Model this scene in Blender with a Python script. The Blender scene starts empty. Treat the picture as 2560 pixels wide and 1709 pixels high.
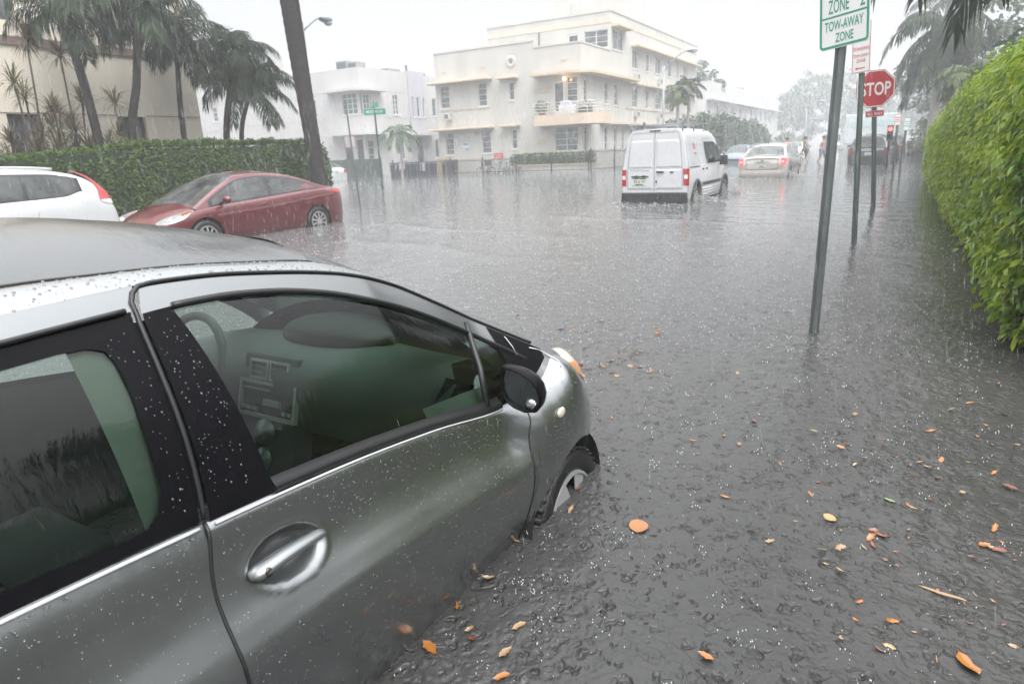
import bpy, bmesh, math, random
import numpy as np
from mathutils import Matrix, Vector
R = math.radians
RNG = random.Random(7)
NP = np.random.default_rng(11)
COL = bpy.context.scene.collection
PI = math.pi

# ---------------------------------------------------------------- materials
def _new(name):
    m = bpy.data.materials.new(name); m.use_nodes = True
    nt = m.node_tree; nt.nodes.clear()
    o = nt.nodes.new('ShaderNodeOutputMaterial')
    return m, nt, o
def N(nt, t, **k):
    n = nt.nodes.new(t)
    for a, b in k.items():
        if a in n.bl_rna.properties: setattr(n, a, b)
        else: n.inputs[a.replace('_', ' ')].default_value = b
    return n
def noise(nt, vec, scale, detail=4, rough=.55):
    n = nt.nodes.new('ShaderNodeTexNoise'); n.inputs['Scale'].default_value = scale
    n.inputs['Detail'].default_value = detail; n.inputs['Roughness'].default_value = rough
    nt.links.new(vec, n.inputs['Vector']); return n.outputs[0]
def maprange(nt, val, a, b, c, d):
    n = nt.nodes.new('ShaderNodeMapRange')
    for i, x in zip((1, 2, 3, 4), (a, b, c, d)): n.inputs[i].default_value = x
    nt.links.new(val, n.inputs[0]); return n.outputs[0]
def math_(nt, op, a, b=None):
    n = nt.nodes.new('ShaderNodeMath'); n.operation = op
    for i, x in enumerate((a, b)):
        if x is None: continue
        if isinstance(x, (int, float)): n.inputs[i].default_value = x
        else: nt.links.new(x, n.inputs[i])
    return n.outputs[0]
def scaled(nt, vec, s):
    n = nt.nodes.new('ShaderNodeMapping'); n.inputs['Scale'].default_value = s
    nt.links.new(vec, n.inputs['Vector']); return n.outputs[0]
def coords(nt, kind='Object'):
    return nt.nodes.new('ShaderNodeTexCoord').outputs[kind]
def mixcol(nt, fac, c1, c2, mode='MIX'):
    n = nt.nodes.new('ShaderNodeMix'); n.data_type = 'RGBA'; n.blend_type = mode
    if isinstance(fac, (int, float)): n.inputs[0].default_value = fac
    else: nt.links.new(fac, n.inputs[0])
    for i, c in ((6, c1), (7, c2)):
        if isinstance(c, (tuple, list)): n.inputs[i].default_value = (*c[:3], 1)
        else: nt.links.new(c, n.inputs[i])
    return n.outputs[2]
def pm(name, col, rough=.5, metal=0., coat=0., spec=.5, var=.12, vs=3., col2=None, c2s=1.5, bump=0., bs=40.,
       stretch=None, emit=None, es=0., sub=0.):
    m, nt, o = _new(name)
    b = nt.nodes.new('ShaderNodeBsdfPrincipled')
    v = coords(nt)
    if stretch: v = scaled(nt, v, stretch)
    n1 = noise(nt, v, vs)
    f = maprange(nt, n1, .3, .7, 1 - var, 1 + var)
    base = (*col, 1)
    if col2 is not None:
        n2 = maprange(nt, noise(nt, v, c2s, 6, .65), .42, .62, 0, 1)
        c = mixcol(nt, n2, col, col2)
    else: c = col
    mulc = nt.nodes.new('ShaderNodeVectorMath'); mulc.operation = 'SCALE'
    if isinstance(c, tuple): mulc.inputs[0].default_value = c
    else: nt.links.new(c, mulc.inputs[0])
    nt.links.new(f, mulc.inputs['Scale'])
    nt.links.new(mulc.outputs[0], b.inputs['Base Color'])
    b.inputs['Roughness'].default_value = rough; b.inputs['Metallic'].default_value = metal
    b.inputs['Coat Weight'].default_value = coat; b.inputs['Coat Roughness'].default_value = .04
    b.inputs['Specular IOR Level'].default_value = spec
    if emit: 
        b.inputs['Emission Color'].default_value = (*emit, 1); b.inputs['Emission Strength'].default_value = es
    if bump:
        bn = nt.nodes.new('ShaderNodeBump'); bn.inputs['Strength'].default_value = bump; bn.inputs['Distance'].default_value = .01
        nt.links.new(noise(nt, coords(nt), bs, 5), bn.inputs['Height']); nt.links.new(bn.outputs[0], b.inputs['Normal'])
    nt.links.new(b.outputs[0], o.inputs[0])
    return m
def glass_mat(name, tint, refl=1.0, rough=.02, streak=0., dirt=.0):
    """thin pane: fresnel mirror over tinted see-through"""
    m, nt, o = _new(name)
    t = nt.nodes.new('ShaderNodeBsdfTransparent'); t.inputs[0].default_value = (*tint, 1)
    g = nt.nodes.new('ShaderNodeBsdfGlossy'); g.inputs['Roughness'].default_value = rough
    fr = nt.nodes.new('ShaderNodeFresnel'); fr.inputs['IOR'].default_value = 1.55
    mx = nt.nodes.new('ShaderNodeMixShader')
    fac = math_(nt, 'MULTIPLY', fr.outputs[0], refl)
    nt.links.new(fac, mx.inputs[0]); nt.links.new(t.outputs[0], mx.inputs[1]); nt.links.new(g.outputs[0], mx.inputs[2])
    last = mx.outputs[0]
    if dirt:
        d = nt.nodes.new('ShaderNodeBsdfDiffuse'); d.inputs[0].default_value = (.55, .6, .6, 1)
        m2 = nt.nodes.new('ShaderNodeMixShader'); 
        f = maprange(nt, noise(nt, coords(nt), 3.5, 6), .35, .75, dirt * .4, dirt * 1.6)
        nt.links.new(f, m2.inputs[0])
        nt.links.new(last, m2.inputs[1]); nt.links.new(d.outputs[0], m2.inputs[2]); last = m2.outputs[0]
    if streak:
        bn = nt.nodes.new('ShaderNodeBump'); bn.inputs['Strength'].default_value = streak; bn.inputs['Distance'].default_value = .004
        v = scaled(nt, coords(nt), (60, 60, 9))
        nt.links.new(noise(nt, v, 1.0, 3), bn.inputs['Height'])
        nt.links.new(bn.outputs[0], g.inputs['Normal']); nt.links.new(bn.outputs[0], fr.inputs['Normal'])
    nt.links.new(last, o.inputs[0])
    return m
def leaf_mat(name, c1, c2, c3, scale=18., rough=.35, trans=.35):
    m, nt, o = _new(name)
    v = coords(nt)
    a = maprange(nt, noise(nt, v, scale, 2), .35, .65, 0, 1)
    b_ = maprange(nt, noise(nt, v, scale * .13, 3), .42, .66, 0, 1)
    c = mixcol(nt, a, c1, c2); c = mixcol(nt, b_, c, c3)
    p = nt.nodes.new('ShaderNodeBsdfPrincipled'); nt.links.new(c, p.inputs['Base Color'])
    p.inputs['Roughness'].default_value = rough; p.inputs['Specular IOR Level'].default_value = .3
    t = nt.nodes.new('ShaderNodeBsdfTranslucent'); nt.links.new(c, t.inputs[0])
    mx = nt.nodes.new('ShaderNodeMixShader'); mx.inputs[0].default_value = trans
    nt.links.new(p.outputs[0], mx.inputs[1]); nt.links.new(t.outputs[0], mx.inputs[2]); nt.links.new(mx.outputs[0], o.inputs[0])
    return m
def lamp_mat(name, col, s):
    m, nt, o = _new(name)
    e = nt.nodes.new('ShaderNodeEmission'); e.inputs[0].default_value = (*col, 1); e.inputs[1].default_value = s
    nt.links.new(e.outputs[0], o.inputs[0]); return m

# ---------------------------------------------------------------- mesh builder
class MB:
    def __init__(s, M=None): s.v = []; s.f = []; s.M = M
    def add(s, vs, fs):
        o = len(s.v)
        if s.M is not None: vs = [tuple(s.M @ Vector(p)) for p in vs]
        s.v += [tuple(p) for p in vs]; s.f += [tuple(i + o for i in f) for f in fs]; return s
    def box(s, x0, x1, y0, y1, z0, z1, top=1.0, M=None):
        cx, cy = (x0 + x1) / 2, (y0 + y1) / 2
        t = lambda a, c: c + (a - c) * top
        vs = [(x0, y0, z0), (x1, y0, z0), (x1, y1, z0), (x0, y1, z0), (t(x0, cx), t(y0, cy), z1), (t(x1, cx), t(y0, cy), z1), (t(x1, cx), t(y1, cy), z1), (t(x0, cx), t(y1, cy), z1)]
        if M is not None: vs = [tuple(M @ Vector(p)) for p in vs]
        return s.add(vs, [(3, 2, 1, 0), (4, 5, 6, 7), (0, 1, 5, 4), (1, 2, 6, 5), (2, 3, 7, 6), (3, 0, 4, 7)])
    def tube(s, pts, r, n=8, caps=True, flat=1.0):
        pts = [Vector(p) for p in pts]; k = len(pts)
        rs = r if isinstance(r, (list, tuple)) else [r] * k
        vs = []; fs = []; pu = None
        for i, p in enumerate(pts):
            d = (pts[min(i + 1, k - 1)] - pts[max(i - 1, 0)]).normalized()
            if pu is None:
                a = Vector((0, 0, 1)) if abs(d.z) < .9 else Vector((1, 0, 0))
                u = d.cross(a).normalized()
            else: u = (pu - d * pu.dot(d)).normalized()
            pu = u; w = d.cross(u)
            for j in range(n):
                t = 2 * PI * j / n
                vs.append(p + u * (rs[i] * math.cos(t)) + w * (rs[i] * flat * math.sin(t)))
        for i in range(k - 1):
            for j in range(n):
                a = i * n + j; b = i * n + (j + 1) % n
                fs.append((a, b, b + n, a + n))
        if caps: fs += [tuple(range(n - 1, -1, -1)), tuple(range((k - 1) * n, k * n))]
        return s.add(vs, fs)
    def prism(s, pts, d, axis='y'):
        """polygon pts (2D) extruded from d[0] to d[1] along axis"""
        k = len(pts)
        def mk(p, t): return {'y': (p[0], t, p[1]), 'x': (t, p[0], p[1]), 'z': (p[0], p[1], t)}[axis]
        vs = [mk(p, d[0]) for p in pts] + [mk(p, d[1]) for p in pts]
        fs = [tuple(range(k)), tuple(range(2 * k - 1, k - 1, -1))] + [(i, (i + 1) % k, (i + 1) % k + k, i + k) for i in range(k)]
        return s.add(vs, fs)
    def grid(s, P, close=False):
        """P[i][j] rows of points"""
        n, m = len(P), len(P[0])
        vs = [p for row in P for p in row]; fs = []
        for i in range(n - 1):
            for j in range(m - 1 if not close else m):
                a = i * m + j; b = i * m + (j + 1) % m
                fs.append((a, b, b + m, a + m))
        return s.add(vs, fs)
    def lathe(s, prof, n=20, axis='z', c=(0, 0, 0)):
        """prof: (r, h)"""
        P = []
        for r, h in prof:
            row = []
            for j in range(n):
                t = 2 * PI * j / n; a, b = r * math.cos(t), r * math.sin(t)
                row.append({'z': (c[0] + a, c[1] + b, c[2] + h), 'x': (c[0] + h, c[1] + a, c[2] + b), 'y': (c[0] + a, c[1] + h, c[2] + b)}[axis])
            P.append(row)
        s.grid(P, close=True); return s
    def ell(s, c, r, n=12, m=8, M=None):
        P = []
        for i in range(m + 1):
            a = PI * i / m; row = []
            for j in range(n):
                t = 2 * PI * j / n
                p = Vector((r[0] * math.sin(a) * math.cos(t), r[1] * math.sin(a) * math.sin(t), -r[2] * math.cos(a)))
                if M is not None: p = M @ p
                row.append((c[0] + p.x, c[1] + p.y, c[2] + p.z))
            P.append(row)
        return s.grid(P, close=True)
    def build(s, name, m, parent=None, smooth=False, W=True, bevel=0., flip=False, solid=0., weld=False):
        off = parent_off(parent) if (W and parent is not None) else Vector((0, 0, 0))
        me = bpy.data.meshes.new(name)
        vs = [(a - off.x, b - off.y, c - off.z) for a, b, c in s.v]
        me.from_pydata(vs, [], [f[::-1] for f in s.f] if flip else s.f); me.update()
        bm = bmesh.new(); bm.from_mesh(me)
        if weld: bmesh.ops.remove_doubles(bm, verts=bm.verts, dist=1e-5)
        if not flip and len(s.f) < 30000: bmesh.ops.recalc_face_normals(bm, faces=bm.faces)
        bm.to_mesh(me); bm.free()
        return finish(me, name, m, parent, smooth, bevel, solid)
def finish(me, name, m, parent=None, smooth=False, bevel=0., solid=0.):
    if m is not None: me.materials.append(m)
    if smooth: me.polygons.foreach_set('use_smooth', [True] * len(me.polygons))
    o = bpy.data.objects.new(name, me); COL.objects.link(o)
    if parent is not None: o.parent = parent
    if solid:
        q = o.modifiers.new('thick', 'SOLIDIFY'); q.thickness = solid; q.offset = -1
    if bevel:
        q = o.modifiers.new('edge', 'BEVEL'); q.width = bevel; q.segments = 2; q.limit_method = 'ANGLE'; q.angle_limit = R(40)
        q.harden_normals = False
    return o
def parent_off(p):
    v = Vector((0, 0, 0))
    while p is not None: v += p.location; p = p.parent
    return v
def tag(o, label, cat, group=None, kind=None):
    if label: o['label'] = label
    if cat: o['category'] = cat
    if group: o['group'] = group
    if kind: o['kind'] = kind
    return o
def thing(name, label, cat, loc=(0, 0, 0), rz=0, group=None):
    o = bpy.data.objects.new(name, None); COL.objects.link(o); o.empty_display_size = .2
    o.location = loc; o.rotation_euler = (0, 0, rz)
    return tag(o, label, cat, group)
def copy_tree(o, parent=None):
    c = o.copy(); COL.objects.link(c)
    if parent is not None: c.parent = parent
    for ch in list(o.children): copy_tree(ch, c)
    return c
def np_mesh(name, V, F, m, parent=None, smooth=False, W=True):
    """V (n,3) F (k,3|4) arrays"""
    V = np.asarray(V, dtype=np.float32)
    if parent is not None and W: V = V - np.array(parent_off(parent), dtype=np.float32)
    F = np.asarray(F, dtype=np.int32); k, q = F.shape
    me = bpy.data.meshes.new(name)
    me.vertices.add(len(V)); me.vertices.foreach_set('co', V.ravel())
    me.loops.add(k * q); me.loops.foreach_set('vertex_index', F.ravel())
    me.polygons.add(k); me.polygons.foreach_set('loop_start', np.arange(0, k * q, q, dtype=np.int32))
    me.polygons.foreach_set('loop_total', np.full(k, q, dtype=np.int32))
    me.update(calc_edges=True); me.validate()
    return finish(me, name, m, parent, smooth)
def interp(xs, ys):
    """smooth monotone-ish cubic through points"""
    xs = list(map(float, xs)); ys = list(map(float, ys)); n = len(xs)
    d = [(ys[i + 1] - ys[i]) / (xs[i + 1] - xs[i]) for i in range(n - 1)]
    t = [d[0]] + [0 if d[i - 1] * d[i] <= 0 else 2 * d[i - 1] * d[i] / (d[i - 1] + d[i]) for i in range(1, n - 1)] + [d[-1]]
    def f(x):
        if x <= xs[0]: return ys[0] + t[0] * (x - xs[0])
        if x >= xs[-1]: return ys[-1] + t[-1] * (x - xs[-1])
        i = 0
        while x > xs[i + 1]: i += 1
        h = xs[i + 1] - xs[i]; u = (x - xs[i]) / h
        return ((2 * u**3 - 3 * u**2 + 1) * ys[i] + (u**3 - 2 * u**2 + u) * h * t[i] + (-2 * u**3 + 3 * u**2) * ys[i + 1] + (u**3 - u**2) * h * t[i + 1])
    return f
def lin(a, b, n): return [a + (b - a) * i / (n - 1) for i in range(n)]
def text_mb(txt, size, cx, cz, y, sx=1.0, depth=.0, thick=0.0, axis='y-'):
    """letters as mesh in the x-z plane facing -y, centred at cx, baseline cz"""
    cu = bpy.data.curves.new('lettering', 'FONT'); cu.body = txt; cu.size = size; cu.align_x = 'CENTER'; cu.offset = thick
    cu.extrude = depth; cu.resolution_u = 3
    ob = bpy.data.objects.new('lettering', cu); COL.objects.link(ob)
    bpy.context.view_layer.update()
    dg = bpy.context.evaluated_depsgraph_get()
    me = ob.evaluated_get(dg).to_mesh()
    vs = [(cx + v.co.x * sx, y - v.co.z, cz + v.co.y) for v in me.vertices]; fs = [tuple(p.vertices) for p in me.polygons]
    ob.evaluated_get(dg).to_mesh_clear()
    bpy.data.objects.remove(ob); bpy.data.curves.remove(cu)
    return vs, fs

def text_fit(txt, w, h, cx, cz, y, thick=.0):
    vs, fs = text_mb(txt, 1.0, 0, 0, 0, 1.0, thick=thick / max(h, 1e-4))
    x0 = min(v[0] for v in vs); x1 = max(v[0] for v in vs); z0 = min(v[2] for v in vs); z1 = max(v[2] for v in vs)
    return [(cx + ((v[0] - x0) / (x1 - x0) - .5) * w, y, cz + ((v[2] - z0) / (z1 - z0) - .5) * h) for v in vs], fs

# ---------------------------------------------------------------- camera geometry (used to work out real positions)
F_PX = 1636.0; TH = R(16.2); PH = R(2.45); HC = 1.35; YAW = R(30.5)
def setup_camera():
    cam = bpy.data.cameras.new('camera'); o = bpy.data.objects.new('camera', cam); COL.objects.link(o)
    cam.sensor_width = 36; cam.lens = 36 * F_PX / 2560; cam.clip_start = .05; cam.clip_end = 1500
    ct, st, cp, sp = math.cos(TH), math.sin(TH), math.cos(PH), math.sin(PH)
    rot = Matrix.Rotation(YAW, 3, 'Z')
    right = rot @ Vector((cp, -sp * st, -sp * ct)); up = rot @ Vector((sp, cp * st, cp * ct)); fw = rot @ Vector((0, ct, -st))
    m = Matrix((right, up, -fw)).transposed().to_4x4(); m.translation = (0, 0, HC)
    o.matrix_world = m
    cam.dof.use_dof = True; cam.dof.focus_distance = 2.3; cam.dof.aperture_fstop = 6.3
    bpy.context.scene.camera = o
setup_camera()
# ---------------------------------------------------------------- world, sun, haze
sc = bpy.context.scene
def setup_world():
    w = bpy.data.worlds.new('World'); sc.world = w; w.use_nodes = True
    nt = w.node_tree; nt.nodes.clear()
    out = nt.nodes.new('ShaderNodeOutputWorld'); bg = nt.nodes.new('ShaderNodeBackground')
    sky = nt.nodes.new('ShaderNodeTexSky'); sky.sky_type = 'NISHITA'; sky.sun_disc = False
    sky.sun_elevation = R(58); sky.sun_rotation = R(120); sky.dust_density = 6; sky.air_density = 1.0; sky.ozone_density = 1.0
    hs = nt.nodes.new('ShaderNodeHueSaturation'); hs.inputs['Saturation'].default_value = .10
    nt.links.new(sky.outputs[0], hs.inputs['Color'])
    # thick cloud: even out the clear-sky falloff
    mx = mixcol(nt, .80, hs.outputs[0], (9.2, 9.35, 9.6))
    tc = nt.nodes.new('ShaderNodeTexCoord'); sx = nt.nodes.new('ShaderNodeSeparateXYZ'); nt.links.new(tc.outputs['Generated'], sx.inputs[0])
    gr = math_(nt, 'ADD', maprange(nt, sx.outputs[2], 0, .36, .40, .46), maprange(nt, sx.outputs[2], .30, 1, 0, 1.75))   # heavy overcast: dull low down, brightest overhead
    vm = nt.nodes.new('ShaderNodeVectorMath'); vm.operation = 'SCALE'; nt.links.new(mx, vm.inputs[0]); nt.links.new(gr, vm.inputs['Scale']); mx = vm.outputs[0]
    bg.inputs['Strength'].default_value = .118
    nt.links.new(mx, bg.inputs['Color']); nt.links.new(bg.outputs[0], out.inputs[0])
    L = bpy.data.lights.new('sun', 'SUN'); L.energy = 1.05; L.angle = R(40); L.color = (1, .97, .93)
    o = bpy.data.objects.new('sun', L); COL.objects.link(o)
    d = Vector((math.sin(R(120)) * math.cos(R(58)), math.cos(R(120)) * math.cos(R(58)), math.sin(R(58))))
    o.rotation_euler = d.to_track_quat('Z', 'Y').to_euler(); o.location = (20, -10, 30)
    sc.view_settings.view_transform = 'Standard'; sc.view_settings.look = 'None'; sc.view_settings.exposure = 1.0; sc.view_settings.gamma = 1
    cy = sc.cycles
    cy.use_denoising = True; cy.max_bounces = 8; cy.diffuse_bounces = 2; cy.glossy_bounces = 3; cy.transmission_bounces = 6
    cy.transparent_max_bounces = 24; cy.volume_bounces = 2; cy.caustics_reflective = False; cy.caustics_refractive = False
    cy.sample_clamp_indirect = 4; cy.use_adaptive_sampling = True; cy.adaptive_threshold = .015
    m, nt, o = _new('haze'); pv = nt.nodes.new('ShaderNodeVolumePrincipled')
    pv.inputs['Color'].default_value = (.95, .965, .98, 1); pv.inputs['Density'].default_value = HAZE; pv.inputs['Anisotropy'].default_value = .25
    nt.links.new(pv.outputs[0], o.inputs['Volume'])
    b = MB(); b.box(-95, 60, -22, 150, -1.4, 16.5)
    tag(b.build('haze', m), None, None, kind='stuff')
HAZE = .0041
setup_world()

# ---------------------------------------------------------------- flood water
def water_height(X, Y, rr):
    rng = np.random.default_rng(5)
    h = np.zeros_like(X)
    cell = rr * .0046
    for i in range(90):
        lam = .042 * (.9 / .042) ** rng.random()
        th = rng.normal(1.1, .9); k = 2 * PI / lam
        a = lam * .0021 * (.5 + rng.random()) * (1.3 if lam < .2 else .45)
        fade = np.clip((lam / cell - 2.5) / 2.5, 0, 1)
        ph = rng.random() * 6.28
        u = X * math.cos(th) + Y * math.sin(th)
        v = -X * math.sin(th) + Y * math.cos(th)
        h += fade * a * np.sin(k * u + ph + .9 * np.sin(k * .31 * v + ph * 3))
    return h
def build_water():
    A0, A1 = R(-98), R(42)
    nr = 1250; na = 560
    r = .55 * (165 / .55) ** (np.arange(nr) / (nr - 1)); a = A0 + (A1 - A0) * np.arange(na) / (na - 1)
    rr, aa = np.meshgrid(r, a, indexing='ij')
    X = rr * np.sin(aa); Y = rr * np.cos(aa)
    Z = water_height(X, Y, rr)
    # rings left by rain drops
    rng = np.random.default_rng(3); lr = math.log(165 / .55) / (nr - 1); da = (A1 - A0) / (na - 1)
    for k in range(24000):
        d = .7 + 14.3 * rng.random() ** .75; t = A0 + (A1 - A0) * rng.random()
        x, y = d * math.sin(t), d * math.cos(t)
        Rr = .004 + .045 * rng.random() ** 2; lam = .012 + .012 * rng.random() + d * .0035; am = (.0010 + .0022 * rng.random()) * (1.1 - 8 * Rr)
        ext = Rr + 2 * lam
        i0 = int(max(0, math.log(max(d - ext, .56) / .55) / lr)); i1 = int(min(nr, math.log((d + ext) / .55) / lr + 2))
        j0 = int(max(0, (t - ext / d - A0) / da)); j1 = int(min(na, (t + ext / d - A0) / da + 2))
        if i1 <= i0 or j1 <= j0: continue
        q = np.hypot(X[i0:i1, j0:j1] - x, Y[i0:i1, j0:j1] - y) - Rr
        Z[i0:i1, j0:j1] += am * np.exp(-(q / lam) ** 2) * np.cos(q * 2 * PI / lam)
    # bow waves and wakes of the moving van and sedan, low swell across the crossing
    for (wx, wy, s, am) in ((-5.05, 15.35, 1.1, .035), (-4.1, 16.3, .5, .05), (-4.0, 19.2, .45, .05), (-5.9, 15.9, .5, .03), (-4.6, 26.5, 1.0, .03), (-3.6, 27.6, .5, .04), (-5.6, 27, .5, .03), (-1.1, 2.45, .22, .012)):
        q = np.hypot(X - wx, Y - wy) / s
        Z += am * np.exp(-q ** 2) * (.4 + np.abs(np.sin(X * 9 + Y * 4) * np.cos(Y * 11 - X * 5)))
    for (px, py, nx, ny, L, am) in ((-6.3, 8.0, .25, .97, 2.6, .03), (-7.5, 10.2, .2, .98, 3.2, .022), (-4.6, 12.2, .15, .99, 2.2, .02)):
        u = (X - px) * nx + (Y - py) * ny + .12 * np.sin(X * 2.3); v = (X - px) * ny - (Y - py) * nx
        Z += am * np.exp(-(u / .22) ** 2 - (v / L) ** 2)
    Z -= .004
    V = np.stack([X, Y, Z], -1).reshape(-1, 3)
    idx = np.arange(nr * na).reshape(nr, na)
    F = np.stack([idx[:-1, :-1], idx[:-1, 1:], idx[1:, 1:], idx[1:, :-1]], -1).reshape(-1, 4)[:, ::-1]
    # the rest of the flooded streets, behind and beside the viewer
    ex = []; fx = []; o = len(V)
    na2 = 40; aa2 = np.linspace(A1, A0 + 2 * PI, na2)
    for rad in (.02, .55, 3, 12, 21): ex.append(np.stack([rad * np.sin(aa2), np.minimum(rad, 99) * np.cos(aa2), np.full(na2, -.004)], -1))
    for i in range(4):
        for j in range(na2 - 1):
            q = o + i * na2 + j; fx.append((q, q + 1, q + na2 + 1, q + na2))
    V = np.concatenate([V] + ex); V[:, 0] = np.clip(V[:, 0], -94, 59); V[:, 1] = np.clip(V[:, 1], -21, 149); F = np.concatenate([F, np.array(fx)[:, ::-1]])
    m, nt, out = _new('flood_water')
    p = nt.nodes.new('ShaderNodeBsdfPrincipled')
    co = coords(nt)
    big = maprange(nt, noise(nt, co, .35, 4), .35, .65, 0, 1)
    sp = nt.nodes.new('ShaderNodeSeparateXYZ'); nt.links.new(co, sp.inputs[0])   # street side painted paler in place of brighter sky reflection, darker by the kerb
    street_sheen = maprange(nt, math_(nt, 'ADD', sp.outputs[0], math_(nt, 'MULTIPLY', big, 1.2)), .2, -4.5, 0, 1)
    nt.links.new(mixcol(nt, street_sheen, mixcol(nt, big, (.034, .034, .0335), (.052, .051, .049)), (.118, .119, .120)), p.inputs['Base Color'])
    p.inputs['Roughness'].default_value = .06; p.inputs['IOR'].default_value = 1.333
    # fine rain pitting
    n1 = noise(nt, scaled(nt, co, (1, .8, 1)), 22, 4, .6)
    n2 = noise(nt, co, 60, 3, .5)
    vo = nt.nodes.new('ShaderNodeTexVoronoi'); vo.inputs['Scale'].default_value = 11; nt.links.new(co, vo.inputs['Vector'])
    ring = math_(nt, 'MULTIPLY', math_(nt, 'SINE', math_(nt, 'MULTIPLY', vo.outputs['Distance'], 30)), maprange(nt, vo.outputs['Distance'], 0, .38, 1, 0))
    h = math_(nt, 'ADD', math_(nt, 'ADD', math_(nt, 'MULTIPLY', n1, 1.1), math_(nt, 'MULTIPLY', n2, .55)), math_(nt, 'MULTIPLY', ring, .12))
    for s_, a_ in ((9.5, 1.6), (16.0, 2.3), (30.0, 1.3)):   # little craters and spikes where drops strike
        w = nt.nodes.new('ShaderNodeVectorMath'); w.operation = 'ADD'; nt.links.new(scaled(nt, co, (1, .85, 1)), w.inputs[0])
        wn = nt.nodes.new('ShaderNodeTexNoise'); wn.inputs['Scale'].default_value = 14; nt.links.new(co, wn.inputs['Vector']); wm = nt.nodes.new('ShaderNodeVectorMath'); wm.operation = 'SCALE'; wm.inputs['Scale'].default_value = .09; nt.links.new(wn.outputs['Color'], wm.inputs[0]); nt.links.new(wm.outputs[0], w.inputs[1])
        v2 = nt.nodes.new('ShaderNodeTexVoronoi'); v2.inputs['Scale'].default_value = s_; nt.links.new(w.outputs[0], v2.inputs['Vector'])
        on = maprange(nt, v2.outputs['Color'], .2, .6, 0, 1); q = v2.outputs['Distance']
        pk = maprange(nt, q, 0, .20, 1, 0); pit = maprange(nt, q, .10, .38, 1, 0)
        h = math_(nt, 'ADD', h, math_(nt, 'MULTIPLY', math_(nt, 'MULTIPLY', on, a_), math_(nt, 'SUBTRACT', math_(nt, 'MULTIPLY', pk, 1.7), pit)))
    ln = nt.nodes.new('ShaderNodeVectorMath'); ln.operation = 'LENGTH'; nt.links.new(co, ln.inputs[0])   # gentler chop out in the open street
    h = math_(nt, 'MULTIPLY', h, maprange(nt, ln.outputs['Value'], 2.5, 13, 1, .16))
    bn = nt.nodes.new('ShaderNodeBump'); bn.inputs['Strength'].default_value = 1.0; bn.inputs['Distance'].default_value = .005
    nt.links.new(h, bn.inputs['Height']); nt.links.new(bn.outputs[0], p.inputs['Normal'])
    nt.links.new(p.outputs[0], out.inputs[0])
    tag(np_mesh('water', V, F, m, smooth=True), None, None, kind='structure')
build_water()
gm = pm('road_bed', (.05, .05, .05), .9, bump=.3)
tag(MB().box(-94, 59, -21, 149, -1.2, -.42).build('ground', gm), None, None, kind='structure')

def spindle_field(name, pts, L, rad, lean, m, kind='stuff'):
    """short falling drops: thin 3-sided spindles"""
    n = len(pts); d = np.array(lean); d = d / np.linalg.norm(d)
    P = np.asarray(pts); L = np.asarray(L)[:, None]; rad = np.asarray(rad)[:, None]
    u = np.array([1., 0, 0]); u -= d * u.dot(d); u /= np.linalg.norm(u); w = np.cross(d, u)
    jit = NP.normal(0, .035, (n, 3)); dd = d + jit; dd /= np.linalg.norm(dd, axis=1)[:, None]
    rows = [P - dd * L / 2]
    for k in range(3):
        t = 2 * PI * k / 3; rows.append(P + dd * L * .15 + (u * math.cos(t) + w * math.sin(t)) * rad)
    rows.append(P + dd * L / 2)
    V = np.stack(rows, 1).reshape(-1, 3); b = (np.arange(n) * 5)[:, None]
    F = []
    for k in range(3):
        a, c = 1 + k, 1 + (k + 1) % 3
        F += [b + np.array([[0, c, a]]), b + np.array([[a, c, 4]])]
    o = np_mesh(name, V, np.concatenate(F), m); tag(o, None, None, kind=kind); return o
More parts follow.
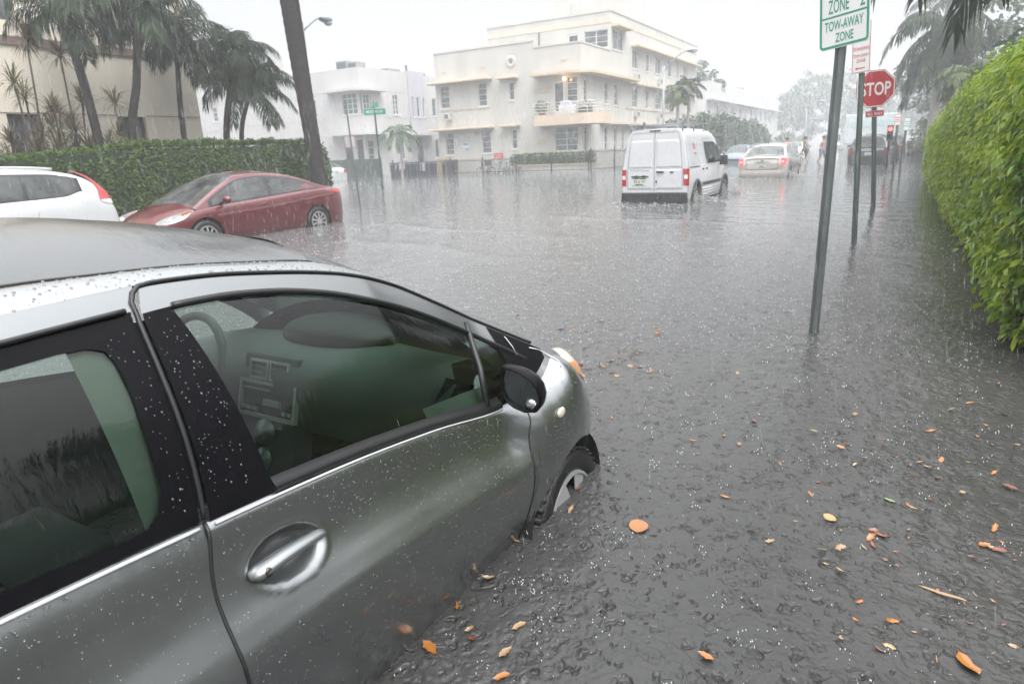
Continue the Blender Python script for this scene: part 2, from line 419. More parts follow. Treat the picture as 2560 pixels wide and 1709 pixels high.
def build_rain():
    m, nt, o = _new('rain_drop')
    t = nt.nodes.new('ShaderNodeBsdfTransparent'); g = nt.nodes.new('ShaderNodeBsdfDiffuse'); g.inputs[0].default_value = (.9, .92, .95, 1)
    tl = nt.nodes.new('ShaderNodeBsdfTranslucent'); tl.inputs[0].default_value = (.9, .92, .95, 1)
    m1 = nt.nodes.new('ShaderNodeMixShader'); nt.links.new(g.outputs[0], m1.inputs[1]); nt.links.new(tl.outputs[0], m1.inputs[2])
    mx = nt.nodes.new('ShaderNodeMixShader'); mx.inputs[0].default_value = .25
    nt.links.new(t.outputs[0], mx.inputs[1]); nt.links.new(m1.outputs[0], mx.inputs[2]); nt.links.new(mx.outputs[0], o.inputs[0])
    n = 15000
    r = 1.3 + 18 * NP.random(n) ** .75; a = R(-30) + R(50) * (NP.random(n) * 2 - 1)
    x = r * np.sin(a); y = r * np.cos(a); z = .05 + NP.random(n) * (1.15 + r * np.where(a < R(-52), .30, .10))
    ok = ~((x > -3.0) & (x < -1.0) & (y < 3.2) & (z < 1.25)) & ~((x > -13) & (x < -10.6) & (y < 11) & (z < 1.3)); ok &= ~((x > .5))
    x, y, z, r = x[ok], y[ok], z[ok], r[ok]; n = len(x)
    L = (.03 + .06 * NP.random(n)) * (.6 + r * .09); rad = (.0004 + .0007 * NP.random(n)) * (.5 + r * .16)
    spindle_field('rain', np.stack([x, y, z], 1), L, rad, (.10, -.02, -1), m)
    # rain curtain hanging over the far end of the street
    n = 60000; y = 42 + 80 * NP.random(n) ** .8; x = -36 + 48 * NP.random(n); z = .2 + 12.5 * NP.random(n) ** 1.15
    ok = ~((x < -17) & (y > 39) & (y < 68)); x, y, z = x[ok], y[ok], z[ok]
    spindle_field('rain', np.stack([x, y, z], 1), .5 + .9 * NP.random(len(x)), .005 + .007 * NP.random(len(x)), (.08, 0, -1), m)
    # splashes standing on the water
    m2 = pm('splash_water', (.55, .57, .6), .08, spec=.8, var=.05)
    n = 4200; r = .8 + 14 * NP.random(n) ** 1.2; a = R(-25) + R(62) * (NP.random(n) * 2 - 1)
    x = r * np.sin(a); y = r * np.cos(a); ok = ~((x > -2.9) & (x < -1.06) & (y < 2.9)) & ~(x > .7) & ~((x < -10.5) & (y < 11)); x, y = x[ok], y[ok]; r = r[ok]
    P = []; 
    for i in range(len(x)):
        k = 1 if RNG.random() < .75 else RNG.randint(4, 9); q = .012 + .03 * RNG.random()
        for j in range(k):
            t = RNG.random() * 6.28; P.append((x[i] + (q * math.cos(t) if k > 1 else 0), y[i] + (q * math.sin(t) if k > 1 else 0), .004 + RNG.random() * .02, (.0012 + .0022 * RNG.random()) * (.75 + r[i] * .1)))
    n = 30000; rr_ = 4.5 + 36 * NP.random(n) ** 1.1; aa_ = R(-26) + R(60) * (NP.random(n) * 2 - 1); xx = rr_ * np.sin(aa_); yy = rr_ * np.cos(aa_)
    ok = ~(xx > .7) & ~((xx < -10.5) & (yy < 11.5)) & ~((xx < -12.7) & (yy < 16)) & ~((np.abs(xx + 5.03) < .9) & (yy > 15.3) & (yy < 20)) & ~((np.abs(xx + 4.5) < .95) & (yy > 26.4) & (yy < 31.3)) & (yy < 37.3)
    P += [(a, b, .008 + .012 * c, (.0022 + .0030 * c) * (.7 + .045 * q)) for a, b, c, q in zip(xx[ok], yy[ok], NP.random(int(ok.sum())), rr_[ok])]
    P = np.array(P); ic = np.array([(0, 0, 1), (.9, 0, .2), (-.45, .78, .2), (-.45, -.78, .2), (0, 0, -1)])
    V = (P[:, None, :3] + ic[None] * P[:, None, 3:] * np.array([1, 1, 2.0])).reshape(-1, 3); b = (np.arange(len(P)) * 5)[:, None]
    F = np.concatenate([b + np.array([f]) for f in ((0, 1, 2), (0, 2, 3), (0, 3, 1), (4, 2, 1), (4, 3, 2), (4, 1, 3))])
    tag(np_mesh('rain_splashes', V, F, m2, smooth=True), None, None, kind='stuff')
build_rain()
# ---------------------------------------------------------------- grey hatchback in the foreground
XC = -1.90
HW = interp([-.90, -.86, -.8, -.6, -.2, .4, 1.6, 2.0, 2.2, 2.35, 2.5, 2.65, 2.76, 2.83, 2.86], [.32, .55, .68, .81, .88, .90, .90, .902, .895, .868, .805, .67, .46, .22, .03])
ZB = interp([-.9, .32, .67, 1.05, 1.4, 1.776, 1.9, 2.0, 2.07, 2.12, 2.165, 2.22, 2.33, 2.42, 2.5, 2.65, 2.8, 2.86], [.78, .702, .672, .632, .579, .507, .498, .502, .520, .547, .580, .570, .500, .44, .38, .29, .23, .2])
ZT = interp([-.85, -.6, .2, .5, .754, .89, 1.09, 1.3, 1.51, 1.72, 1.946, 2.1, 2.2], [.92, 1.04, 1.105, 1.118, 1.121, 1.114, 1.088, 1.048, .981, .882, .751, .655, .585])
PROF = interp([-1.2, -.5, 0, .15, .35, .46, .54, .60, .67, .74, .80, .88, .96, .985, 1.0], [.19, .14, .080, .046, .014, .003, 0, .006, .030, .058, .076, .090, .101, .106, .120])
PROF_F = interp([-1.2, -.5, 0, .15, .35, .52, .7, .8, .88, .96, 1.0], [.15, .11, .062, .036, .010, 0, .005, .015, .034, .072, .118])
def SX(y, z):
    zb = ZB(y); b = XC + HW(y)
    if z <= zb:
        fl = .020 * math.exp(-((y - 2.14) / .34) ** 2) + .02 * math.exp(-((y + .2) / .36) ** 2)
        f_ = min(1, max(0, (y - 1.72) / .22)); f_ = f_ * f_ * (3 - 2 * f_)
        return b + fl - PROF(z / zb) * (1 - f_) - PROF_F(z / zb) * f_
    g = z - zb
    return b - .118 - .25 * g - .44 * g * g - .25 * g * min(1, max(0, (y - 1.4) / .5))
def mirx(vs): return [(2 * XC - x, y, z) for x, y, z in vs]
def side_panel(y0, y1, zlo, zhi, ny, nz, off=0., dent=None, ypow=None):
    """grid on the car's side between two seams (functions of z) and two height lines (functions of y)"""
    P = []
    for i in range(ny):
        u = i / (ny - 1); row = []
        if ypow: u = 1 - (1 - u) ** ypow
        for j in range(nz):
            v = j / (nz - 1); ym = (y0(.5) + y1(.5)) / 2; y = ym
            for _ in range(3):
                z = zlo(y) + v * (zhi(y) - zlo(y)); y = y0(z) + (y1(z) - y0(z)) * u
            x = SX(y, z) + off
            if dent: x -= dent(y, z)
            row.append((x, y, z))
        P.append(row)
    return P
SEAM_R = interp([-.5, -.3, .1, .37, .535, .68, .85, 1.0, 1.06, 1.13], [.62, .625, .627, .630, .642, .675, .70, .712, .718, .75])
SEAM_F = interp([-.5, -.3, .05, .26, .39, .45, .52], [1.79, 1.795, 1.80, 1.80, 1.835, 1.87, 1.885])
k_ = lambda v: (lambda *_: v)
def arch(yc, zc, r, lo=-.4): return lambda y: max(lo, zc + math.sqrt(max(0, r * r - (y - yc) ** 2))) if abs(y - yc) < r else lo
def build_hatchback():
    paint, nt, out = _new('silver_grey_paint')
    p = nt.nodes.new('ShaderNodeBsdfPrincipled'); p.inputs['Base Color'].default_value = (.25, .26, .265, 1); p.inputs['Metallic'].default_value = .93
    p.inputs['Roughness'].default_value = .34; p.inputs['Coat Weight'].default_value = 1; p.inputs['Coat Roughness'].default_value = .03; p.inputs['Coat IOR'].default_value = 1.5
    co = coords(nt)
    bn = nt.nodes.new('ShaderNodeBump'); bn.inputs['Strength'].default_value = .12; bn.inputs['Distance'].default_value = .002
    nt.links.new(noise(nt, co, 120, 3), bn.inputs['Height']); nt.links.new(bn.outputs[0], p.inputs['Coat Normal'])
    nt.links.new(maprange(nt, noise(nt, co, 6, 5), .3, .7, .27, .34), p.inputs['Roughness'])
    nt.links.new(p.outputs[0], out.inputs[0])
    roofm, nt, out = _new('wet_roof_paint')
    p = nt.nodes.new('ShaderNodeBsdfPrincipled'); p.inputs['Base Color'].default_value = (.075, .079, .081, 1); p.inputs['Metallic'].default_value = .7
    p.inputs['Roughness'].default_value = .3; p.inputs['Coat Weight'].default_value = .7; p.inputs['Coat Roughness'].default_value = .05; co = coords(nt)
    bn = nt.nodes.new('ShaderNodeBump'); bn.inputs['Strength'].default_value = .55; bn.inputs['Distance'].default_value = .006
    h = math_(nt, 'ADD', noise(nt, scaled(nt, co, (5, 9, 5)), 2.2, 4), math_(nt, 'MULTIPLY', noise(nt, scaled(nt, co, (1, 1.6, 1)), 55, 3), .35))
    nt.links.new(h, bn.inputs['Height']); nt.links.new(bn.outputs[0], p.inputs['Coat Normal'])
    b2 = nt.nodes.new('ShaderNodeBump'); b2.inputs['Strength'].default_value = .2; b2.inputs['Distance'].default_value = .006
    nt.links.new(h, b2.inputs['Height']); nt.links.new(b2.outputs[0], p.inputs['Normal'])
    nt.links.new(p.outputs[0], out.inputs[0])
    black = pm('gloss_black', (.006, .006, .0075), .25, coat=.0, spec=.08, var=.2, bump=.05, bs=90)
    rubber = pm('rubber', (.012, .012, .013), .42, var=.2)
    glass = glass_mat('tinted_window', (.48, .60, .55), 1.0, .015, streak=.16, dirt=.0)
    dark = pm('dark_lining', (.02, .02, .021), .8)
    t = thing('hatchback', 'grey three-door hatchback with a wet roof, half sunk at the kerb in the foreground', 'car', (XC, 1.05, 0))
    # --- door with its recessed grip
    def dent(y, z):
        a = R(8); u = (y - .822) * math.cos(a) - (z - .526) * math.sin(a); v = (y - .822) * math.sin(a) + (z - .526) * math.cos(a)
        r = math.hypot(u / .108, v / .059)
        if r >= 1: return -.003 * math.exp(-((r - 1) / .06) ** 2)
        s = min(1, (1 - r) / .5); s = s * s * (3 - 2 * s)
        return .027 * s * (1.0 + .25 * (v / .08)) - .003 * math.exp(-((r - 1) / .06) ** 2)
    g = lambda y: .0035
    door = MB().grid(side_panel(lambda z: SEAM_R(z) + .004, lambda z: SEAM_F(z) - .003, k_(-.4), ZB, 190, 130, 0, dent)).build('door', paint, t, True)
    # handle
    hb = MB(); pts = []; rad = []
    for i in range(15):
        u = i / 14; y = .715 + .208 * u; z = .536 + .012 * math.sin(u * PI) - .008 * u
        pts.append((SX(y, z) + .006 + .020 * math.sin(PI * min(1, max(0, u))) ** .6, y, z)); rad.append(.026 * (1 - .35 * u) * min(1, .45 + u * 8, .35 + (1 - u) * 8))
    hb.tube(pts, rad, 14, flat=.62); hd = hb.build('door_handle', pm('handle_paint', (.25, .265, .27), .28, metal=.7, coat=1, var=.05), door, True)
    lk = MB(); c = (SX(.742, .540) + .0385, .742, .540); lk.lathe([(.0001, .003), (.009, .003), (.011, 0), (.011, -.012)], 16, 'x', c); lk.build('lock', pm('lock_metal', (.1, .09, .08), .35, metal=.8), hd, True)
    MB().grid([[(SX(y, ZB(y) + z) + o, y, ZB(y) + z) for (z, o) in ((-.003, -.004), (.001, .009), (.016, .010), (.022, .004), (.034, .001))] for y in lin(.845, 1.80, 60)]).build('window_seal', rubber, door, True)
    # black pillar plate behind the door glass
    PR = interp([.5, .671, .85, 1.0, 1.074], [.83, .842, .832, .812, .795])
    MB().grid(side_panel(lambda z: SEAM_R(z) + .012, PR, lambda y: ZB(y) + .001, lambda y: ZT(y) - .048, 8, 26, .002)).build('pillar_cover', black, door, True)
    # upper silver frame of the door
    ZW = interp([.6, .778, .9, 1.043, 1.208, 1.442, 1.646, 1.827, 1.98, 2.1, 2.2], [1.065, 1.074, 1.070, 1.054, 1.019, .939, .851, .753, .655, .575, .54])
    MB().grid(side_panel(lambda z: SEAM_R(z) + .010, k_(2.12), lambda y: ZW(y) - .004, lambda y: ZT(y) - .006, 70, 6, .003)).build('door_frame', paint, door, True)
    MB().tube([(SX(y, ZW(y)) + .006, y, ZW(y) - .004) for y in lin(.80, 2.06, 50)], [.0085] * 50, 8).build('window_trim', rubber, door, True)
    # door glass
    MB().grid(side_panel(lambda z: PR(z) - .015, lambda z: interp([.4, .52, .753, .9], [1.70, 1.72, 1.835, 1.88])(z), lambda y: ZB(y) + .012, lambda y: ZW(y) - .002, 60, 30, -.004)).build('door_window', glass, t, True)
    bar = MB(); bar.tube([(SX(y, z) + .004, y, z) for y, z in ((1.722, .53), (1.78, .64), (1.835, .75), (1.85, .775))], .011, 8); bar.build('window_bar', rubber, door, True)
    MB().grid(side_panel(lambda z: interp([.4, .52, .753, .9], [1.71, 1.73, 1.845, 1.89])(z), k_(2.02), lambda y: ZB(y) + .02, lambda y: ZW(y) - .002, 20, 16, -.003)).build('quarter_window', glass, t, True)
    # black corner plate that carries the mirror
    sl = MB()
    sl.grid([[(SX(y, ZB(y) + .002 + v * (ZT(y) - .012 - ZB(y))) + .0045, y, ZB(y) + .002 + v * (ZT(y) - .012 - ZB(y))) for v in lin(0, 1, 8)] for y in lin(1.95, 2.145, 16)])
    sl.build('corner_plate', black, t, True)
    MB().tube([(SX(y, z) + .006, y, z) for y, z in ((2.10, .628), (2.135, .612), (2.158, .592), (2.164, .570), (2.145, .547))], .002, 6).build('plate_edge', pm('bright_edge', (.6, .62, .63), .25, metal=.7), t, True)
    # --- rest of the body shell, both sides
    body = MB()
    def both(P): body.grid(P); body.grid([mirx(r) for r in P])
    fa = arch(2.14, -.055, .308); ra = arch(-.2, -.12, .345)
    ffy = [1.74 + (2.56 - 1.74) * i / 79 for i in range(80)]
    def strip(ys, lo, hi, nz): return [[(SX(y, z), y, z) for z in lin(lo(y), hi(y), nz)] for y in ys]
    P = side_panel(lambda z: SEAM_F(min(z, .52)) + .003, k_(2.56), fa, ZB, 110, 44)
    both(P)
    both([[(SX(y, z), y, z) for z in lin(-.4, ZB(y), 30)] for y in [2.56 + .298 * (1 - (1 - i / 30) ** 2) for i in range(31)]])
    Q = [[(SX(y, z), y, z) for z in lin(ra(y), ZB(y), 30)] for y in lin(-.9, .62, 110)]
    Q2 = side_panel(k_(.62), lambda z: SEAM_R(z) - .003, k_(-.4), ZB, 6, 30)
    both(Q); both(Q2)
    # far side door and frames
    body.grid([mirx(r) for r in side_panel(SEAM_R, SEAM_F, k_(-.4), ZB, 30, 20)])
    body.grid([mirx(r) for r in side_panel(k_(-.5), k_(2.12), lambda y: ZW(y) - .004, ZT, 40, 4)])
    body.grid([mirx(r) for r in side_panel(lambda z: .70, lambda z: .80, ZB, ZT, 3, 10)])
    # arch lips folding inward
    for f in (1, 0):
        for (yc, zc, ar) in ((2.14, -.055, .308), (-.2, -.12, .345)):
            L = []
            for a in lin(.05, PI - .05, 40):
                y = yc + ar * math.cos(a); z = zc + ar * math.sin(a); x = SX(y, z)
                L.append([(x, y, z), (x - .012, yc + (ar - .01) * math.cos(a), zc + (ar - .01) * math.sin(a)), (x - .045, yc + (ar - .01) * math.cos(a), zc + (ar - .01) * math.sin(a))])
            body.grid(L if f else [mirx(r) for r in L])
    # roof rail between door seam and roof ditch, running down the windscreen pillar
    ZO = interp([-.85, -.6, 0, .55, .7, .889, 1.126, 1.27, 1.41, 1.6, 1.82, 2.03, 2.12], [.97, 1.085, 1.145, 1.150, 1.143, 1.131, 1.103, 1.082, 1.034, .959, .838, .715, .665])
    XO = interp([-.85, 1.2, 1.45, 1.8, 2.12], [-1.40, -1.405, -1.395, -1.365, -1.30])
    rl = []
    for y in lin(-.85, 2.12, 130):
        a = (SX(y, ZT(y)), y, ZT(y)); b = (XO(y), y, ZO(y)); row = []
        for s in lin(0, 1, 7):
            row.append((a[0] + (b[0] - a[0]) * s, y, a[2] + (b[2] - a[2]) * s + .010 * math.sin(PI * s)))
        rl.append(row)
    both(rl)
    # strip above the rear side glass
    ZQ = interp([-.6, .3, .62, .75], [1.0, 1.068, 1.076, 1.078])
    both(side_panel(k_(-.62), lambda z: SEAM_R(z) - .004, ZQ, ZT, 50, 5, .002))
    # hood
    zc = interp([1.94, 2.15, 2.38, 2.6, 2.75, 2.86], [.79, .755, .67, .52, .37, .2])
    hood = MB(); G = []
    for y in [1.94 + .915 * (1 - (1 - i / 40) ** 1.6) for i in range(41)]:
        xe = SX(y, ZB(y)); row = []
        for i in range(41):
            s = -1 + 2 * i / 40; w = 1 - abs(s)
            x = XC + (xe - XC) * -s; f = 1 - (1 - w) ** 2.3
            row.append((x, y, ZB(y) + (max(zc(y), ZB(y) + .01) - ZB(y)) * f))
        G.append(row)
    hood.grid(G); bd = body.build('body', paint, t, True); hood.build('hood', roofm, t, True)
    MB().tube([(-1.165, 2.01, .625), (-1.185, 2.012, .655), (-1.215, 2.015, .685), (-1.25, 2.01, .705)], .0017, 6).build('hood_gap', pm('bright_gap', (.5, .52, .53), .3, metal=.5), bd, True)
    # roof
    zcr = interp([-.85, -.6, -.2, .3, .783, .982, 1.228, 1.45, 1.5], [1.02, 1.15, 1.235, 1.258, 1.245, 1.22, 1.168, 1.108, 1.088]); G = []
    for i in range(70):
        u = i / 69; row = []
        for j in range(41):
            s = -1 + 2 * j / 40; y1 = 1.285 + .205 * (1 - s * s); y = -.85 + (y1 + .85) * u
            row.append((XC + .497 * s, y, ZO(y) - .006 + (zcr(y) - ZO(y) + .006) * (1 - abs(s) ** 2.2)))
        G.append(row)
    MB().grid(G).build('roof', roofm, t, True)
    for nm, xs in (('roof_ditch', 1), ('roof_ditch', -1)):
        MB().tube([(XC + xs * (XO(y) - XC - .002), y, ZO(y) + .001) for y in lin(-.8, 1.42 if xs > 0 else .6, 50)], .004, 6).build(nm, rubber, bd, True)
    # windscreen
    wsm = glass_mat('windscreen_glass', (.55, .68, .62), 1, .02, streak=.1, dirt=.08); G = []
    for j in range(31):
        s = -1 + 2 * j / 30; c = 1 - s * s; row = []
        for i in range(20):
            u = i / 19
            a = Vector((XC + .495 * s, 1.25 + .20 * c, 1.072 + .045 * c)); b = Vector((XC + .545 * s, 2.02 + .36 * c, .662 - .006 * c)); p = a.lerp(b, u); p.z += .028 * math.sin(PI * u)
            row.append(tuple(p))
        G.append(row)
    MB().grid(G).build('windscreen', wsm, t, True)
    # rear screen and tail
    G = []
    for j in range(13):
        s = -1 + 2 * j / 12; G.append([(XC + (.49 + .1 * u) * s, -.85 - .07 * u * (1 - s * s) - .02, 1.0 - .26 * u + .02 * (1 - s * s)) for u in lin(0, 1, 6)])
    MB().grid(G).build('rear_screen', glass, t, True)
    # rear side glass with a wide black surround
    gl = [(.595, .70), (.600, 1.055)]
    MB().grid(side_panel(k_(-.55), lambda z: SEAM_R(z) - .010, lambda y: ZB(y) + .004, lambda y: ZQ(y) - .002, 40, 16, -.006)).build('rear_side_window', glass, t, True)
    fr = MB(); gy = lambda z: interp([.72, .75, .80, .9, 1.0, 1.04], [.44, .535, .572, .592, .585, .55])(z)
    ins = []; outs = []
    path = [(.30, .738), (.40, .727), (.47, .718), (.53, .711), (.573, .714), (.598, .730), (.618, .766), (.629, .845), (.640, .94), (.640, 1.0), (.632, 1.022), (.605, 1.034), (.553, 1.037), (.30, 1.034), (-.2, 1.02), (-.45, .99), (-.5, .9), (-.45, .80), (-.2, .765)]
    def hit(p):
        c = (.2, .88); d = (p[0] - c[0], p[1] - c[1]); best = None
        t_ = 1.0
        while t_ < 8:
            y, z = c[0] + d[0] * t_, c[1] + d[1] * t_
            if z < ZB(y) + .003 or z > ZQ(y) - .001 or y > SEAM_R(z) - .008 or y < -.58: break
            t_ += .004
        t_ -= .004
        return (c[0] + d[0] * t_, c[1] + d[1] * t_)
    dense = []
    for i in range(len(path)):
        a, b = path[i], path[(i + 1) % len(path)]
        n = 10 if i < 13 else 5
        for q in range(n): dense.append((a[0] + (b[0] - a[0]) * q / n, a[1] + (b[1] - a[1]) * q / n))
    # corners of the surround
    rows = []
    for p in dense:
        h = hit(p)
        rows.append([(SX(p[0] + (h[0] - p[0]) * s, p[1] + (h[1] - p[1]) * s) - .001, p[0] + (h[0] - p[0]) * s, p[1] + (h[1] - p[1]) * s) for s in lin(0, 1, 6)])
    rows.append(rows[0]); fr.grid(rows); fr.build('window_surround', black, t, False)
    MB().tube([(SX(.40 + .0 * u, 0) * 0 + SX(y, ZQ(y)) + .004, y, ZQ(y) + .004) for u, y in ((0, v) for v in lin(-.5, .70, 40))], .006, 6).build('window_trim', rubber, bd, True)
    MB().tube([(SX(y, ZB(y)) + .012, y, ZB(y) - .002) for y in lin(-.5, .655, 40)], .0042, 6).build('belt_highlight', pm('highlight_silver', (.62, .64, .65), .3, metal=.3), bd, True)  # pale line painted as the sky highlight along the lip below the windows
    MB().tube([(SX(y, ZB(y)) + .014, y, ZB(y) - .004) for y in lin(.69, 1.78, 50)], [.0036 - .0014 * i / 49 for i in range(50)], 6).build('belt_highlight', bpy.data.materials['highlight_silver'], door, True)
    # seams
    sm = MB(); sm.tube([(SX(SEAM_R(z), z) + .0005, SEAM_R(z), z) for z in lin(-.35, .675, 60)], .0042, 6); sm.tube([(SX(SEAM_F(z), z) + .0003, SEAM_F(z), z) for z in lin(-.35, .50, 40)], .0028, 6)
    pt = [(SX(SEAM_R(z), z) + .003, SEAM_R(z), z) for z in lin(.68, 1.07, 26)]
    pt += [(SX(y, z) + .004, y, z) for y, z in ((.722, 1.092), (.734, 1.109), (.752, 1.119))]
    pt += [(SX(y, ZT(y)) + .004, y, ZT(y)) for y in lin(.78, 2.12, 70)]
    sm.tube(pt, .0055, 8); sm.build('door_seal', rubber, bd, True)
    # mirror
    f = [(-1.056, .690), (-1.02, .686), (-.985, .674), (-.948, .652), (-.926, .622), (-.916, .583), (-.921, .553), (-.936, .534), (-.979, .528), (-1.02, .541), (-1.05, .562), (-1.067, .6), (-1.070, .645)]
    f = [(-.993 + (a + .993) * .93, .609 + (b - .609) * .95) for a, b in f]; cx = sum(a for a, _ in f) / len(f); cz = sum(b for _, b in f) / len(f)
    mb = MB(); sc_ = lambda k, y: [(cx + (a - cx) * k, y + (a - cx) * .12, cz + (b - cz) * k) for a, b in f]
    mb.grid([sc_(.86, 1.735), sc_(.87, 1.722), sc_(.93, 1.716), sc_(1.0, 1.722), sc_(1.0, 1.740), sc_(.95, 1.762), sc_(.85, 1.785), sc_(.6, 1.806), sc_(.02, 1.812)], close=True)
    mr = mb.build('wing_mirror', black, t, True, bevel=0)
    mg = MB(); k = sc_(.875, 1.733); mg.add(k, [tuple(range(len(k)))]); mg.build('mirror_glass', pm('mirror', (.17, .19, .19), .03, metal=1, var=.06, bump=.25, bs=60), mr)
    bs_ = MB(); bs_.lathe([(.0001, -.008), (.012, -.007), (.021, -.003), (.023, .003)], 18, 'y', (-.962, 1.737, .556)); bs_.build('blind_spot_mirror', pm('convex_mirror', (.55, .56, .55), .06, metal=1, var=.25, vs=60, bump=.4, bs=120), mr, True)
    st = MB(); st.tube([(-1.155, 1.86, .548), (-1.11, 1.84, .568), (-1.07, 1.80, .60), (-1.02, 1.79, .61)], [.030, .026, .024, .022], 10, flat=.6); st.tube([(-1.145, 1.80, .60), (-1.10, 1.77, .63), (-1.06, 1.76, .66)], .010, 8); st.build('mirror_arm', black, mr, True)
    # repeater lamp
    MB().ell((SX(2.03, .415) + .001, 2.03, .415), (.010, .030, .020), 16, 10).build('side_repeater', pm('repeater_lens', (.55, .50, .44), .15, coat=1, var=.1), t, True)
    # headlamp
    lo = [(-1.095, 2.255, .525), (-1.078, 2.32, .452), (-1.082, 2.39, .40), (-1.105, 2.475, .345), (-1.19, 2.62, .29), (-1.34, 2.735, .26)]
    hi = [(-1.165, 2.29, .567), (-1.185, 2.37, .55), (-1.2, 2.44, .518), (-1.23, 2.52, .468), (-1.32, 2.64, .39), (-1.44, 2.72, .32)]
    def rs(c, n=26):
        fs = [interp(range(len(c)), [p[k] for p in c]) for k in range(3)]
        return [tuple(g_(i * (len(c) - 1) / (n - 1)) for g_ in fs) for i in range(n)]
    L, H = rs(lo), rs(hi); G = []
    for i, (a, b) in enumerate(zip(L, H)):
        a, b = Vector(a), Vector(b); q = .034 * math.sin(PI * min(1, (i + 1.5) / 20)) ** .7; nrm = Vector((.62, .50, .6)).normalized()
        G.append([tuple(a.lerp(b, s) + nrm * q * (4 * s * (1 - s)) ** .6) for s in lin(0, 1, 12)])
    hl = MB().grid(G).build('headlight', pm('yellowed_lens', (.62, .55, .40), .12, coat=1, var=.08, col2=(.70, .66, .52), c2s=9), t, True)
    A = [[Vector(p) + Vector((.0035, .001, .002)) for p in r[1:6]] for r in G[2:19]]
    am = MB().grid([[tuple(r[0].lerp(r[-1], s * (math.sin(PI * (i + .6) / 17.2) ** .6)) + (r[min(4, int(s * 4 + .5))] - r[0].lerp(r[-1], int(s * 4 + .5) / 4)) * (math.sin(PI * (i + .6) / 17.2) ** .6)) for s in lin(0, 1, 5)] for i, r in enumerate(A)])
    am.build('turn_signal', pm('amber_lens', (.62, .25, .07), .15, coat=1, var=.1), hl, True)
    # wheels
    tm = pm('wet_tyre', (.010, .010, .010), .38, var=.3, bump=.4, bs=120); hm = pm('hubcap_silver', (.42, .43, .44), .28, metal=.5, var=.08)
    for k, (wx, wy, wz) in enumerate(((-1.118, 2.185, -.118), (-2.682, 2.185, -.118), (-1.225, -.2, -.15), (-2.575, -.2, -.15))):
        sg = 1 if wx > XC else -1
        w = thing_part('wheel', t, (wx, wy, wz))
        ty = MB(); ty.lathe([(.200, .075), (.225, .092), (.262, .092), (.284, .075), (.290, .03), (.290, -.03), (.284, -.08), (.2, -.09)], 48, 'x')
        for i in range(44):   # tread blocks
            a = 2 * PI * i / 44; M = Matrix.Rotation(a, 4, 'X'); ty.box(-.08, .08, -.012, .012, .285, .2935, M=M)
        ty.build('tyre', tm, w, True, W=False)
        h = MB(); h.lathe([(.200, .07), (.197, .086), (.186, .088), (.180, .078)], 48, 'x'); 
        for i in range(6):
            a = 2 * PI * i / 6 + .55; M = Matrix.Rotation(a, 4, 'X')
            h.add([tuple(M @ Vector(q)) for q in ((.080, -.052, .185), (.080, .052, .185), (.092, .034, .11), (.098, .024, .04), (.098, -.024, .04), (.092, -.034, .11))], [(0, 1, 2, 5), (5, 2, 3, 4)])
        h.lathe([(.0001, .108), (.035, .106), (.05, .096), (.055, .085)], 24, 'x'); h.build('hubcap', hm, w, False, W=False, solid=.004)
        d = MB(); d.lathe([(.0001, .04), (.2, .04)], 30, 'x'); d.build('brake_disc', dark, w, W=False)
        if sg < 0: w.rotation_euler = (0, 0, PI)
    # arch liners, floor, interior
    for yc, zc, r in ((2.14, -.055, .325), (-.2, -.12, .36)):
        for s in (1, -1):
            il = MB(); G = []
            for x in ((SX(yc, .2) - .03), -1.5):
                G.append([(XC + s * (x - XC), yc + r * math.cos(a), zc + r * math.sin(a)) for a in lin(-.3, PI + .3, 30)])
            il.grid(G); il.add(G[1], [tuple(range(30))]); il.build('arch_liner', dark, t, True, weld=True)
    inn = MB(); inn.box(-2.70, -1.10, -.7, 2.0, -.12, -.10); inn.grid([[(-1.13, y, -.1), (-1.135, y, .3), (-1.15, y, ZB(y) - .02)] for y in lin(-.6, 1.95, 30)]); inn.grid([[(-2.67, y, -.1), (-2.66, y, ZB(y) - .02)] for y in lin(-.6, 1.95, 30)])
    inn.box(-2.6, -1.2, -.75, -.6, -.1, .72)
    inn.build('cabin_lining', pm('cabin_trim', (.10, .105, .095), .85), t)
    beige = pm('beige_trim', (.34, .36, .30), .75); dsh = pm('dash_grey', (.10, .12, .112), .7, var=.1); dk = pm('dash_black', (.012, .014, .013), .5); sv = pm('dash_silver', (.46, .49, .48), .3, metal=.45)
    hdl = MB(); 
    hdl.grid([[(XC + .56 * s, y, ZO(y) - .03 + (zcr(y) - ZO(y)) * (1 - s * s)) for s in lin(-1, 1, 13)] for y in lin(-.6, 1.3, 20)])
    hdl.build('headliner', pm('headliner', (.40, .42, .38), .9), t, True)
    # dashboard
    prof = [(1.62, .35), (1.58, .50), (1.60, .58), (1.66, .635), (1.78, .66), (1.9, .645), (1.98, .60)]
    MB().grid([[(XC + (.70 if y < 1.75 else .60) * s, y + .10 * s * s * 0 + .05 * (1 - abs(s)) * -1 * (y < 1.7), z + .018 * math.cos(s * 3.0)) for y, z in prof] for s in lin(-1, 1, 25)]).build('dashboard', dsh, t, True)
    MB().ell((-1.90, 1.86, .675), (.28, .17, .075), 24, 12).build('instrument_hood', dk, t, True)
    stk = MB(M=Matrix.Translation((-1.99, 1.54, .50)) @ Matrix.Rotation(R(-16), 4, 'X'))
    stk.box(-.155, .155, 0, .10, -.36, .155, top=.96); cs = stk.build('centre_stack', pm('stack_grey', (.055, .06, .058), .4), t, bevel=.008)
    M0 = Matrix.Translation((-1.985, 1.536, .50)) @ Matrix.Rotation(R(-16), 4, 'X')
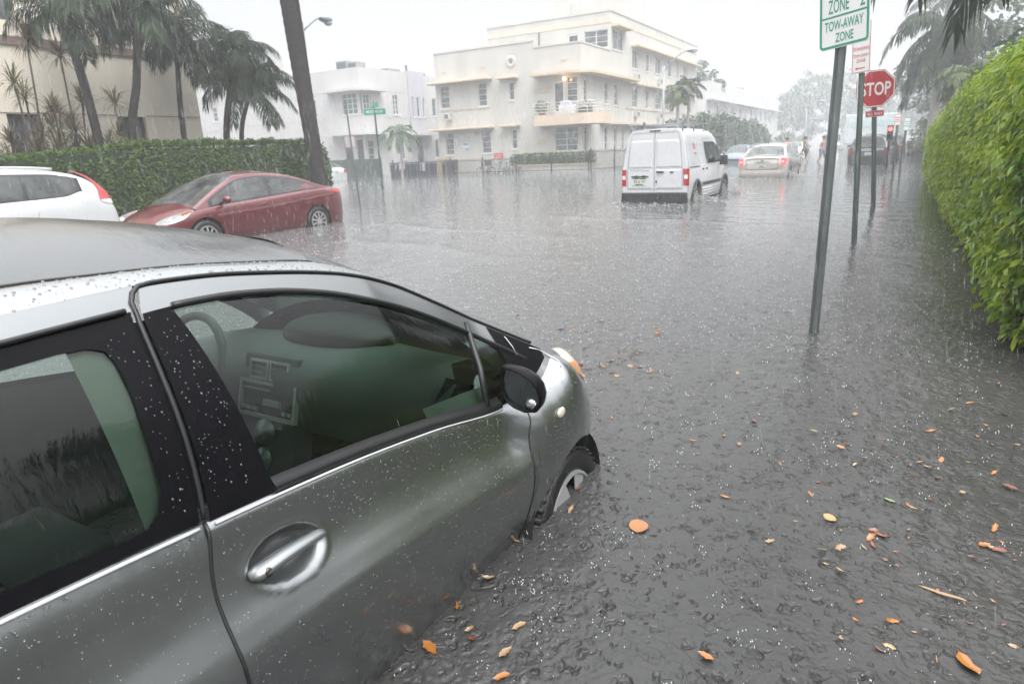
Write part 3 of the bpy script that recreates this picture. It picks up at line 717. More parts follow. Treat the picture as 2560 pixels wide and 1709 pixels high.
    def frame(mb, x0, x1, z0, z1, w, y0=-.008, y1=.01):
        mb.box(x0, x1, y0, y1, z0, z0 + w); mb.box(x0, x1, y0, y1, z1 - w, z1); mb.box(x0, x0 + w, y0, y1, z0 + w, z1 - w); mb.box(x1 - w, x1, y0, y1, z0 + w, z1 - w)
    fb = MB(M=M0); frame(fb, -.155, .155, -.085, .055, .013); frame(fb, -.105, -.004, .060, .135, .009); frame(fb, .004, .105, .060, .135, .009)
    for z in (.085, .105): fb.box(-.1, -.01, -.004, .004, z, z + .004); fb.box(.01, .1, -.004, .004, z, z + .004)
    fb.box(-.02, .07, -.006, .004, -.035, -.012)
    for x in (-.125, -.095, -.065, .095, .125): fb.box(x - .010, x + .010, -.006, .004, -.060, -.048)
    fb.box(-.13, .13, -.006, .004, .020, .026)
    fb.build('vent_bezel', sv, cs)
    kn = MB(M=M0)
    for dz, r in ((-.135, .05), (-.24, .045)):
        kn.lathe([(.0001, -.028), (r * .55, -.028), (r * .6, -.012), (r * .95, -.010), (r, .004)], 24, 'y', (0, 0, dz))
    kn.build('climate_knob', pm('knob', (.16, .18, .17), .35, metal=.3), cs, True)
    stw = MB(); Mw = Matrix.Translation((-2.26, 1.42, .63)) @ Matrix.Rotation(R(65), 4, 'X')
    stw.M = Mw; stw.tube([(.185 * math.cos(a), .185 * math.sin(a), 0) for a in lin(0, 2 * PI, 41)], .016, 8, False)
    stw.tube([(-.18, 0, 0), (-.06, 0, -.03), (.06, 0, -.03), (.18, 0, 0)], .018, 8); stw.tube([(0, -.18, 0), (0, -.05, -.03)], .018, 8); stw.ell((0, 0, -.03), (.075, .065, .03), 16, 8)
    stw.build('steering_wheel', pm('wheel_grey', (.17, .19, .175), .55), t, True)
    for x, nm in ((-1.52, 0), (-2.28, 1)):
        s = MB(); s.box(x - .24, x + .24, .35, .95, -.02, .22, top=.94); s.tube([(x, .33, .15), (x, .25, .45), (x, .17, .72)], [.22, .235, .19], 14, flat=.42); s.tube([(x, .15, .80), (x, .12, .95)], [.12, .10], 12, flat=.5)
        s.build('seat', pm('seat_fabric', (.055, .06, .057), .9, bump=.3, bs=200) if not nm else bpy.data.materials['seat_fabric'], t, True)
    # pale inner panel and speaker grille by the mirror corner
    ip = MB(); ip.grid([[(SX(y, z) - .055, y, z) for z in lin(.33, .56 + .05 * (1 - u), 6)] for u, y in ((v, 1.46 + .36 * v) for v in lin(0, 1, 10))]); ip.build('door_trim', beige, door, True)
    MB().grid([[(SX(y, .6) - .05 - .03 * j, y, .665 - .05 * j - .09 * i / 8) for j in range(3)] for i, y in enumerate(lin(1.60, 1.78, 9))]).build('door_speaker', dk, door, True)
    MB().grid([[(SX(y, z) - .02, y, z) for z in lin(ZB(.59) + .02, ZQ(.59) - .015, 14)] for y in (.575, .59, .63, .68)]).build('pillar_trim', beige, t, True)
    ib = MB(); ib.grid([[(SX(y, z) - .03, y, z) for z in lin(.69, 1.05, 10)] for y in lin(.68, .80, 4)]); ib.build('pillar_trim', dk, t, True)
    # inner glow of the glass edge: the lighter strip low in the door window
    # beads of rain on paint and glass
    bead = glass_mat('rain_bead', (.86, .88, .9), 1.6, .02)
    bead2 = pm('bead_water', (.15, .158, .16), .08, spec=.8, metal=.2, var=.1)
    pts = []
    rng = random.Random(9)
    def addp(x, y, z, n, r): pts.append((x, y, z, *n, r))
    def nrm(y, z):
        e = .004; dy = (SX(y + e, z) - SX(y - e, z)) / (2 * e); dz = (SX(y, z + e) - SX(y, z - e)) / (2 * e)
        v = Vector((1, -dy, -dz)).normalized(); return v
    for k in range(2800):
        y = .25 + 1.75 * rng.random() ** .9; top = ZB(y) - .012; z = top - (top - .0) * rng.random() ** 1.7 * .8
        if abs((y - .822) / .13) ** 2 + abs((z - .526) / .085) ** 2 < 1.1: continue
        if abs(y - SEAM_R(z)) < .012: continue
        addp(SX(y, z), y, z, nrm(y, z), .0006 + .0015 * rng.random() ** 3)
    for k in range(420):
        y = 1.92 + .5 * rng.random(); z = ZB(y) - .01 - .35 * rng.random() ** 1.3
        if (y - 2.14) ** 2 + (z + .055) ** 2 < .33 ** 2: continue
        addp(SX(y, z), y, z, nrm(y, z), .001 + .0014 * rng.random() ** 2)
    for k in range(700):   # roof rail
        i = rng.randrange(40, 112); j = rng.randrange(0, 6); a = Vector(rl[i][j]); u, v = rng.random(), rng.random()
        p = a + (Vector(rl[i + 1][j]) - a) * u + (Vector(rl[i][j + 1]) - a) * v; n = (Vector(rl[i + 1][j]) - a).cross(Vector(rl[i][j + 1]) - a).normalized(); n = n if n.z > 0 else -n
        addp(p.x, p.y, p.z, n, .001 + .0026 * rng.random() ** 2.6)
    for k in range(160):   # black pillar and surround
        z = .70 + .36 * rng.random(); y = (SEAM_R(z) + .015 + .10 * rng.random()) if rng.random() < .7 else SEAM_R(z) - .015 - .07 * rng.random()
        addp(SX(y, z) + .002, y, z, nrm(y, z), .0009 + .0012 * rng.random() ** 2)
    P = np.array(pts); nv = []; nf = []
    ring = [(math.cos(2 * PI * i / 7), math.sin(2 * PI * i / 7)) for i in range(7)]
    V = []; F = []
    for (x, y, z, a, b, c, r) in pts:
        n = Vector((a, b, c)); u = n.cross(Vector((0, 1, .2))).normalized(); w = n.cross(u); o = len(V); el = 1 + .5 * rng.random()
        p = Vector((x, y, z))
        for (rr, h) in ((1, -.05), (.75, .42)):
            for (ca, sa) in ring: V.append(p + (u * ca * el + w * sa) * (r * rr) + n * (h * r))
        V.append(p + n * (.62 * r))
        for i in range(7):
            j = (i + 1) % 7; F.append((o + i, o + j, o + 7 + j)); F.append((o + i, o + 7 + j, o + 7 + i)); F.append((o + 7 + i, o + 7 + j, o + 14))
    o = np_mesh('rain_beads', np.array([tuple(v) for v in V]), np.array(F), bead2, t, True); o['kind'] = 'stuff'
    return t
def thing_part(name, parent, loc):
    o = bpy.data.objects.new(name, None); COL.objects.link(o); o.empty_display_size = .1; o.parent = parent
    o.location = Vector(loc) - parent_off(parent); return o
hatch = build_hatchback()
# ---------------------------------------------------------------- other vehicles
WATER = -.27
def paint_mat(name, col, metal=.0, rough=.32, coat=1.):
    return pm(name, col, rough, metal=metal, coat=coat, var=.04, vs=2)
RUB = pm('tyre_rubber', (.012, .012, .013), .5, var=.3)
TRIM = pm('black_trim', (.014, .014, .015), .4, var=.2)
DARKIN = pm('dark_interior', (.03, .03, .032), .85)
SEAT = pm('grey_seat', (.10, .10, .10), .9)
CGLASS = glass_mat('car_window', (.50, .60, .57), 1.0, .02, dirt=.10)
DGLASS = glass_mat('privacy_window', (.10, .11, .115), 1.0, .02, dirt=.10)
REDL = pm('red_lens', (.42, .018, .02), .18, coat=1, var=.15, vs=25)
CLEARL = pm('clear_lens', (.55, .57, .58), .12, coat=1, var=.25, vs=30)
AMBER = pm('orange_lens', (.60, .20, .05), .2, coat=1)
WHITEL = pm('white_lens', (.72, .70, .70), .2, coat=1)
ALLOY = pm('alloy_silver', (.48, .48, .47), .3, metal=.55, var=.1)
PLATE = pm('plate_white', (.62, .66, .60), .4, col2=(.55, .64, .52), c2s=8)
PGREEN = pm('plate_green', (.03, .13, .07), .5); PORANGE = pm('plate_orange', (.65, .22, .04), .5)
def wheel(parent, x, y, z, r, side, spokes=10, w=.2, dark=False):
    wh = bpy.data.objects.new('wheel', None); COL.objects.link(wh); wh.parent = parent; wh.location = (x, y, z); wh.empty_display_size = .1
    if side < 0: wh.rotation_euler = (0, 0, PI)
    h = w / 2; t = MB(); t.lathe([(r * .66, h - .01), (r * .74, h + .004), (r * .92, h), (r, h * .6), (r, -h * .6), (r * .9, -h), (r * .6, -h)], 36, 'x'); t.build('tyre', RUB, wh, True, W=False)
    m = MB(); m.lathe([(r * .67, h - .012), (r * .66, h + .004), (r * .61, h + .002), (r * .59, h - .03)], 36, 'x')
    for i in range(spokes):
        a = 2 * PI * i / spokes; M = Matrix.Rotation(a, 4, 'X'); q = 1.9 / spokes
        m.add([tuple(M @ Vector(p)) for p in ((h - .012, -r * .60 * q * .55, r * .60), (h - .012, r * .60 * q * .55, r * .60), (h + .004, r * .2 * q, r * .16), (h + .004, -r * .2 * q, r * .16))], [(0, 1, 2, 3)])
    m.lathe([(.0001, h + .012), (r * .17, h + .010), (r * .2, h - .01)], 20, 'x'); m.build('rim', ALLOY if not dark else DARKIN, wh, W=False, solid=.006)
    d = MB(); d.lathe([(.0001, h - .05), (r * .64, h - .05)], 24, 'x'); d.build('hub', DARKIN, wh, W=False)
    return wh
def spec_car(t, S, body_m, glass_f, glass_r=None):
    """one car body from its side lines. local frame: +y forward, ground at z=0"""
    glass_r = glass_r or glass_f
    L, Wd = S['L'] / 2, S['W']; yf, yr = S['axles']; R_w = S.get('wheel', .32); ra = R_w + .045
    deck, belt, roof = interp(*zip(*S['deck'])), interp(*zip(*S['belt'])), interp(*zip(*S['roof']))
    tb = S.get('tumble', .42); r0, r1 = S['roof'][0][0], S['roof'][-1][0]; sill = S.get('sill', .22)
    ef, er = S.get('ends', (.85, .55)); pw = S.get('pw', 2.6)
    def wid(y):
        if y > 0: u = (y - (L - ef)) / ef; m = S.get('nose', .55)
        else: u = (-y - (L - er)) / er; m = S.get('tail', .80)
        if u <= 0: return Wd
        u = min(1, u); return Wd * (m + (1 - m) * (1 - u ** pw) ** (1 / pw)) if u < 1 else Wd * m
    def zb(y):
        for c in (yf, yr):
            if abs(y - c) < ra: return max(sill, R_w + math.sqrt(ra * ra - (y - c) ** 2))
        return sill
    def half(y):
        w = wid(y); b = belt(y); d = max(deck(y), b + .004); z0 = zb(y); zs = max(sill, min(z0, b - .12))
        P = []
        for f in (0, .12, .3, .5, .68, .82, .92, 1.0):
            z = zs + (b - zs) * f; q = (z - sill) / (b - sill)
            fx = interp([0, .2, .5, .75, .9, 1], [.93, .975, 1.0, .995, .978, S.get('shoulder', .945)])(q)
            P.append((w * fx, z))
        sh = P[-1][0]
        for s in (.12, .35, .65, 1): P.append((sh * (1 - s), b + (d - b) * (1 - (1 - s) ** 2.4)))
        return P
    def sx(y, z):
        w = wid(y); b = belt(y); q = max(0, min(1, (z - sill) / (b - sill)))
        return w * interp([0, .2, .5, .75, .9, 1], [.93, .975, 1.0, .995, .978, S.get('shoulder', .945)])(q)
    ys = sorted(set([round(v, 4) for v in lin(-L, L, 110)] + [round(c + ra * math.cos(a), 4) for c in (yf, yr) for a in lin(0, PI, 22)] + [round(s * (L - .25 * q), 4) for s in (1, -1) for q in (.02, .06, .12, .2, .35)]))
    body = MB(); G = []
    for y in ys:
        h = half(y); G.append([(x, y, z) for x, z in h] + [(-x, y, z) for x, z in h[-2::-1]])
    body.grid(G)
    for y, k in ((-L, 0), (L, -1)):
        body.add(G[k], [tuple(range(len(G[k])))])
    # cabin
    cys = lin(r0, r1, 150); ns = 36; nt = 8; ws, rs = S['ws'], S['rs']; bp = S.get('bp', [0.]); ap = S.get('apil', .06)
    rows = []
    for y in cys:
        b = belt(y); x0 = wid(y) * S.get('shoulder', .945) - .01; zr = max(roof(y), b + .02); ze = max(b + .012, zr - S.get('crown', .075)); row = []
        for j in range(ns + 1):
            z = b + (ze - b) * j / ns - (.02 if j == 0 else 0); row.append((x0 - tb * (z - b) - .25 * max(0, z - b) ** 2, y, z))
        xe = row[-1][0]
        for j in range(1, nt + 1):
            s = j / nt; row.append((xe * (1 - s), y, ze + (zr - ze) * (1 - (1 - s) ** 2.2)))
        rows.append(row)
    cells = {}
    lean = S.get('lean', -.28)
    win = S.get('win', [])
    for i in range(len(cys) - 1):
        for j in range(ns + nt):
            q = [rows[i][j], rows[i + 1][j], rows[i + 1][j + 1], rows[i][j + 1]]
            ym = sum(p[1] for p in q) / 4; zm = sum(p[2] for p in q) / 4; b = belt(ym); ze = rows[i][ns][2]; xm = sum(p[0] for p in q) / 4
            k = 'frame'
            if j < ns:
                top = ze - ap - .012; yy = ym - lean * (zm - b)
                if b + .035 < zm < top and S['y_win'][0] < ym < S['y_win'][1]:
                    e = S.get('quarter')   # rising rear corner
                    if not (e and ym < e[0] and zm < b + .035 + (e[0] - ym) * e[1]):
                        k = 'side%d' % sum(1 for p in bp if yy > p)
                        if any(abs(yy - p) < S.get('bpw', .045) for p in bp): k = 'pillar'
                elif b + .0 < zm < top + .03 and S['y_win'][0] - .06 < ym < S['y_win'][1] + .1: k = 'pillar'
            else:
                if ws[0] < ym < ws[1] and xm < rows[i][ns][0] - .055: k = 'windscreen'
                elif rs[0] < ym < rs[1] and xm < rows[i][ns][0] - .07: k = 'rear_screen'
            for s in (1, -1):
                kk = k + ('L' if s < 0 and k.startswith('side') else '')
                cells.setdefault(kk, []).append([(s * p[0], p[1], p[2]) for p in q])
    for c in cells.pop('frame'): body.add(c, [(0, 1, 2, 3)])
    bo = body.build('body', body_m, t, True, W=False, weld=True)
    for k, cs in cells.items():
        m = MB()
        for c in cs: m.add(c, [(0, 1, 2, 3)])
        if k == 'pillar': m.build('window_frame', TRIM, t, False, W=False, weld=True)
        else:
            nm = {'windscreen': 'windscreen', 'rear_screen': 'rear_screen'}.get(k, 'side_window')
            m.build(nm, glass_r if k in S.get('privacy', ()) else glass_f, t, True, W=False, weld=True)
    # cabin floor and seats seen through the glass
    it = MB(); it.box(-Wd * .8, Wd * .8, r0 + .25, r1 - .25, sill + .1, belt(0) - .12)
    it.box(-Wd * .8, Wd * .8, r1 - .62, r1 - .2, belt(0) - .2, belt(r1) - .01, top=.9); it.build('cabin', DARKIN, t, W=False)
    for (x, y) in ((.36, S['seat'][0]), (-.36, S['seat'][0]), (.36, S['seat'][1]), (-.36, S['seat'][1])):
        s = MB(); s.tube([(x, y + .05, belt(0) - .2), (x, y - .1, belt(0) + .16)], [.2, .17], 10, flat=.5); s.tube([(x, y - .12, belt(0) + .2), (x, y - .14, belt(0) + .34)], [.11, .10], 10, flat=.55); s.build('seat', SEAT, t, True, W=False)
    for y in (yf, yr):
        for s in (1, -1): wheel(t, s * (Wd - .105), y, R_w, R_w, s, S.get('spokes', 10))
    al = MB()
    for c in (yf, yr): al.box(-Wd + .22, Wd - .22, c - ra, c + ra, sill + .02, R_w + ra)
    al.build('underbody', DARKIN, t, W=False)
    S['_sx'] = sx; S['_L'] = L; S['_wid'] = wid; S['_belt'] = belt; S['_deck'] = deck
    def yend(x, sgn):  # where the end of the car lies at half width x
        lo, hi = 0, L
        for _ in range(30):
            m = (lo + hi) / 2
            if wid(sgn * m) * .985 > abs(x): lo = m
            else: hi = m
        return sgn * lo
    S['_yend'] = yend
    return bo
def side_patch(S, ys, lo, hi, s, n=14, k=5, off=.006):
    """panel on the flank between two (y,z) lines; s = side"""
    G = []
    for y in lin(ys[0], ys[1], n):
        G.append([(s * (S['_sx'](y, z) + off), y, z) for z in lin(lo(y), hi(y), k)])
    return G
def end_patch(S, x0, x1, lo, hi, sgn, n=12, k=4, off=.008):
    G = []
    for x in lin(x0, x1, n):
        y = S['_yend'](x, sgn); G.append([(x, y + sgn * off, z) for z in lin(lo(x), hi(x), k)])
    return G
def line(mb, S, pts, s, r=.005, off=.002):
    mb.tube([(s * (S['_sx'](y, z) + off), y, z) for y, z in pts], r, 5)
c_ = lambda v: (lambda *_: v)
def mirrors(t, S, m, y, z):
    for s in (1, -1):
        x = S['_sx'](y, z - .05) - .03; b = MB(); b.tube([(s * x, y, z - .03), (s * (x + .09), y - .01, z)], [.022, .03], 8)
        P = []
        for i, (f, dy) in enumerate(((.2, .055), (.75, .045), (1, .015), (1, -.02), (.92, -.035), (.85, -.03), (.01, -.028))):
            P.append([(s * (x + .15) + .10 * f * math.cos(a), y + dy, z + .02 + .068 * f * math.sin(a)) for a in lin(0, 2 * PI, 17)[:-1]])
        b.grid(P, close=True); b.build('wing_mirror', m, t, True, W=False)
def plate(t, x, y, z, sgn, w=.15, h=.075):
    p = MB(); p.box(x - w, x + w, y - .008 if sgn < 0 else y, y if sgn < 0 else y + .008, z - h, z + h); o = p.build('number_plate', PLATE, t, W=False)
    yy = y - .012 if sgn < 0 else y + .012
    l = MB(); 
    for i in range(6):
        if i in (2, 3): continue
        cx = x - w * .72 + i * w * .288; l.box(cx - w * .06, cx - w * .02, yy, yy + .003, z - h * .45, z + h * .4); l.box(cx + w * .02, cx + w * .06, yy, yy + .003, z - h * .3, z + h * .45); l.box(cx - w * .06, cx + w * .06, yy, yy + .003, z - h * .05, z + h * .1)
    l.box(x - w, x + w, yy, yy + .003, z + h * .72, z + h * .98); l.box(x - w * .6, x + w * .6, yy, yy + .003, z - h * .9, z - h * .65)
    l.build('plate_lettering', PGREEN, o, W=False)
    g = MB(); g.ell((x, yy + .001, z), (w * .14, .003, h * .45), 8, 6); g.build('plate_emblem', PORANGE, o, W=False)
SEDAN = dict(L=4.53, W=.885, axles=(1.36, -1.34), wheel=.315, deck=[(-2.265, .80), (-2.2, .98), (-2.05, 1.045), (-1.5, 1.07), (0, 1.0), (.95, .985), (1.4, .93), (1.8, .83), (2.1, .69), (2.265, .52)],
    belt=[(-2.265, .74), (-2.15, .93), (-1.8, .985), (-1.2, .975), (0, .905), (.9, .85), (1.4, .80), (1.9, .68), (2.15, .56), (2.265, .46)],
    roof=[(-1.88, 1.045), (-1.5, 1.16), (-1.1, 1.30), (-.6, 1.405), (-.1, 1.435), (.3, 1.41), (.75, 1.26), (1.2, 1.05), (1.48, .90)],
    ws=(.32, 1.43), rs=(-1.80, -.92), y_win=(-1.42, 1.12), quarter=(-.95, .62), bp=[-.18], bpw=.05, seat=(.10, -.75), apil=.055, ends=(1.05, .62), tail=.70, nose=.42, pw=2.2, lean=-.25, tumble=.50)
def build_red_sedan():
    S = dict(SEDAN); red = paint_mat('dark_red_paint', (.105, .006, .011), metal=.15)
    t = thing('parked_sedan', 'dark red sedan parked nose toward the viewer beside the trimmed hedge', 'car', (-11.585, 8.92, WATER + .04), PI)
    b = spec_car(t, S, red, CGLASS)
    for s in (1, -1):
        # headlamp swept back along the wing
        lo = interp([1.55, 1.75, 2.0, 2.12], [.80, .675, .615, .61]); hi = interp([1.55, 1.75, 2.0, 2.12], [.81, .775, .72, .66])
        h = MB().grid(side_patch(S, (1.56, 2.14), lo, hi, s, 18, 6, .008)).build('headlight', CLEARL, t, True, W=False)
        MB().grid(side_patch(S, (1.57, 1.76), interp([1.55, 1.76], [.802, .725]), interp([1.55, 1.76], [.812, .78]), s, 8, 3, .011)).build('indicator', AMBER, h, True, W=False)
        MB().ell((s * (S['_sx'](1.93, .67) - .005), 1.93, .665), (.02, .06, .04), 12, 8).build('lamp_bulb', WHITEL, h, True, W=False)
        l2 = interp([-2.2, -2.0, -1.72], [.84, .87, .915]); h2 = interp([-2.2, -2.0, -1.72], [.93, .955, .925])
        MB().grid(side_patch(S, (-2.2, -1.74), l2, h2, s, 14, 5, .008)).build('tail_light', REDL, t, True, W=False)
        g = MB(); line(g, S, [(1.0, .3), (1.02, .55), (.98, .84)], s, .005); line(g, S, [(-.12, .28), (-.10, .6), (-.14, .90)], s, .005); line(g, S, [(-1.0, .55), (-.95, .75), (-1.05, .95)], s, .005); line(g, S, [(1.0, .29), (0, .27), (-.9, .30)], s, .004)
        g.build('door_gap', TRIM, b, W=False)
        for y in (.02, -.92):
            d = MB(); d.tube([(s * (S['_sx'](y, .80) + .014), y - .09, .80), (s * (S['_sx'](y, .80) + .022), y, .81), (s * (S['_sx'](y, .80) + .014), y + .10, .80)], [.008, .014, .008], 8); d.build('door_handle', red, t, True, W=False)
        # swage crease rising to the tail
        cr = MB(); cr.grid([[(s * (S['_sx'](y, z) + o), y, z) for z, o in ((zc + .035, .001), (zc + .008, .012), (zc - .004, .010), (zc - .035, .001))] for y, zc in ((yy, .66 + .20 * (1.3 - yy) / 3.2 - .03 * math.sin((yy + 1.9) / 3.2 * PI)) for yy in lin(1.1, -1.9, 40))]); cr.build('side_crease', red, b, True, W=False)
    mirrors(t, S, red, .93, .93)
    gr = MB(); gr.grid(end_patch(S, -.5, .5, c_(.50), c_(.60), 1, 12, 3, .012)); gr.build('grille', TRIM, t, True, W=False)
    lo = MB(); lo.grid(end_patch(S, -.62, .62, c_(.26), c_(.40), 1, 12, 3, .012)); lo.build('lower_grille', TRIM, t, True, W=False)
    w = MB(); w.tube([(-.55, 1.36, .935), (.02, 1.30, .955)], .008, 6); w.tube([(.02, 1.36, .94), (.60, 1.27, .945)], .008, 6); w.build('wiper', TRIM, t, W=False)
    a = MB(); a.tube([(0, -1.0, 1.33), (0, -1.12, 1.42)], [.012, .004], 6); a.build('aerial', TRIM, t, W=False)
build_red_sedan()

SUVW = dict(L=4.53, W=.91, axles=(1.33, -1.29), wheel=.345, sill=.26, deck=[(-2.265, 1.05), (-2.2, 1.20), (-1.9, 1.26), (0, 1.2), (.95, 1.12), (1.4, 1.05), (1.9, .92), (2.15, .78), (2.265, .6)],
    belt=[(-2.265, 1.0), (-2.1, 1.17), (-1.75, 1.30), (-1.5, 1.235), (-.6, 1.20), (.6, 1.12), (1.3, 1.0), (1.9, .82), (2.15, .66), (2.265, .5)],
    roof=[(-2.20, 1.20), (-2.10, 1.34), (-1.95, 1.50), (-1.72, 1.62), (-1.3, 1.69), (-.3, 1.72), (.25, 1.66), (.8, 1.40), (1.30, 1.08)],
    ws=(.25, 1.22), rs=(-2.17, -1.80), y_win=(-1.70, .98), bp=[-.1, -.98], bpw=.03, seat=(.2, -.7), apil=.05, ends=(.9, .40), tail=.80, nose=.5, pw=2.4, lean=-.15, tumble=.36, privacy=('side0', 'side0L', 'side1', 'side1L', 'rear_screen'))
def build_white_suv():
    S = dict(SUVW); wm = paint_mat('white_suv_paint', (.54, .55, .56), rough=.3)
    t = thing('parked_suv', 'white crossover with dark rear windows parked ahead of the red sedan', 'car', (-11.61, 3.84, WATER), PI)
    b = spec_car(t, S, wm, DGLASS, DGLASS)
    for s in (1, -1):
        lo = interp([-2.24, -2.18, -2.02, -1.98], [1.10, 1.10, 1.13, 1.16]); 
        # lamp: tall foot on the wing running up the pillar
        belt = S['_belt']
        G = []
        for z in lin(1.10, 1.62, 24):
            yb = interp([1.10, 1.2, 1.28, 1.40, 1.52, 1.62], [-2.235, -2.205, -2.16, -2.05, -1.92, -1.72])(z); wdt = interp([1.10, 1.16, 1.22, 1.32, 1.42, 1.62], [.10, .24, .22, .12, .06, .03])(z)
            row = []
            for q in lin(0, 1, 5):
                y = yb + wdt * q + .01; b0 = belt(y)
                x = S['_sx'](y, z) if z < b0 else S['_wid'](y) * .945 - .01 - .36 * (z - b0) - .25 * (z - b0) ** 2
                row.append((s * (x + .012), y, z))
            G.append(row)
        tl = MB().grid(G[3:]).build('tail_light', REDL, t, True, W=False)
        MB().grid(G[:4]).build('reversing_light', WHITEL, tl, True, W=False)
        g = MB(); line(g, S, [(-.02, .35), (-.0, .7), (-.06, 1.03)], s, .004); line(g, S, [(-.98, .75), (-1.0, .9), (-1.08, 1.06)], s, .004); line(g, S, [(.98, .35), (1.0, .65), (.98, .96)], s, .004); g.build('door_gap', pm('grey_gap', (.22, .22, .23), .5) if s > 0 else bpy.data.materials['grey_gap'], b, W=False)
        for y in (.1, -.90):
            d = MB(); d.tube([(s * (S['_sx'](y, .98) + .012), y - .09, .965), (s * (S['_sx'](y, .98) + .024), y, .975), (s * (S['_sx'](y, .98) + .012), y + .10, .97)], [.008, .016, .008], 8); d.build('door_handle', wm, t, True, W=False)
        al = MB(); al.grid([[(s * (S['_sx'](-1.29 + r * math.cos(a), .345 + r * math.sin(a)) + o), -1.29 + r * math.cos(a), .345 + r * math.sin(a)) for r, o in ((.40, .008), (.44, .014), (.47, .001))] for a in lin(.05, PI - .05, 30)]); al.build('arch_trim', pm('grey_cladding', (.25, .26, .27), .5) if s > 0 else bpy.data.materials['grey_cladding'], b, True, W=False)
        r = MB(); r.tube([(s * .62, y, 1.70 - .06 * abs(y + .6) ** 2) for y in lin(-1.5, .3, 16)], .018, 6); r.build('roof_rail', wm, t, True, W=False)
    mirrors(t, S, wm, .85, 1.05)
    MB().grid(end_patch(S, -.7, .7, c_(.42), c_(.52), -1, 12, 3, .01)).build('bumper_strip', TRIM, t, True, W=False)
    plate(t, 0, -2.28, .82, -1)
build_white_suv()

NSED = dict(L=4.57, W=.895, axles=(1.36, -1.33), wheel=.32, deck=[(-2.285, .82), (-2.22, .98), (-2.1, 1.06), (-1.6, 1.10), (0, 1.02), (.95, 1.0), (1.4, .95), (1.9, .83), (2.2, .66), (2.285, .5)],
    belt=[(-2.285, .80), (-2.2, .93), (-1.9, 1.00), (-1.2, 1.0), (0, .95), (.9, .92), (1.4, .86), (1.9, .74), (2.2, .58), (2.285, .46)],
    roof=[(-1.95, 1.08), (-1.6, 1.24), (-1.25, 1.40), (-.7, 1.49), (-.1, 1.515), (.3, 1.49), (.75, 1.34), (1.2, 1.12), (1.48, .95)],
    ws=(.34, 1.43), rs=(-1.90, -1.15), y_win=(-1.35, 1.12), quarter=(-.95, .45), bp=[-.15], bpw=.05, seat=(.12, -.75), apil=.055, ends=(.95, .42), tail=.80, nose=.5, pw=2.6, lean=-.2, tumble=.44)
def lit_lens(name, col, s): return pm(name, (col[0] * .8, col[1], col[2]), .2, coat=1, emit=col, es=s, var=.2, vs=30)
BRAKE = lit_lens('lit_brake_lens', (1, .10, .10), .45)
def build_silver_sedan():
    S = dict(NSED); m = paint_mat('pale_gold_silver', (.43, .395, .37), metal=.35)
    t = thing('driving_sedan', 'pale silver sedan with lit brake lights wading away behind the white van', 'car', (-4.52, 26.6 + 2.285, WATER), 0)
    b = spec_car(t, S, m, CGLASS)
    for s in (1, -1):
        G = []
        for z in lin(.74, 1.00, 9):
            row = []
            for q in lin(0, 1, 8):
                x = .66 + .20 * q; y = S['_yend'](min(x, .872), -1); row.append((s * x, y - .012 - .02 * (1 - q) * 0, z - .02 * q))
            G.append(row)
        tl = MB().grid(G).build('tail_light', BRAKE, t, True, W=False)
        MB().grid([[(p[0], p[1] - .004, p[2]) for p in r[1:5]] for r in G[3:6]]).build('reversing_light', WHITEL, tl, True, W=False)
        g = MB(); line(g, S, [(.98, .3), (1.0, .55), (.96, .90)], s, .005); line(g, S, [(-.10, .28), (-.08, .6), (-.12, .94)], s, .005); line(g, S, [(-.98, .6), (-.95, .75), (-1.05, .98)], s, .005)
        g.build('door_gap', TRIM, b, W=False)
        for y in (.05, -.9):
            d = MB(); d.tube([(s * (S['_sx'](y, .84) + .012), y - .09, .84), (s * (S['_sx'](y, .84) + .022), y, .85), (s * (S['_sx'](y, .84) + .012), y + .10, .84)], [.008, .014, .008], 8); d.build('door_handle', m, t, True, W=False)
    mirrors(t, S, m, .92, 1.0)
    g = MB(); yb = -2.30
    for pts in ([(-.56, .60), (-.56, .98)], [(.56, .60), (.56, .98)], [(-.56, .60), (0, .585), (.56, .60)]): g.tube([(x, S['_yend'](x, -1) - .012, z) for x, z in pts], .007, 5)
    g.build('boot_gap', TRIM, b, W=False)
    MB().grid([[(x, S['_yend'](x, -1) - .02 + dy, z) for dy, z in ((.10, 1.075), (-.02, 1.095), (-.03, 1.08), (.02, 1.06))] for x in lin(-.66, .66, 14)]).build('boot_spoiler', m, t, True, W=False)
    MB().grid([[(x, S['_yend'](x, -1) - .026, z) for z in lin(1.062, 1.082, 3)] for x in lin(-.6, .6, 12)]).build('spoiler_shadow_strip', TRIM, t, W=False)
    MB().grid([[(x, S['_yend'](x, -1) - .016, z) for z in lin(.845, .87, 3)] for x in lin(-.27, .27, 8)]).build('boot_trim', ALLOY, t, W=False)
    MB().ell((0, -2.30, .94), (.045, .012, .035), 12, 8).build('badge', ALLOY, t, True, W=False)
    plate(t, 0, S['_yend'](0, -1) - .012, .76, -1)
    MB().grid([[(x, S['_yend'](x, -1) - .03 - .02 * math.sin(PI * k), .30 + .26 * k) for k in lin(0, 1, 6)] for x in lin(-.84, .84, 24)]).build('rear_bumper', m, t, True, W=False)
    a = MB(); a.tube([(0, -1.05, 1.46), (0, -1.2, 1.62)], [.012, .004], 6); a.build('aerial', TRIM, t, W=False)
    MB().tube([(-.18, -1.27, 1.375), (.18, -1.27, 1.375)], .012, 6).build('high_brake_light', REDL, t, W=False)
build_silver_sedan()

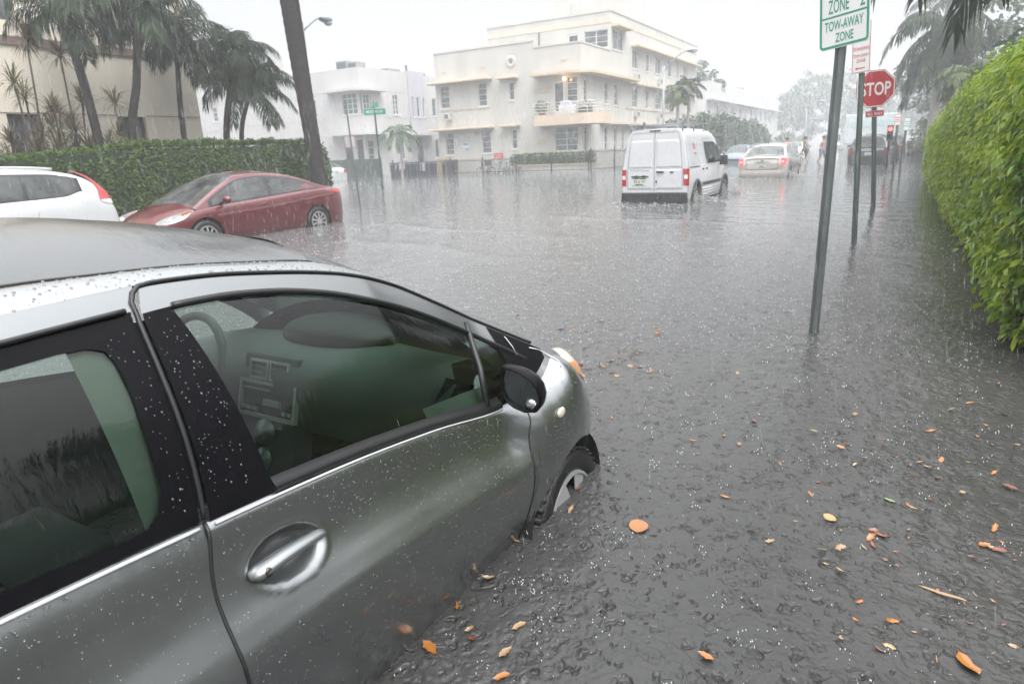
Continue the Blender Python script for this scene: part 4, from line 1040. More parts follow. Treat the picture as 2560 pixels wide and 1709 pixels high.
SUVD = dict(L=4.7, W=.92, axles=(1.4, -1.35), wheel=.36, sill=.30, deck=[(-2.35, .98), (-2.28, 1.08), (-1.9, 1.12), (0, 1.10), (.95, 1.10), (1.4, 1.08), (2.1, 1.0), (2.3, .8), (2.35, .6)],
    belt=[(-2.35, .95), (-2.2, 1.05), (-1.6, 1.08), (0, 1.06), (.9, 1.04), (1.6, 1.0), (2.1, .9), (2.35, .6)],
    roof=[(-2.30, 1.12), (-2.2, 1.35), (-2.1, 1.60), (-1.9, 1.71), (-1.2, 1.75), (0, 1.76), (.35, 1.72), (.8, 1.46), (1.25, 1.12)],
    ws=(.36, 1.2), rs=(-2.28, -2.05), y_win=(-2.0, 1.0), bp=[.05, -.95], bpw=.04, seat=(.2, -.7), apil=.07, ends=(.7, .30), tail=.86, nose=.6, pw=2.8, lean=-.1, tumble=.30, privacy=('rear_screen', 'side0', 'side0L', 'side1', 'side1L'))
REDLIT = pm('dull_tail_lens', (.16, .015, .015), .3, coat=.6)
def rear_lights(t, S, x0, x1, z0, z1, mat):
    for s in (1, -1):
        G = []
        for z in lin(z0, z1, 6): G.append([(s * x, S['_yend'](min(x, S['W'] * .97), -1) - .012, z) for x in lin(x0, x1, 7)])
        MB().grid(G).build('tail_light', mat, t, True, W=False)
def build_dark_suv():
    S = dict(SUVD); m = paint_mat('black_blue_paint', (.02, .021, .026))
    t = thing('driving_suv', 'black four-wheel drive waiting in the right lane beyond the stop sign', 'car', (-1.47, 37.7 + 2.35, WATER))
    b = spec_car(t, S, m, DGLASS)
    rear_lights(t, S, .66, .90, .78, 1.06, REDLIT)
    plate(t, 0, S['_yend'](0, -1) - .014, .80, -1)
    MB().grid(end_patch(S, -.42, .42, c_(.93), c_(.98), -1, 8, 3, .014)).build('chrome_strip', ALLOY, t, W=False)
    MB().grid(end_patch(S, -.86, .86, c_(.42), c_(.62), -1, 14, 3, .03)).build('rear_bumper', TRIM, t, True, W=False)
    MB().tube([(-.2, -2.13, 1.70), (.2, -2.13, 1.70)], .014, 6).build('high_brake_light', REDLIT, t, W=False)
    mirrors(t, S, m, .85, 1.12)
    # two more dark cars queue in front of it
    for i, (dx, dy, lab) in enumerate(((.42, 7.2, 'black car queued directly ahead of the black four-wheel drive'), (.75, 14.6, 'dark car at the head of the queue in the right lane'))):
        c = copy_tree(t); c.location = (t.location.x + dx, t.location.y + dy, WATER); c['label'] = lab
build_dark_suv()

def build_parked_row():
    # cars parked along the far kerb, noses toward us
    base = dict(SEDAN); wm = paint_mat('white_car_paint', (.56, .57, .58))
    def front(t, S, m):
        b = spec_car(t, S, m, CGLASS)
        for s in (1, -1):
            lo = interp([1.65, 2.2], [.66, .56]); hi = interp([1.65, 2.0, 2.2], [.76, .71, .64])
            MB().grid(side_patch(S, (1.66, 2.18), lo, hi, s, 10, 4, .008)).build('headlight', CLEARL, t, True, W=False)
        MB().grid(end_patch(S, -.45, .45, c_(.44), c_(.56), 1, 8, 3, .012)).build('grille', TRIM, t, True, W=False)
        mirrors(t, S, m, .93, .94); return b
    t = thing('parked_car', 'white saloon nose-on at the far kerb just left of the silver sedan', 'car', (-9.6, 37.2, WATER), PI, 'cars parked along the far kerb'); front(t, dict(base), wm)
    spots = [(-11.1, 34.2, wm, 'white car half hidden behind the mirror of the van', None),
             (-9.5, 47.8, paint_mat('blue_grey_paint', (.12, .15, .19), metal=.3), 'blue grey car behind the three wading people', None),
             (-9.4, 53.6, paint_mat('dark_grey_paint', (.05, .055, .06), metal=.3), 'dark grey car beyond the blue grey one at the far kerb', None),
             (-9.3, 59.4, paint_mat('grey_paint', (.2, .21, .22), metal=.3), 'mid grey car behind the second wading person', None),
             (-9.2, 65.4, paint_mat('teal_grey_paint', (.10, .14, .15), metal=.3), 'teal grey car near the end of the parked row', None),
             (-9.1, 72.0, wm, 'last and palest car of the row at the far kerb', None)]
    for x, y, m, lab, _ in spots:
        c = copy_tree(t); c.location = (x, y, WATER); c['label'] = lab
        for ch in c.children:
            if ch.name.startswith(('body', 'wing_mirror')):
                ch.data = ch.data.copy(); ch.data.materials[0] = m
    # silver car at the end of the cross street, seen from behind
    S = dict(NSED); m = paint_mat('light_silver_paint', (.55, .56, .57), metal=.3)
    t2 = thing('parked_car', 'light silver car with red tail lights just right of the rounded hedge end', 'car', (-34.4, 33.3 , WATER), R(78))
    spec_car(t2, S, m, CGLASS); rear_lights(t2, S, .55, .85, .72, .95, REDL); plate(t2, 0, S['_yend'](0, -1) - .012, .8, -1); mirrors(t2, S, m, .92, 1.0)
build_parked_row()

def build_van():
    wm = paint_mat('van_white', (.62, .63, .65), rough=.35)
    ox, oy = -5.035, 15.5
    t = thing('cargo_van', 'white high-roofed cargo van with a roof rack wading through the crossing', 'van', (ox, oy, WATER), 0)
    # half section (x,z) from sill to roof centre, at full size
    sec = [(.775, .30), (.80, .42), (.812, .60), (.815, .80), (.812, 1.0), (.80, 1.14), (.765, 1.35), (.722, 1.56), (.685, 1.74), (.655, 1.84), (.61, 1.915), (.54, 1.962), (.40, 1.985), (.2, 1.995), (0, 1.998)]
    Lv = 4.28; yr, yf = .78, 3.69
    roofl = interp([0, .3, 2.0, 2.6, 3.0, 3.35, 3.6, 3.85, 4.1, 4.28], [1.975, 1.998, 1.985, 1.92, 1.74, 1.46, 1.22, 1.10, .98, .70])
    def ring(y):
        zt = roofl(y); e = max(0, (.10 - y) / .10); w = 1 - .035 * e ** 2 - .04 * max(0, (y - 3.0) / 1.28) ** 2 - (.18 * max(0, (y - 3.9) / .38) ** 2)
        P = []
        for i, (x, z) in enumerate(sec):
            zz = .30 + (z - .30) * (zt - .30) / 1.698 if zt < 1.9 or True else z
            zz = min(z, zt - (1.998 - z) * .35) if z > zt - .25 else z
            for c in (yr, yf):
                if abs(y - c) < .40 and zz < .34 + math.sqrt(max(0, .16 - (y - c) ** 2)): zz = .34 + math.sqrt(.16 - (y - c) ** 2)
            P.append((x * w, zz))
        return P
    ys = sorted(set([0, .02, .05, .1] + lin(.15, Lv, 75) + [c + .4 * math.cos(a) for c in (yr, yf) for a in lin(0, PI, 20)]))
    b = MB(); G = []
    glassc = MB(); wsc = MB()
    def sxv(z):
        f = interp([p[1] for p in sec[:11]], [p[0] for p in sec[:11]]); return f(z)
    G = [[(x, y, z) for x, z in ring(y)] + [(-x, y, z) for x, z in ring(y)[-2::-1]] for y in ys]
    for i in range(len(G) - 1):
        for j in range(len(G[0]) - 1):
            q = [G[i][j], G[i + 1][j], G[i + 1][j + 1], G[i][j + 1]]; ym = sum(p[1] for p in q) / 4; zm = sum(p[2] for p in q) / 4
            (wsc if (2.75 < ym < 3.55 and abs(q[0][0]) < .60 and zm > 1.2) else b).add(q, [(0, 1, 2, 3)])
    b.add(G[0], [tuple(range(len(G[0])))]); b.add(G[-1], [tuple(range(len(G[-1])))])
    bd = b.build('body', wm, t, True, W=False, weld=True); q = bd.modifiers.new('soft', 'EDGE_SPLIT'); q.split_angle = R(38)
    wsc.build('windscreen', CGLASS, t, True, W=False, weld=True)
    def flank(y0, y1, lo, hi, s, off=.006, n=8, k=8): return [[(s * (sxv(z) * (1 - .04 * max(0, (y - 3.0) / 1.28) ** 2) + off), y, z) for z in lin(lo(y), hi(y), k)] for y in lin(y0, y1, n)]
    for s in (1, -1):
        hiw = lambda y: min(1.66, interp([2.3, 2.5, 2.9, 3.3, 3.55], [1.66, 1.655, 1.60, 1.36, 1.16])(y))
        MB().grid(flank(1.62, 2.75, lambda y: 1.14 + .0 * y, hiw, s, .008, 16, 8)).build('door_window', pm('dark_green_glass', (.02, .035, .032), .06, coat=1) if s > 0 else bpy.data.materials['dark_green_glass'], t, True, W=False)
        MB().grid(flank(2.79, 3.30, lambda y: 1.14, lambda y: max(1.145, hiw(y) - .01), s, .008, 10, 6)).build('quarter_window', bpy.data.materials['dark_green_glass'], t, True, W=False)
        g = MB(); tp = lambda pts, r=.005: g.tube([(s * (sxv(z) + .001), y, z) for y, z in pts], r, 5)
        tp([(.04, .45), (.04, 1.1), (.05, 1.7)]); tp([(1.52, .40), (1.52, 1.1), (1.53, 1.72), (2.4, 1.74)]); tp([(2.82, .40), (2.82, 1.13)]); tp([(.30, 1.17), (.30, 1.60), (1.40, 1.60), (1.40, 1.17), (.30, 1.17)], .004)
        g.build('door_gap', pm('van_gap', (.30, .31, .33), .5) if s > 0 else bpy.data.materials['van_gap'], bd, W=False)
        MB().grid(flank(.12, .98, c_(1.085), c_(1.110), s, .012, 6, 3)).build('sliding_rail', TRIM, t, W=False)
        for y0 in (1.32, 1.66): MB().ell((s * (sxv(1.02) + .01), y0, 1.02), (.018, .07, .025), 10, 6).build('door_handle', TRIM, t, True, W=False)
        MB().grid(flank(1.25, 3.20, c_(.62), c_(.70), s, .012, 6, 4)).build('rubbing_strip', TRIM, t, W=False)
        rb = MB()
        for z in (.40, .47, .54): rb.tube([(s * (sxv(z) + .004), y, z) for y in (1.3, 3.15)], .014, 6)
        rb.build('side_ribs', wm, bd, True, W=False)
        for c in (yr, yf):
            MB().grid([[(s * (sxv(max(.32, .34 + r * math.sin(a))) + o), c + r * math.cos(a), .34 + r * math.sin(a)) for r, o in ((.39, -.02), (.40, .016), (.455, .020), (.475, .002))] for a in lin(-.1, PI + .1, 30)]).build('arch_flare', pm('grey_flare', (.055, .057, .06), .55) if (s > 0 and c == yr) else bpy.data.materials['grey_flare'], t, True, W=False)
            wheel(t, s * .71, c, .32, .32, s, 8)
        # mirror
        m = MB(); m.tube([(s * .78, 2.86, 1.17), (s * .90, 2.84, 1.18)], .03, 8); m.box(min(s * .86, s * 1.06), max(s * .86, s * 1.06), 2.78, 2.88, 1.06, 1.30, top=.85); m.build('wing_mirror', TRIM, t, W=False, bevel=.02)
        # tail lamps
        tl = MB(); tl.grid([[(s * x, y, z) for (x, y) in ((sxv(z) - .125, -.008), (sxv(z) - .04, -.012), (sxv(z) - .005, .006), (sxv(z) + .006, .05))] for z in lin(.70, 1.075, 8)]); o = tl.build('tail_light', REDL, t, True, W=False)
        MB().grid([[(s * x, y, z) for (x, y) in ((sxv(z) - .105, -.014), (sxv(z) - .05, -.0155), (sxv(z) - .02, -.008))] for z in lin(.85, .94, 4)]).build('reversing_light', WHITEL, o, True, W=False)
    # rear doors
    g = MB()
    g.tube([(.0, -.002, .56), (.0, -.002, 1.95)], .006, 5)
    for pts in ([(-.665, .62), (-.66, 1.08), (-.60, 1.70), (-.54, 1.90), (.54, 1.90), (.60, 1.70), (.66, 1.08), (.665, .62), (-.665, .62)],): g.tube([(x, -.001, z) for x, z in pts], .005, 5)
    g.build('rear_door_gap', pm('rear_gap', (.16, .165, .175), .5), bd, W=False)
    pnl = MB()
    for s in (-1, 1):
        P = [(.075, 1.14), (.615, 1.14), (.555, 1.66), (.52, 1.70), (.075, 1.70)]; O = [(.045, 1.11), (.648, 1.11), (.585, 1.68), (.535, 1.735), (.045, 1.735)]
        n = len(P); v = [(s * x, -.002, z) for x, z in O] + [(s * x, -.014, z) for x, z in P]; pnl.add(v, [(i, (i + 1) % n, (i + 1) % n + n, i + n) for i in range(n)] + [tuple(range(n, 2 * n))])
        P = [(.075, .66), (.62, .66), (.625, 1.04), (.075, 1.04)]; O = [(.05, .63), (.645, .63), (.65, 1.07), (.05, 1.07)]; n = 4
        v = [(s * x, -.002, z) for x, z in O] + [(s * x, -.010, z) for x, z in P]; pnl.add(v, [(i, (i + 1) % n, (i + 1) % n + n, i + n) for i in range(n)] + [tuple(range(n, 2 * n))])
    pnl.build('rear_door', wm, t, W=False)
    bm_ = MB(); bm_.box(-.80, .80, -.09, .12, .20, .545, top=.985); bm_.box(-.72, .72, -.06, .1, .02, .2); bm_.build('rear_bumper', pm('van_bumper', (.022, .023, .025), .5, bump=.1), t, W=False, bevel=.025)
    h = MB(); h.tube([(.06, -.03, 1.015), (.23, -.03, 1.015)], .020, 8); h.build('rear_handle', TRIM, t, True, W=False)
    h = MB(); h.ell((.42, -.014, 1.005), (.05, .012, .02), 10, 6); h.build('rear_lock', TRIM, t, True, W=False)
    h = MB(); h.lathe([(.0001, -.02), (.022, -.018), (.025, -.002)], 12, 'y', (.055, -.005, .80)); h.build('fuel_lock', TRIM, t, True, W=False)
    h = MB(); h.box(-.56, -.14, -.03, -.008, .905, .93); h.box(-.46, -.40, -.04, -.01, .90, .94); h.box(-.28, -.22, -.04, -.01, .90, .94); h.build('plate_lamp_bar', TRIM, t, W=False)
    plate(t, -.36, -.016, .80, -1, .165, .085)
    l = MB(); l.add(*text_mb('TRANSIT', .062, -.46, 1.035, -.0125, 1.25)); l.box(-.31, -.12, -.0135, -.0115, 1.043, 1.056); l.build('lettering', pm('badge_grey', (.12, .125, .13), .4), t, W=False)
    MB().box(-.13, .13, -.012, .03, 1.925, 1.955).build('high_brake_light', pm('dark_red_lens', (.12, .01, .012), .3, coat=1), t, W=False, bevel=.006)
    # little red mark on the flank
    lm = MB(); x = sxv(1.45) + .006
    lm.add([(x - .01, .62, 1.50), (x - .01, .78, 1.50), (x - .03, .74, 1.62), (x - .04, .70, 1.66), (x - .03, .66, 1.62)], [(0, 1, 2, 3, 4)]); lm.add([(x + .012, .58, 1.38), (x + .012, .84, 1.38), (x + .008, .84, 1.42), (x + .008, .58, 1.42)], [(0, 1, 2, 3)])
    lm.build('red_logo', pm('faded_red', (.55, .12, .14), .5), t, W=False)
    # roof rack
    rk = MB(); 
    for y in (.10, 1.05, 2.0):
        rk.tube([(-.66, y, 2.075), (.66, y, 2.075)], .013, 8)
        for s in (1, -1): rk.tube([(s * .60, y, 2.07), (s * .62, y, 1.90)], .016, 6)
    for s in (1, -1): rk.tube([(s * .64, .02, 2.085), (s * .64, 2.15, 2.085), (s * .64, 2.45, 2.10)], .012, 8)
    rk.tube([(-.3, .1, 2.09), (-.3, .1, 2.16)], .03, 8); rk.tube([(.35, 1.05, 2.09), (.35, 1.05, 2.20)], .03, 8); rk.tube([(.64, 2.45, 2.10), (.64, 2.52, 2.22)], .014, 6)
    rk.build('roof_rack', pm('rack_grey', (.20, .21, .22), .4, metal=.4), t, True, W=False)
    un = MB(); un.box(-.66, .66, .1, 4.0, .25, .62); un.build('underbody', DARKIN, t, W=False)
build_van()
def build_truck():
    t = thing('box_truck', 'pale box truck far down the street behind the stop sign', 'truck', (-2.3, 58, WATER), 0)
    w = pm('truck_white', (.62, .68, .70), .5)
    b = MB(); b.box(-1.7, 1.7, 0, 7.5, 1.1, 3.2); b.build('cargo_box', w, t, W=False, bevel=.05)
    b = MB(); b.box(-1.2, 1.2, 7.6, 9.6, .7, 2.9, top=.92); b.build('cab', w, t, W=False, bevel=.1)
    b = MB(); b.box(-1.62, 1.62, -.02, .02, 2.3, 2.7); b.build('stripe', pm('pale_teal', (.50, .62, .62), .5), t, W=False)
    b = MB(); b.box(-1.1, 1.1, -.1, 7.5, .7, 1.05); b.build('chassis', DARKIN, t, W=False)
    for y in (1.6, 8.4):
        for s in (1, -1): wheel(t, s * .95, y, .48, .48, s, 6, .3)
    for s in (1, -1): MB().box(s * 1.3 - .12, s * 1.3 + .12, -.05, 0, .85, 1.0).build('tail_light', REDLIT, t, W=False)
    # oncoming van with its headlights lit
    t = thing('oncoming_van', 'oncoming vehicle with two lit headlights far up the street', 'van', (-7.0, 84, WATER), 0)
    b = MB(); b.box(-1.0, 1.0, 0, 5, .35, 1.2, top=.97); b.build('body', pm('far_van_grey', (.3, .31, .32), .4, coat=.5), t, W=False, bevel=.08)
    b = MB(); b.box(-.95, .95, .5, 5, 1.2, 2.1, top=.9); b.build('cab', bpy.data.materials['far_van_grey'], t, W=False, bevel=.08)
    b = MB(); b.box(-.8, .8, .43, .55, 1.3, 1.9); b.build('windscreen', DGLASS, t, W=False)
    hm = lamp_mat('headlamp_glow', (1, .93, .8), 3)
    for s in (1, -1): MB().ell((s * .72, -.03, .95), (.11, .05, .09), 14, 8).build('headlight', hm, t, True, W=False)
    for y in (.9, 4.1):
        for s in (1, -1): wheel(t, s * .85, y, .34, .34, s, 6)
build_truck()
# ---------------------------------------------------------------- buildings
def stucco(name, col, var=.06): return pm(name, col, .85, var=var, vs=.9, bump=.25, bs=30, stretch=(1, 1, .25), col2=tuple(c * .955 for c in col), c2s=.7)
CREAM = stucco('cream_stucco', (.54, .525, .49)); WHITE = stucco('white_stucco', (.52, .51, .505)); TAN = pm('tan_trim', (.56, .46, .34), .8, var=.1)
LILAC = stucco('lilac_stucco', (.47, .46, .50)); BEIGE = stucco('beige_stucco', (.78, .715, .61), .08); BROWN = pm('brown_band', (.20, .14, .12), .85, var=.12)
WPAINT = pm('white_window_paint', (.68, .69, .69), .5, var=.04)
PANE = pm('window_pane', (.055, .065, .07), .06, spec=.8, var=.5, vs=1.3, col2=(.16, .17, .17), c2s=2.2)
GPANE = pm('green_pane', (.07, .12, .11), .06, spec=.8, var=.4, vs=1.3)
DOORM = pm('dark_door', (.06, .06, .065), .4)
IRON = pm('black_iron', (.012, .013, .015), .45)
ACM = pm('ac_grey', (.30, .31, .32), .6); ACD = pm('ac_dark', (.09, .10, .11), .6)
def fplace(Y, s=1): return lambda u, z, d: (u, Y + d * s, z)         # wall facing -y: depth goes +y
def xplace(X, s=-1): return lambda u, z, d: (X + d * s, u, z)         # wall facing +x: depth goes -x
def wall_holes(mb, u0, u1, z0, z1, holes, pl, depth=.14, cap=True):
    us = sorted(set([u0, u1] + [min(max(h[i], u0), u1) for h in holes for i in (0, 1)])); zs = sorted(set([z0, z1] + [h[i] for h in holes for i in (2, 3)]))
    for a, b in zip(us, us[1:]):
        for c, d in zip(zs, zs[1:]):
            um, zm = (a + b) / 2, (c + d) / 2
            if any(h[0] < um < h[1] and h[2] < zm < h[3] for h in holes): continue
            mb.add([pl(a, c, 0), pl(b, c, 0), pl(b, d, 0), pl(a, d, 0)], [(0, 1, 2, 3)])
    for h in holes:
        a, b, c, d = h[:4]
        for (p, q) in (((a, c), (b, c)), ((b, c), (b, d)), ((b, d), (a, d)), ((a, d), (a, c))):
            mb.add([pl(*p, 0), pl(*q, 0), pl(*q, depth), pl(*p, depth)], [(0, 1, 2, 3)])
def window(parent, h, pl, kind='awning', pane=None, frame=WPAINT):
    """kind: number of horizontal panes / columns -> frame part with pane sub-part"""
    a, b, c, d = h[:4]; cols, rows_ = kind if isinstance(kind, tuple) else (1, 4)
    w = .05; f = MB()
    def bar(u0, u1, z0, z1, d0=.05, d1=.12):
        vs = [pl(u, z, dd) for dd in (d0, d1) for (u, z) in ((u0, z0), (u1, z0), (u1, z1), (u0, z1))]
        f.add(vs, [(0, 1, 2, 3), (7, 6, 5, 4), (0, 4, 5, 1), (1, 5, 6, 2), (2, 6, 7, 3), (3, 7, 4, 0)])
    bar(a, a + w, c, d); bar(b - w, b, c, d); bar(a + w, b - w, c, c + w); bar(a + w, b - w, d - w, d)
    for i in range(1, cols):
        u = a + (b - a) * i / cols; bar(u - .03, u + .03, c + w, d - w, .055, .115)
    for i in range(1, rows_):
        z = c + (d - c) * i / rows_; bar(a + w, b - w, z - .016, z + .016, .065, .11)
    fo = f.build('window', frame, parent)
    p = MB(); p.add([pl(a + .01, c + .01, .10), pl(b - .01, c + .01, .10), pl(b - .01, d - .01, .10), pl(a + .01, d - .01, .10)], [(0, 1, 2, 3)]); p.build('pane', pane or PANE, fo)
    s = MB(); vs = [pl(u, z, dd) for dd in (-.05, .06) for (u, z) in ((a - .06, c - .07), (b + .06, c - .07), (b + .06, c - .003), (a - .06, c - .003))]
    s.add(vs, [(0, 1, 2, 3), (7, 6, 5, 4), (0, 4, 5, 1), (1, 5, 6, 2), (2, 6, 7, 3), (3, 7, 4, 0)]); s.build('sill', frame, fo)
    return fo
def ledge(parent, nm, mat, pts, z0, z1, out, inn=.0):
    """flat canopy following a plan line (list of xy with outward normals)"""
    mb = MB(); P = []
    for (x, y, nx, ny) in pts: P.append([(x - nx * inn, y - ny * inn, z0), (x + nx * out, y + ny * out, z0), (x + nx * out, y + ny * out, z1), (x - nx * inn, y - ny * inn, z1)])
    mb.grid(P, close=True)
    mb.add(P[0], [(0, 1, 2, 3)]); mb.add(P[-1], [(3, 2, 1, 0)])
    return mb.build(nm, mat, parent)
def curve_corner(x0, y0, xc, yc, y1, r, n=8):
    """front run along x at y0 up to a rounded corner, then along +y"""
    pts = [(x0, y0, 0, -1)]
    for i in range(n + 1):
        a = -PI / 2 + PI / 2 * i / n; pts.append((xc - r + r * math.cos(a), y0 + r + r * math.sin(a), math.cos(a), math.sin(a)))
    pts.append((xc, y1, 1, 0)); return pts
def ac_unit(parent, u, z, pl, w=.5, h=.42, out=.32):
    b = MB(); vs = [pl(uu, zz, dd) for dd in (-out, .02) for (uu, zz) in ((u, z), (u + w, z), (u + w, z + h), (u, z + h))]
    b.add(vs, [(0, 1, 2, 3), (7, 6, 5, 4), (0, 4, 5, 1), (1, 5, 6, 2), (2, 6, 7, 3), (3, 7, 4, 0)])
    o = b.build('air_conditioner', pm('ac_white', (.55, .55, .54), .6) if 'ac_white' not in bpy.data.materials else bpy.data.materials['ac_white'], parent)
    g = MB(); g.add([pl(u + .06, z + .06, -out - .004), pl(u + w - .12, z + .06, -out - .004), pl(u + w - .12, z + h - .06, -out - .004), pl(u + .06, z + h - .06, -out - .004)], [(0, 1, 2, 3)]); g.build('vent_grille', ACD, o)
def build_cream():
    X0, XC_, Y0, Y1 = -28.9, -17.81, 40., 67.
    t = thing('apartment_building', 'cream three-storey apartment building with rounded balcony and eyebrow canopies on the corner', 'building', (-23.3, 47, -.4))
    fp = fplace(Y0); xp = xplace(XC_)
    F = [((-28.53, -27.78, 4.42, 5.92), (1, 4)), ((-25.4, -24.7, 4.38, 5.85), (1, 4)), ((-22.98, -22.58, 4.6, 5.75), (1, 2)), ((-18.78, -18.03, 4.2, 5.7), (1, 4)),
         ((-28.35, -27.65, 1.28, 2.78), (1, 4)), ((-25.3, -24.55, 1.3, 2.8), (1, 4)), ((-22.9, -22.48, 1.5, 2.75), (1, 2)), ((-19.68, -18.02, 1.24, 2.74), (2, 4))]
    door = (-19.72, -18.95, 3.52, 5.5); vent = (-25.2, -24.6, .45, .85)
    w = MB(); wall_holes(w, X0, -21.1, -.6, 7.98, [f[0] for f in F if f[0][1] < -21] + [vent], fp); wall_holes(w, -21.1, XC_, -.6, 7.58, [f[0] for f in F if f[0][0] > -21] + [door], fp)
    S = []
    for a, b in ((40.5, 41.0), (43.9, 44.5), (45.65, 46.4), (49.25, 50.5), (52.4, 53.0), (54.6, 56.2), (57.9, 58.7), (61.2, 61.8), (64.2, 65.4)): S.append(((a, b, 4.15, 5.55), (1, 3)))
    for a, b in ((40.5, 41.0), (43.9, 44.5), (45.65, 46.2), (47.2, 47.7), (50.0, 51.2), (54.6, 56.2), (61.2, 62.4)): S.append(((a, b, 1.15, 2.7), (1, 3)))
    T = []
    for a, b in ((49.25, 50.45), (52.4, 53.0), (54.6, 56.0), (57.9, 58.9), (60.6, 61.0), (62.6, 63.9)): T.append(((a, b, 6.85, 8.12), (2 if b - a > 1 else 1, 1)))
    T.append(((45.35, 47.4, 7.75, 9.0), (2, 1)))
    wall_holes(w, Y0, 45., -.6, 7.58, [s[0] for s in S if s[0][1] < 45], xp); wall_holes(w, 45., Y1, -.6, 10.05, [s[0] for s in S + T if s[0][0] > 45], xp)
    P3 = fplace(45.); F3 = [((-19.75, -18.0, 7.85, 8.98), (2, 3))]; d3 = (-21.0, -20.15, 7.7, 8.95)
    wall_holes(w, -27.5, XC_, 7.2, 10.05, [F3[0][0], d3], P3)
    w.add([(X0, 40, -.6), (X0, 67, -.6), (X0, 67, 7.98), (X0, 40, 7.98)], [(0, 1, 2, 3)]); w.add([(-27.5, 45, 7.2), (-27.5, 67, 7.2), (-27.5, 67, 10.05), (-27.5, 45, 10.05)], [(0, 1, 2, 3)])
    w.add([(X0, 67, -.6), (XC_, 67, -.6), (XC_, 67, 10.05), (X0, 67, 10.05)], [(0, 1, 2, 3)])
    w.build('wall', CREAM, t)
    r = MB(); r.box(X0 + .02, XC_ - .02, 40.02, 45.1, 7.1, 7.2); r.box(-27.48, XC_ - .02, 45.02, 66.98, 9.6, 9.7); r.box(X0 + .02, -27.4, 45.1, 66.98, 7.1, 7.2); r.build('roof', pm('roof_grey', (.4, .39, .37), .9), t)
    cp = MB(); cp.box(X0 - .03, -21.07, 39.96, 40.2, 7.98, 8.08); cp.box(-21.07, XC_ + .04, 39.96, 40.2, 7.58, 7.68); cp.box(XC_ - .2, XC_ + .04, 40.2, 44.95, 7.58, 7.68); cp.box(-27.53, XC_ + .05, 44.95, 45.2, 10.05, 10.15); cp.box(XC_ - .2, XC_ + .05, 45.2, 67.03, 10.05, 10.15); cp.build('parapet_coping', CREAM, t)
    for f in F: window(t, f[0], fp, f[1])
    for f in F3: window(t, f[0], P3, f[1])
    for s in S + T: window(t, s[0], xp, s[1])
    def doorp(h, pl, mat):
        o = MB(); a, b, c, d = h
        f = MB(); 
        for q in ((a, a + .1, c, d), (b - .1, b, c, d), (a + .1, b - .1, d - .12, d), (a + .1, b - .1, c, c + .2)):
            vs = [pl(u, z, dd) for dd in (.04, .10) for (u, z) in ((q[0], q[2]), (q[1], q[2]), (q[1], q[3]), (q[0], q[3]))]; f.add(vs, [(0, 1, 2, 3), (7, 6, 5, 4), (0, 4, 5, 1), (1, 5, 6, 2), (2, 6, 7, 3), (3, 7, 4, 0)])
        fo = f.build('door', WPAINT, t); p = MB(); p.add([pl(a + .05, c + .05, .09), pl(b - .05, c + .05, .09), pl(b - .05, d - .05, .09), pl(a + .05, d - .05, .09)], [(0, 1, 2, 3)]); p.build('pane', mat, fo)
    doorp(door, fp, PANE); doorp(d3, P3, PANE)
    for (a, b, z, o) in ((-29.15, -24.25, 5.98, .75), (-23.65, -22.22, 5.9, .55), (-29.3, -24.2, 2.92, .75), (-23.6, -22.2, 2.92, .55)):
        e = MB(); e.box(a, b, 40 - o, 40, z, z + .13); e.build('eyebrow_canopy', TAN, t, bevel=.03)
    ledge(t, 'eyebrow_canopy', TAN, curve_corner(-21.0, 40., XC_, 0, 48.8, .5), 5.82, 5.98, .85)
    ledge(t, 'eyebrow_canopy', TAN, [(XC_, 48.8, 1, 0), (XC_, 66.5, 1, 0)], 5.66, 5.78, .55)
    ledge(t, 'eyebrow_canopy', TAN, [(XC_, 49., 1, 0), (XC_, 66.7, 1, 0)], 8.24, 8.36, .6)
    ledge(t, 'eyebrow_canopy', TAN, [(XC_, 45.1, 1, 0), (XC_, 47.8, 1, 0)], 9.10, 9.22, .6)
    ledge(t, 'eyebrow_canopy', TAN, [(XC_, 43., 1, 0), (XC_, 66.5, 1, 0)], 2.86, 2.98, .5)
    b = MB(); b.box(-28.6, -24.5, 39.95, 40, 4.24, 4.30); b.build('sill_band', TAN, t)
    b = MB(); b.box(XC_, XC_ + .05, 48., 66.5, 3.98, 4.06); b.build('sill_band', TAN, t)
    for (a, c, z) in ((-21.1, -19.85, 5.12), (-21.1, -19.85, 4.90), (-21.0, -20.25, 1.96), (-21.0, -20.25, 1.76)): MB().box(a, c, 39.95, 40, z, z + .10).build('tan_stripe', TAN, t)
    b = MB(); b.box(-27.5, XC_ + .02, 44.97, 45, 9.35, 9.66); b.build('cornice_band', pm('pale_tan', (.62, .54, .45), .8), t); b = MB(); b.box(XC_, XC_ + .03, 45, 67, 9.35, 9.62); b.build('cornice_band', bpy.data.materials['pale_tan'], t)
    rd = MB(); rd.lathe([(.14, -.02), (.18, -.05), (.36, -.05), (.40, .01)], 28, 'y', (-22.75, 40., 6.95)); rd.build('porthole_ring', CREAM, t, True)
    rd = MB(); rd.lathe([(.0001, -.015), (.14, -.015)], 20, 'y', (-22.75, 40., 6.95)); rd.build('porthole', pm('porthole_dark', (.25, .24, .22), .8), t)
    for (x, z) in ((-28.3, 6.75), (-25.1, 6.8), (-19.1, 6.65)): MB().box(x, x + .32, 39.97, 40, z, z + .16).build('wall_vent', pm('vent_tan', (.55, .51, .44), .8) if 'vent_tan' not in bpy.data.materials else bpy.data.materials['vent_tan'], t)
    g = MB(); wall_holes(g, vent[0], vent[1], vent[2], vent[3], [], lambda u, z, d: (u, 40.08, z)); g.build('basement_grille', ACD, t)
    ac_unit(t, -28.15, 3.66, fp); 
